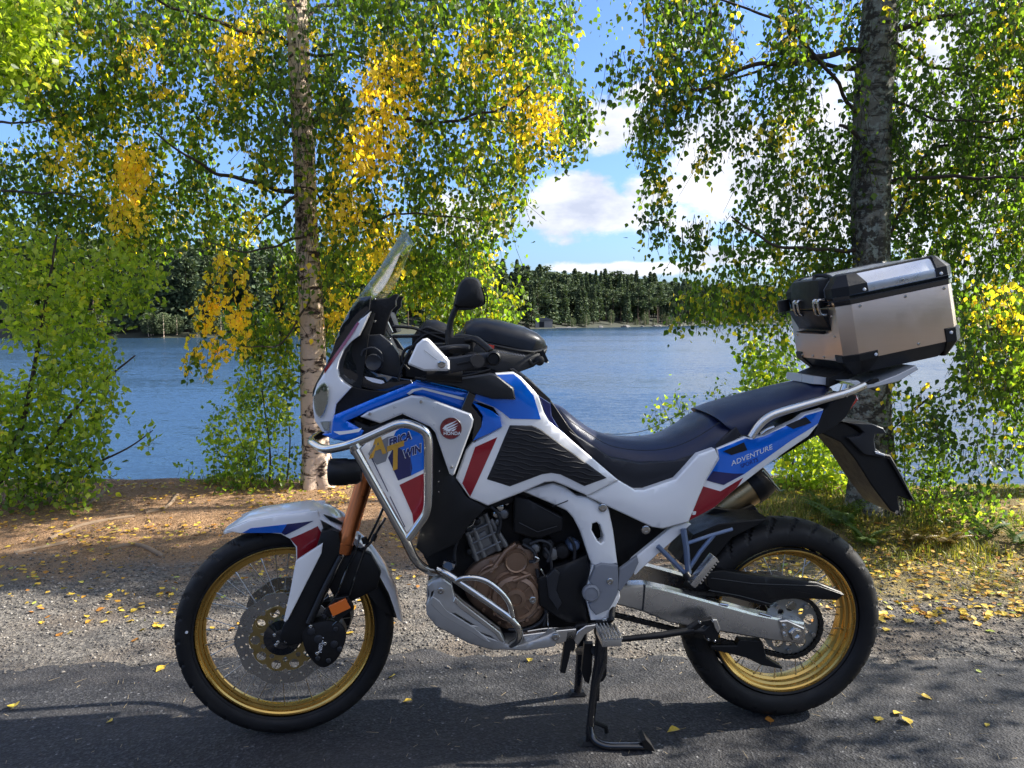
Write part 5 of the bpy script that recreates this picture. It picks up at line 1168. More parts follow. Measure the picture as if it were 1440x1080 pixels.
def leaf_geo(p, size, hang=0.75, rng=np.random):
    """four-triangle folded leaf blades at points p; blades mostly hang tip down"""
    n_ = len(p); size = np.asarray(size).reshape(-1, 1)
    d = rng.normal(size=(n_, 3))*(1-hang*.6); d[:, 2] -= hang*1.3; d /= np.linalg.norm(d, axis=1)[:, None]
    r = rng.normal(size=(n_, 3)); s = np.cross(d, r); s /= np.linalg.norm(s, axis=1)[:, None]; nn = np.cross(d, s)
    w = size*(.36+.10*rng.rand(n_, 1)); fold = size*(.05+.12*rng.rand(n_, 1))
    curl = size*(rng.rand(n_, 1)-.3)*.25
    a = p; bL = p+d*size*.36-s*w+nn*fold; bR = p+d*size*.36+s*w+nn*fold; c = p+d*size*.45; t = p+d*size+nn*curl
    l2 = p+d*size*.08-s*w*.55+nn*fold*.5; r2 = p+d*size*.08+s*w*.55+nn*fold*.5
    v = np.stack([a, l2, bL, t, bR, r2, c], 1).reshape(-1, 3)
    k = np.arange(n_)[:, None]*7
    f = np.concatenate([k+np.array([[0, 1, 6]]), k+np.array([[1, 2, 6]]), k+np.array([[2, 3, 6]]), k+np.array([[3, 4, 6]]), k+np.array([[4, 5, 6]]), k+np.array([[5, 0, 6]])], 0)
    return v, f
def leaves_obj(name, p, size, tint, mat, parent=None, hang=.75, kind=None):
    v, f = leaf_geo(p, size, hang)
    return rawmesh(name, v, f, mat, attr=np.repeat(tint, 7), kind=kind, parent=parent, smooth_=False)
def thin_tubes(P0, P1, r):
    """triangular prisms for many thin twigs"""
    n_ = len(P0); d = P1-P0; L_ = np.linalg.norm(d, axis=1)[:, None]+1e-9; d = d/L_
    u = np.cross(d, np.array([[.3, .9, .2]])); u /= np.linalg.norm(u, axis=1)[:, None]; w = np.cross(d, u); r = np.broadcast_to(np.asarray(r).reshape(-1, 1), (n_, 1))
    v = []
    for Q, rr in ((P0, r), (P1, r*.5)):
        for k in range(3): v.append(Q+(u*math.cos(k*2.094)+w*math.sin(k*2.094))*rr)
    v = np.stack(v, 1).reshape(-1, 3); k = np.arange(n_)[:, None]*6
    f = np.concatenate([k+np.array([[j, (j+1) % 3, 3+(j+1) % 3, 3+j]]) for j in range(3)], 0); return v, f
CRn = np.array(CR)
def Wn(px, py, yd):
    d = np.stack([(px-720)/1080, -(py-540)/1080, -np.ones_like(px)], -1) @ CRn.T
    return np.array([0, 0, CAM_Z]) + d*(yd/d[:, 1])[:, None]
def inside(px, py, poly):
    c = np.zeros(len(px), bool); q = np.array(poly, float)
    for (x0, y0), (x1, y1) in zip(q, np.roll(q, -1, 0)):
        if y0 == y1: continue
        c ^= ((y0 > py) != (y1 > py)) & (px < (x1-x0)*(py-y0)/(y1-y0)+x0)
    return c
def crown_points(poly, nt_, depth, leaves=14, tl=(.18, .55), gaps=(), yellow=(), seed=1, gapf=.018, gapt=.40, base_t=.3, spread=.11, tvar=.19, yfrac=0.05, dense=()):
    """hanging twigs started inside an outline seen against the sky; returns leaf points, tints and twig segments"""
    rng = np.random.RandomState(seed); q = np.array(poly, float); lo = q.min(0); hi = q.max(0); out = [[], [], []]
    X = []; need = nt_; tries = 0
    while need > 0 and tries < 60:
        tries += 1
        px = rng.uniform(lo[0], hi[0], 4*nt_); py = rng.uniform(lo[1], hi[1], 4*nt_)
        ok = inside(px, py, poly); nz = fb(px, py*.7, gapf, seed, 3); ok &= nz > gapt
        for gx, gy, rx, ry in gaps: ok &= ((px-gx)/rx)**2+((py-gy)/ry)**2 > rng.uniform(.6, 1.2, len(px))
        X.append(np.stack([px[ok], py[ok]], 1)[:need]); need -= len(X[-1])
    X = np.concatenate(X)[:nt_]; n_ = len(X); px, py = X[:, 0], X[:, 1]
    dn = fb(px, py, .006, seed+5, 3); yd = depth[0] + (depth[1]-depth[0])*np.clip(dn*.7-.05+.55*rng.rand(n_)-.1, 0, 1)
    top = Wn(px, py, yd); ln = rng.uniform(tl[0], tl[1], n_)
    yel = np.zeros(n_); 
    for gx, gy, rx, ry in yellow: yel = np.maximum(yel, (((px-gx)/rx)**2+((py-gy)/ry)**2 < rng.uniform(.0, 1.25, n_))*1.0)
    yel = np.maximum(yel, rng.rand(n_) < yfrac)
    t0 = base_t + tvar*rng.normal(size=n_) + .35*(fb(px, py, .012, seed+9, 3)-.5)  # random leaf tint per twig; the wide spread also paints in shaded pockets
    sw = rng.normal(size=(n_, 3))*np.array([.10, .10, .02]); nl = np.maximum(3, (leaves*ln/np.mean(tl)).astype(int))
    idx = np.repeat(np.arange(n_), nl); t = rng.rand(len(idx))
    dirn = np.array([[0, 0, -1.]])
    p = top[idx] + dirn*(ln[idx]*t)[:, None] + sw[idx]*(t**1.5)[:, None]*3*ln[idx][:, None] + rng.normal(size=(len(idx), 3))*spread*.45
    tint = t0[idx] + .07*rng.normal(size=len(idx)); tint = np.where(yel[idx] > 0, .86+.06*rng.normal(size=len(idx)), np.clip(tint, 0, .70))
    end = top + dirn*ln[:, None] + sw*3*ln[:, None]; mid = top + dirn*(ln*.5)[:, None] + sw*1.06*ln[:, None]
    return p, np.clip(tint, 0, 1), np.concatenate([top, mid]), np.concatenate([mid, end])
# --- bark
def barkmat(name, light, dark, lichen=None, amount=.5):
    m, n, b = newmat(name); tc = n.nodes.new('ShaderNodeNewGeometry').outputs['Position']
    a = noi(n, mapv(n, tc, (5, 5, 15)), 1.15, 7, .68, .5); c = noi(n, mapv(n, tc, (1, 1, .8)), 6, 7, .7)
    f = mth(n, 'MAXIMUM', mapr(n, a, .58-.14*amount, .66-.14*amount), mapr(n, c, .66-.2*amount, .72-.2*amount))
    col = mixc(n, noi(n, tc, 40, 4), tuple(x*.8 for x in light), light)
    col = mixc(n, f, col, dark)
    if lichen: col = mixc(n, mth(n, 'MULTIPLY', mapr(n, noi(n, tc, 24, 5, .7), .50, .58), .8), col, lichen)
    L(n, col, b.inputs['Base Color']); b.inputs['Roughness'].default_value = .85
    bp = N(n, 'ShaderNodeBump'); bp.inputs['Strength'].default_value = .8; bp.inputs['Distance'].default_value = .012
    L(n, mth(n, 'ADD', mth(n, 'MULTIPLY', f, -.8), noi(n, mapv(n, tc, (1, 1, .5)), 45, 5, .7)), bp.inputs['Height']); L(n, bp.outputs[0], b.inputs['Normal'])
    return m
M['bark_l'] = barkmat('birch_bark', (0.74, 0.57, 0.44), (0.045, 0.026, 0.022), None, .42)
M['bark_r'] = barkmat('old_birch_bark', (0.20, 0.19, 0.155), (0.034, 0.031, 0.025), (0.27, 0.30, 0.26), .75)
M['branch'] = simple('branch_bark', (0.045, 0.032, 0.025), .85, vary=.35, vs=30, bump=.5, bs=120)
def trunk(name, pts, mat, parent, n=40, lump=.10, seed=1, step=.045):
    pts = [Vector(p[:3]) if len(p) > 3 else Vector(p) for p in pts], [p[3] for p in pts]
    c, r = pts; cc = smoothpts([(p.x, p.y, p.z) for p in c], 14); rr = [v_[0] for v_ in smoothpts([(x, 0, 0) for x in r], 14)]
    mb = MB(); lo = []
    for q, R in zip(cc, rr):
        lp = []
        for k in range(n):
            a = 2*math.pi*k/n; f = 1+lump*(noise.noise(Vector((math.cos(a)*2.2+seed, math.sin(a)*2.2, q.z*2.0)))+.5*noise.noise(Vector((math.cos(a)*6+seed, math.sin(a)*6, q.z*7))))
            if q.z < .35: f += max(0, (.35-q.z))*.9*(0.5+.5*math.cos(a*5+seed*2))
            lp.append(Vector((q.x+math.cos(a)*R*f, q.y+math.sin(a)*R*f, q.z)))
        lo.append(lp)
    mb.loft(lo); return mb.build(name, mat, parent, frame=False, sharp=80)
def branch(pts, r0, r1, parent, mat=None):
    q = smoothpts([W(*p) for p in pts], 9); k = len(q)
    q = [v+Vector((noise.noise(v*4)*.035, noise.noise(v*4+Vector((5, 0, 0)))*.04, noise.noise(v*5+Vector((9, 0, 0)))*.05)) for v in q]
    mb = MB(); mb.tube(q, [(r0+(r1-r0)*i_/(k-1))*.72 for i_ in range(k)], 8); return mb.build('branch', mat or M['branch'], parent, frame=False)
def twigs_obj(parent, A, B, r=.0022):
    v, f = thin_tubes(A, B, r); o = rawmesh('twigs', v, f, M['twig'], parent=parent, kind='stuff'); return o

# ---------------------------------------------------------------- left birch
D1 = 6.0
tb1 = G(450, 703); t1 = empty('birch_tree', (tb1.x, tb1.y, 0)); tag(t1, 'birch with pale trunk and hanging yellow and green leaves behind the front of the motorcycle', 'tree', 'birches on the lake bank')
def loc(o, t):  # geometry is given in world coordinates; keep it there under its tree
    for ch in t.children: ch.matrix_parent_inverse = t.matrix_basis.inverted()
def TR(px, py, yd, wpx): 
    q = W(px, py, yd); return (q.x, q.y, q.z, wpx/2/1080*yd)
trunk('trunk', [TR(456, 735, D1, 62), TR(452, 700, D1, 52), TR(445, 640, D1, 40), TR(441, 560, D1, 36), TR(440, 470, D1, 34), TR(434, 380, D1, 32), TR(430, 300, D1, 30), TR(427, 200, D1, 30), TR(421, 100, D1, 29), TR(417, 0, D1, 28), TR(410, -200, D1, 26), TR(405, -600, D1, 20), TR(398, -1200, D1, 12)], M['bark_l'], t1, seed=2, lump=.06)
for pts, r0, r1 in (([(416, 62, D1), (396, 50, D1-.1), (362, 44, D1-.2), (310, 33, D1-.4), (240, 10, D1-.6), (190, -8, D1-.7)], .028, .010), ([(418, 60, D1), (440, 20, D1+.2), (480, 6, D1+.3), (520, -8, D1+.4)], .028, .014),
                    ([(425, 78, D1), (455, 76, D1-.1), (492, 74, D1-.3), (540, 95, D1-.5)], .02, .006), ([(412, 268, D1), (367, 259, D1-.2), (313, 245, D1-.3), (267, 221, D1-.5), (220, 190, D1-.6)], .028, .008),
                    ([(425, 268, D1), (395, 290, D1-.2), (372, 305, D1-.2), (350, 330, D1-.3)], .018, .005), ([(436, 175, D1), (490, 160, D1-.2), (540, 165, D1-.3), (600, 172, D1-.4), (634, 170, D1-.5), (703, 149, D1-.6), (745, 122, D1-.7)], .03, .007),
                    ([(436, 260, D1), (460, 290, D1-.2), (480, 330, D1-.2), (486, 345, D1-.2)], .014, .005), ([(440, 400, D1), (425, 440, D1-.2), (410, 470, D1-.2), (360, 490, D1-.4), (330, 480, D1-.4)], .014, .004), ([(438, 330, D1), (400, 345, D1-.3), (340, 350, D1-.4), (300, 345, D1-.5)], .016, .004),
                    ([(0, 270, 5.6), (45, 267, 5.5), (95, 270, 5.4), (130, 290, 5.4)], .014, .004), ([(0, 172, 5.8), (40, 170, 5.7), (100, 160, 5.6)], .014, .005), ([(600, 172, D1-.4), (560, 120, D1-.3), (520, 90, D1-.2), (470, 75, D1)], .012, .006),
                    ([(634, 170, D1-.5), (700, 165, D1-.6), (740, 190, D1-.6)], .008, .003), ([(440, 330, D1), (520, 310, D1-.3), (600, 300, D1-.5), (680, 320, D1-.6)], .016, .004)):
    branch(pts, r0, r1, t1)
POLY1 = [(-60, -60), (800, -60), (806, 10), (792, 50), (800, 95), (815, 120), (836, 150), (815, 185), (775, 205), (762, 240), (752, 300), (765, 318), (735, 325), (700, 332), (712, 365), (735, 385), (730, 430), (650, 440), (560, 380), (500, 330), (470, 400), (400, 420), (360, 360), (320, 330), (260, 330), (150, 345), (60, 330), (-60, 300)]
GAP1 = [(325, 205, 26, 42), (275, 105, 22, 28), (215, 80, 22, 26), (160, 190, 18, 10), (545, 245, 20, 26), (540, 275, 18, 10), (40, 180, 38, 14), (30, 275, 30, 20), (360, 265, 28, 12), (265, 285, 22, 14), (645, 165, 22, 22), (635, 75, 12, 36), (700, 180, 18, 10), (755, 85, 10, 14), (480, 20, 20, 12), (770, 330, 30, 20), (690, 330, 20, 10), (615, 30, 14, 20), (325, 120, 12, 16), (100, 240, 20, 12), (600, 215, 12, 18)]
YEL1 = [(195, 42, 28, 34), (215, 70, 16, 26), (90, 215, 30, 28), (105, 190, 20, 22), (180, 240, 24, 78), (325, 70, 26, 36), (340, 30, 24, 16), (315, 350, 20, 40), (300, 400, 34, 60), (555, 130, 34, 95), (590, 90, 12, 60), (500, 190, 26, 40), (520, 160, 24, 90), (480, 280, 30, 50), (545, 325, 24, 40), (660, 60, 10, 40), (712, 55, 12, 34), (708, 120, 14, 22), (750, 140, 34, 30), (775, 165, 20, 26), (440, 40, 18, 30), (40, 270, 14, 8), (700, 290, 10, 16), (350, 300, 12, 20), (530, 60, 14, 30), (740, 180, 14, 18)]
p1, c1, a1, b1 = crown_points(POLY1, 4800, (5.0, 7.2), 11, (.08, .28), GAP1, YEL1, 3, .016, .36, .30)
# yellow sprays hanging in front of the water
def spray(poly, nt_, depth, seed, tint, leaves=10, tl=(.10, .3), var=.05, gapt=.25, yfrac=0.):
    p, c, a, b_ = crown_points(poly, nt_, depth, leaves, tl, (), (), seed, .03, gapt, tint, .05, var, yfrac); return p, c, a, b_
pieces = [(p1, c1, a1, b1)]
pieces.append(crown_points([(290, 345), (350, 345), (352, 430), (345, 480), (325, 500), (262, 520), (258, 500), (280, 470), (260, 465), (262, 440), (285, 400)], 90, (5.4, 5.7), 9, (.08, .2), (), [(300, 430, 90, 120)], 5, .03, .2, .3, .04))
pieces.append(crown_points([(160, 305), (210, 300), (212, 195), (158, 190)], 34, (5.3, 5.6), 9, (.08, .2), (), [(185, 240, 60, 120)], 6, .03, .2, .3, .04))
pieces.append(crown_points([(455, 420), (640, 420), (735, 400), (745, 452), (600, 462), (560, 440), (480, 440), (455, 480), (400, 500), (330, 480), (330, 430)], 330, (5.6, 7.0), 9, (.08, .22), (), [(500, 430, 40, 20), (415, 440, 20, 30)], 8, .02, .30, .42))
pieces.append(crown_points([(450, 330), (560, 330), (700, 340), (740, 400), (640, 420), (480, 430), (440, 400)], 320, (6.0, 7.4), 10, (.08, .25), (), [(470, 400, 14, 30), (530, 345, 30, 25)], 9, .02, .30, .45))
p1, c1, a1, b1 = (np.concatenate([q[k] for q in pieces]) for k in range(4))
def thin(p, c_, path, yd, wpx, prob, seed):
    r_ = np.random.RandomState(seed); q_ = p-np.array([0, 0, CAM_Z]); q_ = q_ @ CRn; X_p = 720+1080*q_[:, 0]/-q_[:, 2]; Y_p = 540-1080*q_[:, 1]/-q_[:, 2]
    tx = np.interp(Y_p, [a_[1] for a_ in path], [a_[0] for a_ in path]); k = (np.abs(X_p-tx) < wpx) & (p[:, 1] < yd) & (r_.rand(len(p)) < prob)
    return p[~k], c_[~k]
p1, c1 = thin(p1, c1, [(417, 0), (427, 200), (434, 380), (441, 560), (452, 700)], 6.05, 21, .72, 2)
# the crown goes on above the frame
rng = np.random.RandomState(4)
def upper(cx, cy, z0, z1, R, n_, seed, base=.3, zpow=1.0, keep=None):
    r = np.random.RandomState(seed); z = z0+(z1-z0)*r.rand(n_); a = r.rand(n_)*6.283; rr = R*np.sqrt(r.rand(n_))*(1-.6*((z-z0)/(z1-z0))**1.5)
    top = np.stack([cx+rr*np.cos(a), cy+rr*np.sin(a), z], 1)
    ok = fb(top[:, 0]*1.0+7, top[:, 2]+top[:, 1]*.6, .9, seed, 3) > .42; top = top[ok]; ln = r.uniform(.2, .6, len(top)); nl = 9
    idx = np.repeat(np.arange(len(top)), nl); t = r.rand(len(idx)); p = top[idx].copy(); p[:, 2] -= t*ln[idx]; p += r.normal(size=p.shape)*.05
    return p, np.clip(base+.12*r.normal(size=len(idx)), 0, .7), top, top-np.array([0, 0, 1])*ln[:, None]
u1 = upper(tb1.x, tb1.y, 3.9, 9.0, 2.3, 600, 31)
leaves_obj('crown', np.concatenate([p1, u1[0]]), np.random.uniform(.024, .054, len(p1)+len(u1[0])), np.concatenate([c1, u1[1]]), M['leaf'], t1, kind='stuff')
twigs_obj(t1, a1, b1); loc(None, t1)

# ---------------------------------------------------------------- right birch
D2 = 5.0
q = W(1228, 745, D2); t2 = empty('birch_tree', (q.x, q.y, 0)); tag(t2, 'old birch with dark lichen covered trunk behind the top case', 'tree', 'birches on the lake bank')
trunk('trunk', [TR(1234, 800, D2, 96), TR(1232, 745, D2, 80), TR(1227, 690, D2, 66), TR(1223, 620, D2, 60), TR(1223, 540, D2, 56), TR(1226, 440, D2, 52), TR(1224, 330, D2, 50), TR(1226, 220, D2, 49), TR(1231, 110, D2, 48), TR(1238, 0, D2, 46), TR(1245, -200, D2, 42), TR(1250, -700, D2, 34), TR(1262, -1400, D2, 20)], M['bark_r'], t2, seed=5, lump=.12)
for pts, r0, r1 in (([(1215, 68, D2), (1157, 80, D2-.1), (1090, 91, D2-.2), (1019, 108, D2-.2), (986, 122, D2-.3), (930, 130, D2-.3)], .030, .006), ([(1215, 95, D2), (1150, 88, D2+.2), (1080, 96, D2+.3), (1010, 112, D2+.3), (960, 130, D2+.3)], .022, .005),
                    ([(1210, 352, D2), (1160, 352, D2-.1), (1098, 346, D2-.2), (1060, 325, D2-.3), (1028, 304, D2-.4)], .020, .007), ([(1250, 45, D2), (1319, 30, D2-.1), (1398, 5, D2-.2), (1450, -20, D2-.2)], .026, .012),
                    ([(1248, 256, D2), (1300, 254, D2-.1), (1380, 250, D2-.2), (1470, 256, D2-.3)], .02, .01), ([(1250, 330, D2), (1310, 210, D2+.1), (1380, 200, D2+.1), (1450, 190, D2)], .015, .008), ([(1210, 200, D2), (1190, 180, D2-.1), (1180, 175, D2-.1)], .02, .012),
                    ([(1280, 590, D2+.3), (1310, 560, D2+.2), (1350, 548, D2), (1400, 520, D2), (1470, 470, D2)], .007, .005), ([(1250, 610, D2+.2), (1290, 570, D2+.1), (1330, 550, D2)], .010, .004),
                    ([(1205, 165, D2), (1130, 60, D2-.2), (1060, 20, D2-.3), (980, -20, D2-.3)], .018, .006), ([(1250, 60, D2), (1330, 100, D2+.2), (1440, 110, D2+.2)], .016, .008), ([(1248, 140, D2), (1340, 170, D2-.1), (1450, 160, D2-.1)], .014, .006)):
    branch(pts, r0, r1, t2)
POLY2a = [(905, -60), (1240, -60), (1220, 330), (1190, 380), (1120, 385), (1060, 400), (1000, 385), (950, 330), (960, 290), (900, 250), (895, 200), (880, 180), (905, 130), (850, 110), (850, 75), (900, 40)]
GAP2 = [(975, 62, 26, 14), (960, 180, 20, 24), (1010, 260, 40, 50), (960, 255, 25, 60), (1030, 200, 20, 30), (1085, 60, 16, 24), (1060, 305, 26, 14), (1000, 330, 30, 14), (930, 100, 12, 10), (1040, 370, 30, 10), (1110, 180, 16, 22), (900, 50, 14, 22), (1150, 30, 14, 16), (905, 130, 12, 10)]
pieces = [crown_points(POLY2a, 1150, (4.4, 5.6), 10, (.10, .34), GAP2, [(1030, 40, 12, 26), (1110, 20, 10, 14), (1110, 160, 12, 14), (1085, 170, 8, 10)], 13, .018, .36, .20, .06, .13)]
pieces.append(crown_points([(900, 280), (950, 300), (960, 340), (925, 350), (890, 320)], 22, (4.5, 4.8), 8, (.06, .14), (), (), 14, .03, .1, .15))
pieces.append(crown_points([(1240, -60), (1500, -60), (1500, 470), (1350, 480), (1350, 380), (1245, 370)], 1900, (4.3, 6.0), 10, (.10, .32), [(1300, 330, 20, 10), (1385, 290, 26, 12), (1345, 120, 16, 14), (1410, 145, 20, 14), (1300, 60, 14, 12), (1370, 340, 22, 10)], [(1395, 300, 14, 14), (1430, 120, 16, 20)], 15, .02, .34, .24, .06, .14))
pieces.append(crown_points([(1050, 380), (1210, 340), (1210, 390), (1110, 400), (1110, 470), (1060, 470), (1040, 430), (980, 440), (950, 410), (960, 390)], 230, (4.8, 5.8), 9, (.08, .25), (), [(1130, 420, 12, 12)], 16, .02, .28, .42))
pieces.append(crown_points([(1350, 390), (1500, 390), (1500, 560), (1440, 560), (1360, 530), (1355, 490)], 330, (4.2, 5.6), 10, (.08, .25), (), [(1400, 400, 20, 10), (1430, 430, 10, 14)], 17, .02, .26, .34))
pieces.append(crown_points([(1245, 520), (1300, 500), (1440, 490), (1500, 520), (1500, 600), (1420, 640), (1400, 690), (1340, 700), (1290, 650), (1250, 620)], 210, (4.2, 5.4), 8, (.05, .16), [(1350, 600, 26, 20), (1300, 640, 20, 18), (1400, 560, 24, 16)], (), 18, .024, .36, .16))
p2, c2, a2, b2 = (np.concatenate([q_[k] for q_ in pieces]) for k in range(4))
p2, c2 = thin(p2, c2, [(1238, 0), (1226, 220), (1226, 440), (1223, 620)], 5.0, 30, .6, 3)
u2 = upper(q.x, q.y, 3.7, 10.5, 2.6, 1400, 33, .25); 
leaves_obj('crown', np.concatenate([p2, u2[0]]), np.random.uniform(.020, .048, len(p2)+len(u2[0])), np.concatenate([c2, u2[1]]), M['leaf'], t2, kind='stuff')
twigs_obj(t2, a2, b2); loc(None, t2)

# ---------------------------------------------------------------- bushes and saplings
def bush(name, label, cat, base, stems, polys, mat, size=(.03, .055), group=None, hang=.35):
    t = empty(name, base); tag(t, label, cat, group)
    mb = MB()
    for s_ in stems:
        q_ = smoothpts([W(*p_) for p_ in s_[0]], 5); mb.tube(q_, [s_[1]*(1-.75*i_/(len(q_)-1)) for i_ in range(len(q_))], 7)
    mb.build('stem', M['branch'], t, frame=False)
    ps = [crown_points(*pl[:3], **pl[3]) for pl in polys]
    p, c, a, b_ = (np.concatenate([x[k] for x in ps]) for k in range(4))
    leaves_obj('foliage', p, np.random.uniform(size[0], size[1], len(p)), c, mat, t, hang=hang, kind='stuff'); twigs_obj(t, a, b_, .0016); loc(None, t); return t
kw = lambda **k: dict(dict(leaves=9, tl=(.06, .2), gapf=.02, gapt=.3, base_t=.5, tvar=.22), **k)
bush('alder_bush', 'bright green alder bush leaning over the water at the left edge', 'bush', tuple(G(30, 700)),
     [([(20, 720, 5.6), (60, 640, 5.5), (120, 560, 5.3), (190, 500, 5.2)], .02), ([(-20, 720, 5.4), (30, 600, 5.4), (60, 450, 5.3), (80, 330, 5.3)], .025), ([(60, 700, 5.6), (120, 660, 5.4), (180, 630, 5.3), (215, 605, 5.2)], .012)],
     [([(-60, 300), (150, 320), (230, 370), (205, 420), (130, 420), (150, 460), (160, 500), (130, 540), (60, 560), (-60, 560)], 620, (5.0, 6.2), kw(seed=41, base_t=.56, gapt=.38, yellow=[(60, 430, 16, 14), (100, 395, 14, 10)])),
      ([(-60, 540), (90, 560), (160, 590), (220, 600), (205, 630), (180, 650), (150, 670), (110, 690), (-60, 700)], 360, (4.9, 5.8), kw(seed=42, base_t=.38, gapt=.40)),
      ([(-60, -60), (75, -60), (85, 60), (60, 100), (-60, 120)], 260, (4.4, 5.0), kw(seed=43, base_t=.66, gapt=.2)),
      ([(150, 560), (165, 500), (135, 520), (120, 600)], 30, (5.0, 5.3), kw(seed=44, base_t=.6, gapt=.1))], M['leaf_bush'])
bush('birch_sapling', 'thin leafy birch sapling standing left of the pale birch trunk', 'sapling', tuple(G(376, 700)),
     [([(376, 705, 6.0), (380, 640, 6.0), (370, 560, 6.0), (362, 480, 6.0)], .010), ([(372, 705, 6.1), (350, 650, 6.0), (330, 600, 5.9)], .007), ([(400, 705, 6.1), (408, 620, 6.1), (400, 540, 6.1)], .008)],
     [([(360, 470), (420, 480), (425, 690), (250, 700), (262, 670), (245, 655), (290, 640), (300, 620), (280, 610), (300, 575), (310, 560), (320, 520)], 300, (5.7, 6.6), kw(seed=51, base_t=.46, gapt=.40, gapf=.03, yellow=[(398, 555, 8, 8), (430, 640, 8, 12)])),
      ([(330, 620), (425, 620), (425, 700), (270, 700)], 110, (5.7, 6.4), kw(seed=52, base_t=.40, gapt=.3))], M['leaf_bush'], (.026, .048))
bush('alder_bush', 'sunlit green alder bush seen above the rear wheel beside the dark trunk', 'bush', tuple(G(1140, 740)),
     [([(1108, 745, 5.6), (1112, 680, 5.6), (1118, 620, 5.6), (1122, 560, 5.6)], .010), ([(1134, 745, 5.7), (1138, 680, 5.7), (1146, 600, 5.7)], .010), ([(1153, 745, 5.5), (1154, 690, 5.5), (1160, 620, 5.5)], .014)],
     [([(1090, 600), (1130, 590), (1200, 600), (1205, 740), (1110, 745), (1085, 735), (1100, 690)], 330, (5.2, 6.2), kw(seed=61, base_t=.60, gapt=.28)),
      ([(1045, 470), (1110, 470), (1125, 530), (1100, 545), (1050, 550)], 120, (5.2, 6.0), kw(seed=62, base_t=.40, gapt=.25))], M['leaf_bush'], (.03, .052))
bush('willow_shrub', 'dark leaved shrub on the bank right of the dark trunk', 'shrub', tuple(G(1310, 770)),
     [([(1300, 775, 4.9), (1310, 720, 4.9), (1330, 660, 4.9)], .008), ([(1290, 775, 4.9), (1275, 720, 4.9), (1272, 640, 4.9)], .008), ([(1330, 775, 4.8), (1350, 720, 4.8), (1385, 680, 4.8)], .006), ([(1300, 778, 4.8), (1340, 770, 4.6), (1385, 730, 4.6)], .006)],
     [([(1255, 560), (1330, 560), (1340, 640), (1330, 730), (1265, 740)], 140, (4.7, 5.3), kw(seed=71, base_t=.30, gapt=.38, gapf=.03)),
      ([(1290, 700), (1400, 680), (1450, 720), (1460, 780), (1290, 790)], 130, (4.5, 5.0), kw(seed=72, base_t=.28, gapt=.34, gapf=.03))], M['leaf_bush'], (.022, .042))
bush('hazel_twigs', 'sparse leafy twigs rising against the water behind the rider seat', 'shrub', tuple(G(985, 730)),
     [([(960, 740, 5.6), (965, 650, 5.6), (945, 600, 5.6), (928, 560, 5.6)], .004), ([(985, 740, 5.6), (975, 640, 5.6), (950, 560, 5.6)], .004), ([(970, 740, 5.6), (975, 620, 5.6), (1020, 560, 5.6), (1040, 553, 5.6)], .004), ([(960, 700, 5.6), (935, 620, 5.6), (912, 600, 5.6)], .003)],
     [([(908, 598), (925, 556), (934, 556), (950, 600), (950, 620), (920, 625)], 26, (5.5, 5.7), kw(seed=81, base_t=.22, gapt=.1, leaves=5, tl=(.03, .09))),
      ([(945, 540), (965, 560), (1000, 575), (985, 585), (955, 620), (940, 615), (960, 580)], 34, (5.5, 5.7), kw(seed=82, base_t=.45, gapt=.1, leaves=5, tl=(.03, .09))),
      ([(990, 540), (1005, 545), (1060, 548), (1040, 560), (1000, 560)], 16, (5.5, 5.7), kw(seed=83, base_t=.25, gapt=.1, leaves=5, tl=(.03, .08)))], M['leaf_bush'], (.022, .04))
# unseen birches added outside the frame, those on the right to shade the road
def off_birch(x, y, h, R, n_, seed, label):
    t = empty('birch_tree', (x, y, 0)); tag(t, label, 'tree', 'birches on the lake bank')
    trunk('trunk', [(x, y, -.1, .15), (x+.03, y, .4, .12), (x, y+.05, 2, .11), (x+.1, y, 5, .09), (x+.15, y, h, .03)], M['bark_l'], t, n=16, seed=seed)
    u = upper(x, y, 1.6, h, R, n_, seed); leaves_obj('crown', u[0], np.random.uniform(.035, .06, len(u[0])), u[1], M['leaf'], t, kind='stuff'); loc(None, t)
off_birch(5.6, 5.6, 9.5, 2.4, 900, 91, 'unseen birch added just past the right edge, its crown shading the road')
off_birch(8.6, 7.2, 12, 2.8, 800, 92, 'taller unseen birch added farther right along the bank for shade')
off_birch(5.5, 1.9, 8.5, 2.4, 2700, 93, 'unseen birch added right of the camera to shade the road')
off_birch(8.4, 3.2, 10.5, 2.5, 2500, 94, 'second unseen birch added farther right of the camera to shade the road')

off_birch(-6.6, 6.6, 8.0, 2.0, 900, 95, 'birch farther left along the bank beyond the alder bush')
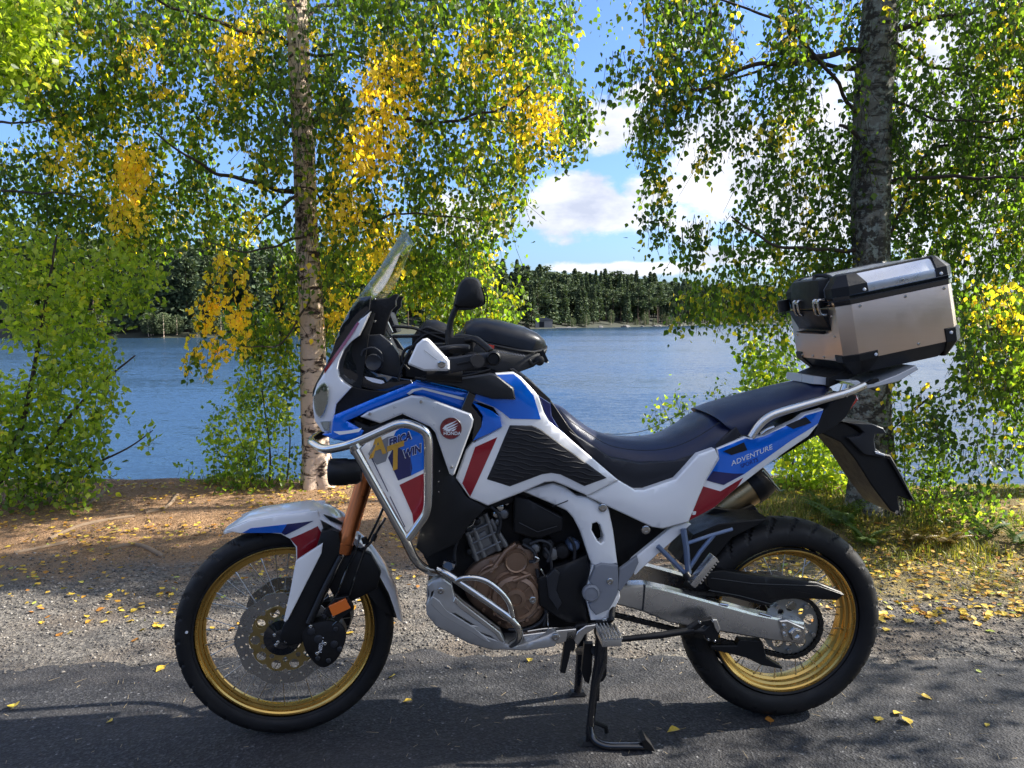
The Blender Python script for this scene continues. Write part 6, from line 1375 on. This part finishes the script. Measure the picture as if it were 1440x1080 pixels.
# ---------------------------------------------------------------- far forest
M['needle'] = leafmat('conifer_needles', [(0.0, (0.050, 0.080, 0.046)), (0.5, (0.070, 0.108, 0.056)), (1.0, (0.115, 0.145, 0.065))], .15, .95, .6)
M['pinebark'] = simple('pine_bark', (0.075, 0.05, 0.034), .9, vary=.4, vs=2)
def conifer(seed, kind):
    r = np.random.RandomState(seed); H = 1.0; V = []; F = []; T = []
    pts = []; 
    if kind == 'spruce':
        n_ = 1000; z = r.rand(n_)**.8; z = .06+.94*z; R = .17*(1-z)**.8*(.75+.5*r.rand(n_)); a = r.rand(n_)*6.283; rr = R*np.sqrt(r.rand(n_))*.9+R*.1
        p = np.stack([rr*np.cos(a), rr*np.sin(a), z], 1); s = .036+.026*(1-z); drop = -.35
    elif kind == 'pine':
        n_ = 900; cl = r.rand(16, 3); z0 = .42+.56*cl[:, 0]; R0 = .15*np.sin(np.clip((1.02-z0)/.6, 0, 1)*2.2)*cl[:, 2]**.4; a0 = cl[:, 1]*6.283
        k = r.randint(0, 16, n_); p = np.stack([R0[k]*np.cos(a0[k]), R0[k]*np.sin(a0[k]), z0[k]], 1)+r.normal(size=(n_, 3))*np.array([.045, .045, .022]); s = np.full(n_, .040); drop = .1; a = np.arctan2(p[:, 1], p[:, 0])
    else:
        n_ = 900; a = r.rand(n_)*6.283; z = .12+.88*r.rand(n_); R = .20*np.sin(np.clip(1-z, 0, 1)**.7*2.9)**.7; R = np.nan_to_num(R); rr = R*np.sqrt(r.rand(n_)); p = np.stack([rr*np.cos(a), rr*np.sin(a), z], 1); s = np.full(n_, .036); drop = -.2
    d = np.stack([np.cos(a), np.sin(a), np.full(n_, drop)], 1)+r.normal(size=(n_, 3))*.35; d /= np.linalg.norm(d, axis=1)[:, None]
    u = np.cross(d, r.normal(size=(n_, 3))); u /= np.linalg.norm(u, axis=1)[:, None]; s = s[:, None]
    v = np.stack([p-d*s*.3, p+u*s*.45, p+d*s*.9, p-u*s*.45], 1).reshape(-1, 3); k = np.arange(n_)[:, None]*4
    f = k+np.array([[0, 1, 2, 3]]); return v, f, np.repeat(np.clip(.45+.25*r.normal(size=n_)+.25*(p[:, 2]-.5), 0, 1), 4)
protos = []
for kd, k in (('spruce', 3), ('pine', 3), ('birch', 2)):
    for j in range(k):
        v, f, c = conifer(100+len(protos), kd); o = rawmesh('tmp', v, f, M['needle'], attr=c if kd != 'birch' else np.clip(c*.5+.55, 0, 1), smooth_=False); cm = o.data; bpy.data.objects.remove(o)
        mb = MB(); mb.tube([Vector((0, 0, -.04)), Vector((.004, 0, .4)), Vector((0, 0, .93))], [.012, .009, .003], 6); o = mb.build('tmp', M['pinebark'] if kd != 'birch' else M['bark_l'], None, frame=False); tm = o.data; bpy.data.objects.remove(o)
        protos.append((kd, cm, tm, (v, f, c)))
LAB = {'spruce': ('spruce_tree', 'dark pointed spruce in the forest on the far shore', 'spruces on the far shore'), 'pine': ('pine_tree', 'pine with bare lower trunk in the forest on the far shore', 'pines on the far shore'), 'birch': ('far_birch', 'light green birch at the water line of the far shore', 'birches on the far shore')}
rr = random.Random(5)
def put(pr, x, y, z, h, w=1.0, label=None):
    kd, cm, tm, _ = pr; nm, lb, gp = LAB[kd]
    t = empty(nm, (x, y, z)); tag(t, label or lb, 'tree', gp); t.scale = (h*w, h*w, h); t.rotation_euler[2] = rr.random()*6.28
    for nme, me in (('crown', cm), ('trunk', tm)):
        c = bpy.data.objects.new(nme, me); COL.objects.link(c); c.parent = t
cnt = 0; back = []
def zshore(t): return float(np.interp(t, tt, zz_ if False else ZS_))
ZS_ = np.array([-2.2, -1.55, -1.0, -.6, .1, 1.2, 3.5, 6, 9, 12.])
for (xa, xb, n_, near) in ((-0.555, -0.235, 92, 1), (0.0, 0.33, 150, 1), (-.235, 0.0, 40, 0)):
    for k in range(n_):
        s = xa+(xb-xa)*(k+rr.random())/n_; row = rr.choice((0, 0, 1, 1, 2, 3)); off = 1.5+row*7+rr.random()*6
        # meet the shoreline along this sight line
        y = 150.0
        for _ in range(40): y = y+.5*(float(shore_y(np.array([s*y]))[0])-y)
        y += off; x = s*y; kd = rr.choice(('spruce', 'pine', 'spruce', 'pine', 'birch' if row == 0 and rr.random() < .35 else 'spruce'))
        pr = rr.choice([p_ for p_ in protos if p_[0] == kd]); h = rr.uniform(9.0, 13)*(1+.05*row) if kd != 'birch' else rr.uniform(4, 7)
        put(pr, x, y, zshore(off)-.1, h, rr.uniform(.85, 1.25)); cnt += 1
for k in range(46):
    s = rr.choice((rr.uniform(-.55, -.24), rr.uniform(0, .32))); y = 150.
    for _ in range(40): y = y+.5*(float(shore_y(np.array([s*y]))[0])-y)
    put(rr.choice([p_ for p_ in protos if p_[0] == 'birch']), s*y, y+rr.uniform(.4, 2.5), -1.3, rr.uniform(1.6, 3.6), 1.7, 'low green bush at the water line of the far shore')
# behind those the forest reads as one mass
Vs, Fs, Cs = [], [], []; base = 0
for k in range(1500):
    x = rr.uniform(-160, 230) if k < 900 else rr.choice((rr.uniform(-400, -66), rr.uniform(-400, -66), rr.uniform(105, 420))); y = float(shore_y(np.array([x]))[0])+(rr.uniform(24, 95) if k < 900 else rr.uniform(1.5, 60)); pr = rr.choice([p_ for p_ in protos if p_[0] != 'birch']); v, f, c = pr[3]; sel = slice(None, None, 1)
    h = rr.uniform(9, 13.5); w = rr.uniform(1.0, 1.4); a = rr.random()*6.28; ca, sa = math.cos(a), math.sin(a)
    nq = len(f)//3; vv = v[:nq*4].copy() if False else v.reshape(-1, 4, 3)[::6].reshape(-1, 3); cc_ = c.reshape(-1, 4)[::6].ravel()
    ctr = vv.reshape(-1, 4, 3).mean(1, keepdims=True); vv = ((vv.reshape(-1, 4, 3)-ctr)*2.3+ctr).reshape(-1, 3)
    Q = np.stack([(vv[:, 0]*ca-vv[:, 1]*sa)*h*w+x, (vv[:, 0]*sa+vv[:, 1]*ca)*h*w+y, vv[:, 2]*h+zshore(y-float(shore_y(np.array([x]))[0]))], 1)
    ff = np.arange(len(vv)).reshape(-1, 4)+base; base += len(vv); Vs.append(Q); Fs.append(ff); Cs.append(cc_)
o = rawmesh('distant_forest', np.concatenate(Vs), np.concatenate(Fs), M['needle'], attr=np.concatenate(Cs)*.8, kind='stuff', smooth_=False); tag(o, 'dark conifer forest covering the far side of the lake', 'forest')
# the wood on the other side of the road, behind the camera
Vs, Fs, Cs = [], [], []; base = 0
for k in range(170):
    x = rr.uniform(-70, 70); y = rr.uniform(-42, -28); pr = rr.choice([p_ for p_ in protos if p_[0] != 'birch']); v, f, c = pr[3]
    h = rr.uniform(8, 12); w = rr.uniform(1.2, 1.7); vv = v.reshape(-1, 4, 3)[::4].reshape(-1, 3); cc_ = c.reshape(-1, 4)[::4].ravel()
    ctr = vv.reshape(-1, 4, 3).mean(1, keepdims=True); vv = ((vv.reshape(-1, 4, 3)-ctr)*2.0+ctr).reshape(-1, 3)
    Q = np.stack([vv[:, 0]*h*w+x, vv[:, 1]*h*w+y, vv[:, 2]*h-.3], 1); ff = np.arange(len(vv)).reshape(-1, 4)+base; base += len(vv); Vs.append(Q); Fs.append(ff); Cs.append(cc_)
o = rawmesh('roadside_forest', np.concatenate(Vs), np.concatenate(Fs), M['needle'], attr=np.concatenate(Cs)*.8, kind='stuff', smooth_=False); tag(o, 'conifer wood across the road behind the camera', 'forest')
# small things on the far shore
q = G(765, 463, LAKE_Z); bh = empty('boathouse', (q.x, q.y, LAKE_Z+.2)); tag(bh, 'small grey wooden boathouse on the far shore below the forest', 'boathouse')
mb = MB(); mb.box((q.x, q.y+2, LAKE_Z+1.2), (4, 3, 1.7)); mb.build('wall', M['shed'] if 'shed' in M else simple('shed_boards', (.24, .22, .20), .9), bh, frame=False)
mb = MB(); mb.loft([[Vector((q.x-2.4, q.y+.2, LAKE_Z+2.05)), Vector((q.x, q.y+.2, LAKE_Z+2.9)), Vector((q.x+2.4, q.y+.2, LAKE_Z+2.05))], [Vector((q.x-2.4, q.y+3.8, LAKE_Z+2.05)), Vector((q.x, q.y+3.8, LAKE_Z+2.9)), Vector((q.x+2.4, q.y+3.8, LAKE_Z+2.05))]]); mb.build('roof', simple('shed_roof', (.10, .10, .11), .8), bh, frame=False)
mb = MB(); mb.box((q.x-.5, q.y+.46, LAKE_Z+1.1), (1.1, .12, 1.3)); mb.build('door', M['block'], bh, frame=False)
mb = MB(); mb.box((q.x+5, q.y-1.5, LAKE_Z+.35), (5, 2.4, .18)); 
for dx_ in (-2, 0, 2): mb.box((q.x+5+dx_, q.y-2.4, LAKE_Z+.0), (.2, .2, .7))
mb.build('jetty', simple('jetty_boards', (.30, .28, .25), .9), bh, frame=False); loc(None, bh)
M['rock'] = simple('shore_rock', (.13, .125, .12), .9, vary=.3, vs=1.0)
def rockmesh(seed, sub=2):
    bm = bmesh.new(); bmesh.ops.create_icosphere(bm, subdivisions=sub, radius=1)
    for v in bm.verts: v.co *= 1+.35*noise.noise(v.co*1.3+Vector((seed*3.1, 0, 0))); v.co.z *= .6
    me = bpy.data.meshes.new('rock'); bm.to_mesh(me); bm.free(); me.materials.append(M['rock']); return me
rm = [rockmesh(k) for k in range(4)]
for k in range(20):
    s = rr.uniform(.03, .31); y = 200.
    for _ in range(30): y = y+.5*(float(shore_y(np.array([s*y]))[0])-y)
    o = bpy.data.objects.new('shore_rock', rm[k % 4]); COL.objects.link(o); o.location = (s*y, y+rr.uniform(-1.5, 1.5), LAKE_Z+.05); o.scale = [rr.uniform(.3, 1.0)]*3; o.rotation_euler[2] = rr.random()*6
    tag(o, 'pale grey rock at the water line of the far shore', 'rock', 'rocks along the far shore')

# ================================================================== GROUND DETAIL
def scatter_in(xlo, xhi, ylo, yhi, n_, seed, maskf=None):
    r = np.random.RandomState(seed); x = r.uniform(xlo, xhi, n_); y = r.uniform(ylo, yhi, n_)
    if maskf is not None: k = r.rand(n_) < maskf(x, y); x, y = x[k], y[k]
    return x, y
# gravel stones
r = np.random.RandomState(77)
def gm(x, y): 
    d = smooth(2.94, 3.12, y+.08*(fb(x, y, 6, 4)-.5))*(1-smooth(3.9, 4.6, y+.9*(fb(x, y, 1.2, 6)-.5)))
    return d*(.35+.65*fb(x, y, 1.7, 7))+.22*smooth(2.72, 3.0, y)*fb(x, y, 3, 44)
x, y = scatter_in(-3.0, 3.6, 2.75, 4.9, 42000, 78, gm)
n_ = len(x); sz = .003+.0065*r.rand(n_)**2.5; z = np.where(y < 3.0, 0.0, ground_z(x, y))+sz*.2
base = np.array([[1, 0, 0], [.31, .95, 0], [-.81, .59, 0], [-.81, -.59, 0], [.31, -.95, 0], [0, 0, 1], [0, 0, -1]], float)
V = base[None]*(1+.35*r.normal(size=(n_, 7, 1)).clip(-1, 1)); V[..., 2] *= .65
a = r.rand(n_)*6.283; ca, sa = np.cos(a)[:, None], np.sin(a)[:, None]; Vx = V[..., 0]*ca-V[..., 1]*sa; Vy = V[..., 0]*sa+V[..., 1]*ca
V = np.stack([Vx, Vy, V[..., 2]], -1)*sz[:, None, None]+np.stack([x, y, z], 1)[:, None]
fc = np.array([[i_, (i_+1) % 5, 5] for i_ in range(5)]+[[(i_+1) % 5, i_, 6] for i_ in range(5)])
m, n, b = newmat('gravel_stone'); at = n.nodes.new('ShaderNodeAttribute'); at.attribute_name = 'tint'
L(n, ramp(n, at.outputs['Fac'], [(0, (.045, .042, .038)), (.5, (.11, .10, .09)), (.85, (.19, .165, .14)), (1, (.36, .34, .31))]), b.inputs['Base Color']); b.inputs['Roughness'].default_value = .85; M['stone'] = m
o = rawmesh('gravel', V.reshape(-1, 3), (np.arange(n_)[:, None, None]*7+fc[None]).reshape(-1, 3), m, attr=np.repeat(r.rand(n_), 7), kind='stuff', smooth_=False); tag(o, 'loose grey gravel along the edge of the asphalt', 'gravel')
# pine needles and litter
x, y = scatter_in(-4.2, 1.6, 3.7, 6.2, 26000, 79, lambda x, y: smooth(3.9, 4.8, y+.9*(fb(x, y, 1.2, 6)-.5))*(.3+.7*fb(x, y, 2, 14)))
n_ = len(x); z = ground_z(x, y)+.004+.006*r.rand(n_); a = r.rand(n_)*6.283; ln = .010+.022*r.rand(n_)
A = np.stack([x, y, z], 1); B = A+np.stack([np.cos(a)*ln, np.sin(a)*ln, (r.rand(n_)-.4)*.010], 1)
v, f = thin_tubes(A, B, .0011+.001*r.rand(n_)); m = simple('dry_needles', (.26, .15, .075), .9, vary=.5, vs=40)
o = rawmesh('needle_litter', v, f, m, kind='stuff'); tag(o, 'dry brown needles and twigs covering the bank', 'needle litter')
xa, ya = scatter_in(-2.6, 3.2, 1.4, 3.1, 620, 179); na = len(xa); aa = r.rand(na)*6.283; la = .012+.030*r.rand(na)**2
A = np.stack([xa, ya, np.full(na, .003)], 1); B = A+np.stack([np.cos(aa)*la, np.sin(aa)*la, .002+0*aa], 1); v, f = thin_tubes(A, B, .0009)
o = rawmesh('road_needles', v, f, simple('straw', (.42, .33, .20), .9, vary=.4, vs=40), kind='stuff'); tag(o, 'dry pine needles and straws scattered on the asphalt', 'needle litter')
# roots
ROOTM = simple('bare_root', (.24, .17, .11), .8, vary=.3, vs=20, bump=.5)
RL = ['long brown root rising across the dirt bank left of the front wheel', 'curved brown root nearest the gravel on the left bank', 'short thin root at the brink of the left bank', 'short root slanting up towards the birch sapling', 'brown root at the far left edge of the dirt bank']
for k, (pts) in enumerate(([(70, 758), (110, 745), (150, 738), (190, 734)], [(150, 770), (175, 765), (200, 766), (230, 780)], [(120, 720), (135, 712), (150, 700)], [(205, 730), (235, 722), (250, 705)], [(20, 775), (60, 768), (95, 762)])):
    q_ = [G(x_, y_) for x_, y_ in pts]; q_ = [Vector((p_.x, p_.y, float(ground_z(p_.x, p_.y))+.004)) for p_ in q_]
    mb = MB(); mb.tube(smoothpts(q_, 6), [.014]*1 if False else .013, 8); o = mb.build('tree_root', ROOTM, None, frame=False); tag(o, RL[k], 'root', 'bare roots on the bank')
# fallen leaves
r = np.random.RandomState(80)
lv, lf = leaf_geo(np.zeros((1, 3)), [1.0], .0)
def flatleaf(seed):
    rs = np.random.RandomState(seed); n_ = 10; bm = bmesh.new(); vs = []; prof = [(0, 0), (.18, .30), (.42, .40), (.62, .30), (.80, .16), (1.0, 0)]
    L_ = [bm.verts.new((x_-.45, y_, .06*math.sin(x_*3+seed)+abs(y_)*rs.uniform(.1, .5))) for x_, y_ in prof]; R_ = [bm.verts.new((x_-.45, -y_, .06*math.sin(x_*3+seed)+abs(y_)*rs.uniform(.0, .4))) for x_, y_ in prof[1:-1]]
    C_ = [L_[0]]+[bm.verts.new((x_-.45, 0, .06*math.sin(x_*3+seed))) for x_, y_ in prof[1:-1]]+[L_[-1]]; R_ = [L_[0]]+R_+[L_[-1]]
    for A_, S_ in ((L_, 1), (R_, -1)):
        for i_ in range(5):
            q_ = [A_[i_], A_[i_+1], C_[i_+1], C_[i_]]; q_ = list(dict.fromkeys(q_))
            if len(q_) > 2: bm.faces.new(q_ if S_ < 0 else q_[::-1])
    # stalk
    s0 = [bm.verts.new((-.45+dx_, dy_, dz_)) for dx_, dy_, dz_ in ((0, .012, 0), (0, -.012, 0), (-.42, .10+.012, .06), (-.42, .10-.012, .06))]; bm.faces.new((s0[0], s0[1], s0[3], s0[2]))
    me = bpy.data.meshes.new('leaf'); bm.to_mesh(me); bm.free()
    return me
flm = []
for k in range(16):
    me = flatleaf(k); at_ = me.attributes.new('tint', 'FLOAT', 'POINT'); at_.data.foreach_set('value', [float(np.clip([.80, .7, .84, .2, .6, .75, .4, .8][k % 8]*(1 if k != 10 else 1.19)+.02*r.normal(), 0, 1))]*len(me.vertices)); me.materials.append(M['leaf_fallen']); flm.append(me)
def fall(x, y, size, label, group=None, k=None):
    o = bpy.data.objects.new('fallen_leaf', flm[k if k is not None else r.randint(16)]); COL.objects.link(o)
    z = float(ground_z(x, y)) if y > 3.05 else 0.0
    o.location = (x, y, z+.004+.05*size); o.scale = (size, size, size); o.rotation_euler = (r.normal()*.15, r.normal()*.15, r.rand()*6.28); tag(o, label, 'leaf', group); return o
for px, py, s_, lb, k in ((20, 995, .05, 'yellow leaf lying alone on the asphalt at the left edge', 0), (573, 988, .040, 'small yellow leaf on the asphalt between front wheel and stand', 1), (551, 953, .038, 'yellow leaf just right of the front tyre', 2), (948, 1030, .046, 'yellow leaf with stalk on the asphalt right of the stand foot', 0),
                          (1082, 1014, .038, 'orange brown leaf under the rear tyre', 3), (1236, 1013, .044, 'yellow leaf leftmost of three on the asphalt right of the rear wheel', 2), (1262, 1005, .042, 'pale yellow leaf with upturned stalk, middle of three right of the rear wheel', 5), (1275, 1016, .048, 'curled yellow leaf lying lowest of three right of the rear wheel', 7),
                          (1302, 982, .038, 'yellow leaf with a long bent stalk right of the rear wheel', 1), (1388, 1021, .022, 'tiny yellow leaf on the asphalt near the right edge', 2), (1376, 945, .022, 'small green leaf on the gravel near the right edge', 10), (745, 930, .034, 'yellow leaf on the asphalt edge below the skid plate', 0),
                          (226, 942, .045, 'yellow leaf at the asphalt edge left of the front tyre', 1), (155, 1016, .03, 'thin straw coloured leaf on the asphalt at the left', 5)):
    p_ = G(px, py); fall(p_.x, p_.y, s_, lb, None, k)
x, y = scatter_in(-3.6, 3.6, 3.0, 6.0, 14000, 81, lambda x, y: smooth(2.95, 4.8, y)*.6*(.14+.9*smooth(.42, .66, fb(x, y, 2.6, 15)))+1.0*smooth(1.2, 1.7, x)*smooth(3.35, 3.5, y)*(1-smooth(4.2, 4.6, y))*smooth(.34, .50, fb(x, y, 3, 16)))
o_ = np.argsort(y); x, y = x[o_], y[o_]; NI = 270
for i_ in range(min(NI, len(x))): fall(float(x[i_]), float(y[i_]), float(r.uniform(.028, .044)), 'yellow birch leaf fallen among the gravel between the road and the bank', 'fallen birch leaves on the verge')
x, y = x[NI:], y[NI:]; n_ = len(x); print('litter', n_)
p = np.stack([x, y, ground_z(x, y)+.010], 1); v, f = leaf_geo(p, r.uniform(.026, .044, n_), 0.0)
v = v.reshape(-1, 7, 3); v[..., 2] = p[:, None, 2]+(v[..., 2]-p[:, None, 2])*.3+.004; 
o = rawmesh('leaf_litter', v.reshape(-1, 3), f, M['leaf_fallen'], attr=np.repeat(np.clip(.6+.25*r.normal(size=n_), 0, 1), 7), kind='stuff', smooth_=False); tag(o, 'yellow and orange birch leaves scattered over the dirt bank', 'leaf litter')
# grass
M['grass'] = leafmat('grass_blade', [(0, (.07, .11, .02)), (.45, (.17, .20, .035)), (1, (.42, .34, .11))], .4, .6, 1.1)
def grass(name, label, x, y, h, seed, lean=.5, w=.0028):
    r = np.random.RandomState(seed); n_ = len(x); z = ground_z(x, y); a = r.rand(n_)*6.283; d = np.stack([np.cos(a), np.sin(a), 0*a], 1); s = np.stack([-np.sin(a), np.cos(a), 0*a], 1)*w*(.6+.8*r.rand(n_))[:, None]
    p = np.stack([x, y, z-.01], 1); h = h*(.5+.8*r.rand(n_)); l_ = lean*r.rand(n_)*h
    m1 = p+d*(l_*.3)[:, None]+np.array([0, 0, 1])*(h*.55)[:, None]; t = p+d*l_[:, None]+np.array([0, 0, 1])*(h*(1-.25*l_/h))[:, None]
    v = np.stack([p-s, p+s, m1-s*.8, m1+s*.8, t], 1).reshape(-1, 3); k = np.arange(n_)[:, None]*5
    f = np.concatenate([k+np.array([[0, 1, 3]]), k+np.array([[0, 3, 2]]), k+np.array([[2, 3, 4]])], 0)
    o = rawmesh(name, v, f, M['grass'], attr=np.repeat(np.clip(.55+.3*r.normal(size=n_), 0, 1), 5), kind='stuff', smooth_=False); tag(o, label, 'grass')
bx = np.random.RandomState(85).uniform(-4, .6, 5200); by = bank_y(bx)-.25+.5*np.random.RandomState(86).rand(5200); k = fb(bx, by*0, 1.6, 17) > .50; grass('bank_grass', 'tufts of grass along the brink of the left bank', bx[k], by[k], .075, 87)
x, y = scatter_in(.9, 3.9, 3.55, 5.8, 52000, 88, lambda x, y: smooth(3.6, 4.2, y+.5*(fb(x, y, 1.6, 18)-.5))*smooth(.42, .6, fb(x, y, 2.4, 19)+.10*smooth(4.1, 4.6, y))*smooth(.8, 1.5, x))
grass('verge_grass', 'short yellowing grass between the road and the dark trunk', x, y, .036, 89, 1.0)
x, y = scatter_in(1.0, 2.9, 4.3, 5.1, 4200, 90, lambda x, y: smooth(4.2, 4.5, y)*smooth(.40, .55, fb(x, y, 3.5, 20)))
grass('tall_grass', 'taller green grass at the foot of the dark trunk', x, y, .085, 91, .9)
x, y = scatter_in(-3.0, 3.6, 3.4, 4.6, 5000, 95, lambda x, y: smooth(.60, .72, fb(x, y, 2.8, 25)))
grass('gravel_moss', 'small tufts of grass and moss growing in the gravel', x, y, .022, 96, 1.0)
# ferns by the dark trunk
M['fern'] = leafmat('fern_frond', [(0, (.05, .11, .02)), (.6, (.11, .18, .03)), (1, (.26, .17, .05))], .45, .5, 1.2)
def fern(px, py, yd, nf, ln, seed, label, tint=.4):
    r = np.random.RandomState(seed); base = W(px, py, yd); base.z = float(ground_z(base.x, base.y)); V = []; F = []; k = 0
    for i_ in range(nf):
        a = i_*2.4+r.rand(); el = r.uniform(.8, 1.4); l_ = ln*r.uniform(.7, 1.1); prev = None
        for j in range(16):
            t = j/15; q_ = np.array([base.x, base.y, base.z])+np.array([math.cos(a)*math.cos(el), math.sin(a)*math.cos(el), math.sin(el)])*l_*t+np.array([math.cos(a), math.sin(a), -1.1])*l_*.35*t*t
            wl = l_*.24*math.sin(min(1, (1-t)*1.25+.05)*math.pi*.5)*(t > .12)
            for sg in (-1, 1):
                sd_ = np.array([-math.sin(a), math.cos(a), -.15])*sg; fw = np.array([math.cos(a), math.sin(a), 0])
                V += [q_, q_+sd_*wl*.5+fw*wl*.02+np.array([0, 0, .006]), q_+sd_*wl+fw*wl*.35, q_+sd_*wl*.5+fw*wl*.42]; F.append([k, k+1, k+2, k+3]); k += 4
    o = rawmesh('fern', np.array(V), np.array(F), M['fern'], attr=np.clip(tint+.1*r.normal(size=len(V)), 0, 1), smooth_=False); tag(o, label, 'fern', 'ferns at the foot of the dark trunk')
for k, (px, py, yd, nf, ln, lb, tn) in enumerate(((1185, 760, 4.7, 9, .30, 'green fern left of the dark trunk above the rear tyre', .35), (1215, 770, 4.5, 8, .26, 'broad pale fern in front of the dark trunk', .55), (1155, 755, 4.9, 7, .24, 'small fern at the edge of the alder bush', .3), (1390, 770, 4.6, 8, .22, 'dark fern near the right edge by the water', .25), (1285, 790, 4.5, 9, .20, 'brown withered fern right of the dark trunk', .95), (1330, 790, 4.5, 8, .20, 'withered brown fern below the bank shrub', 1.0), (1430, 800, 4.5, 8, .20, 'low green fern at the right edge', .4))):
    fern(px, py, yd, nf, ln, 120+k, lb, tn)
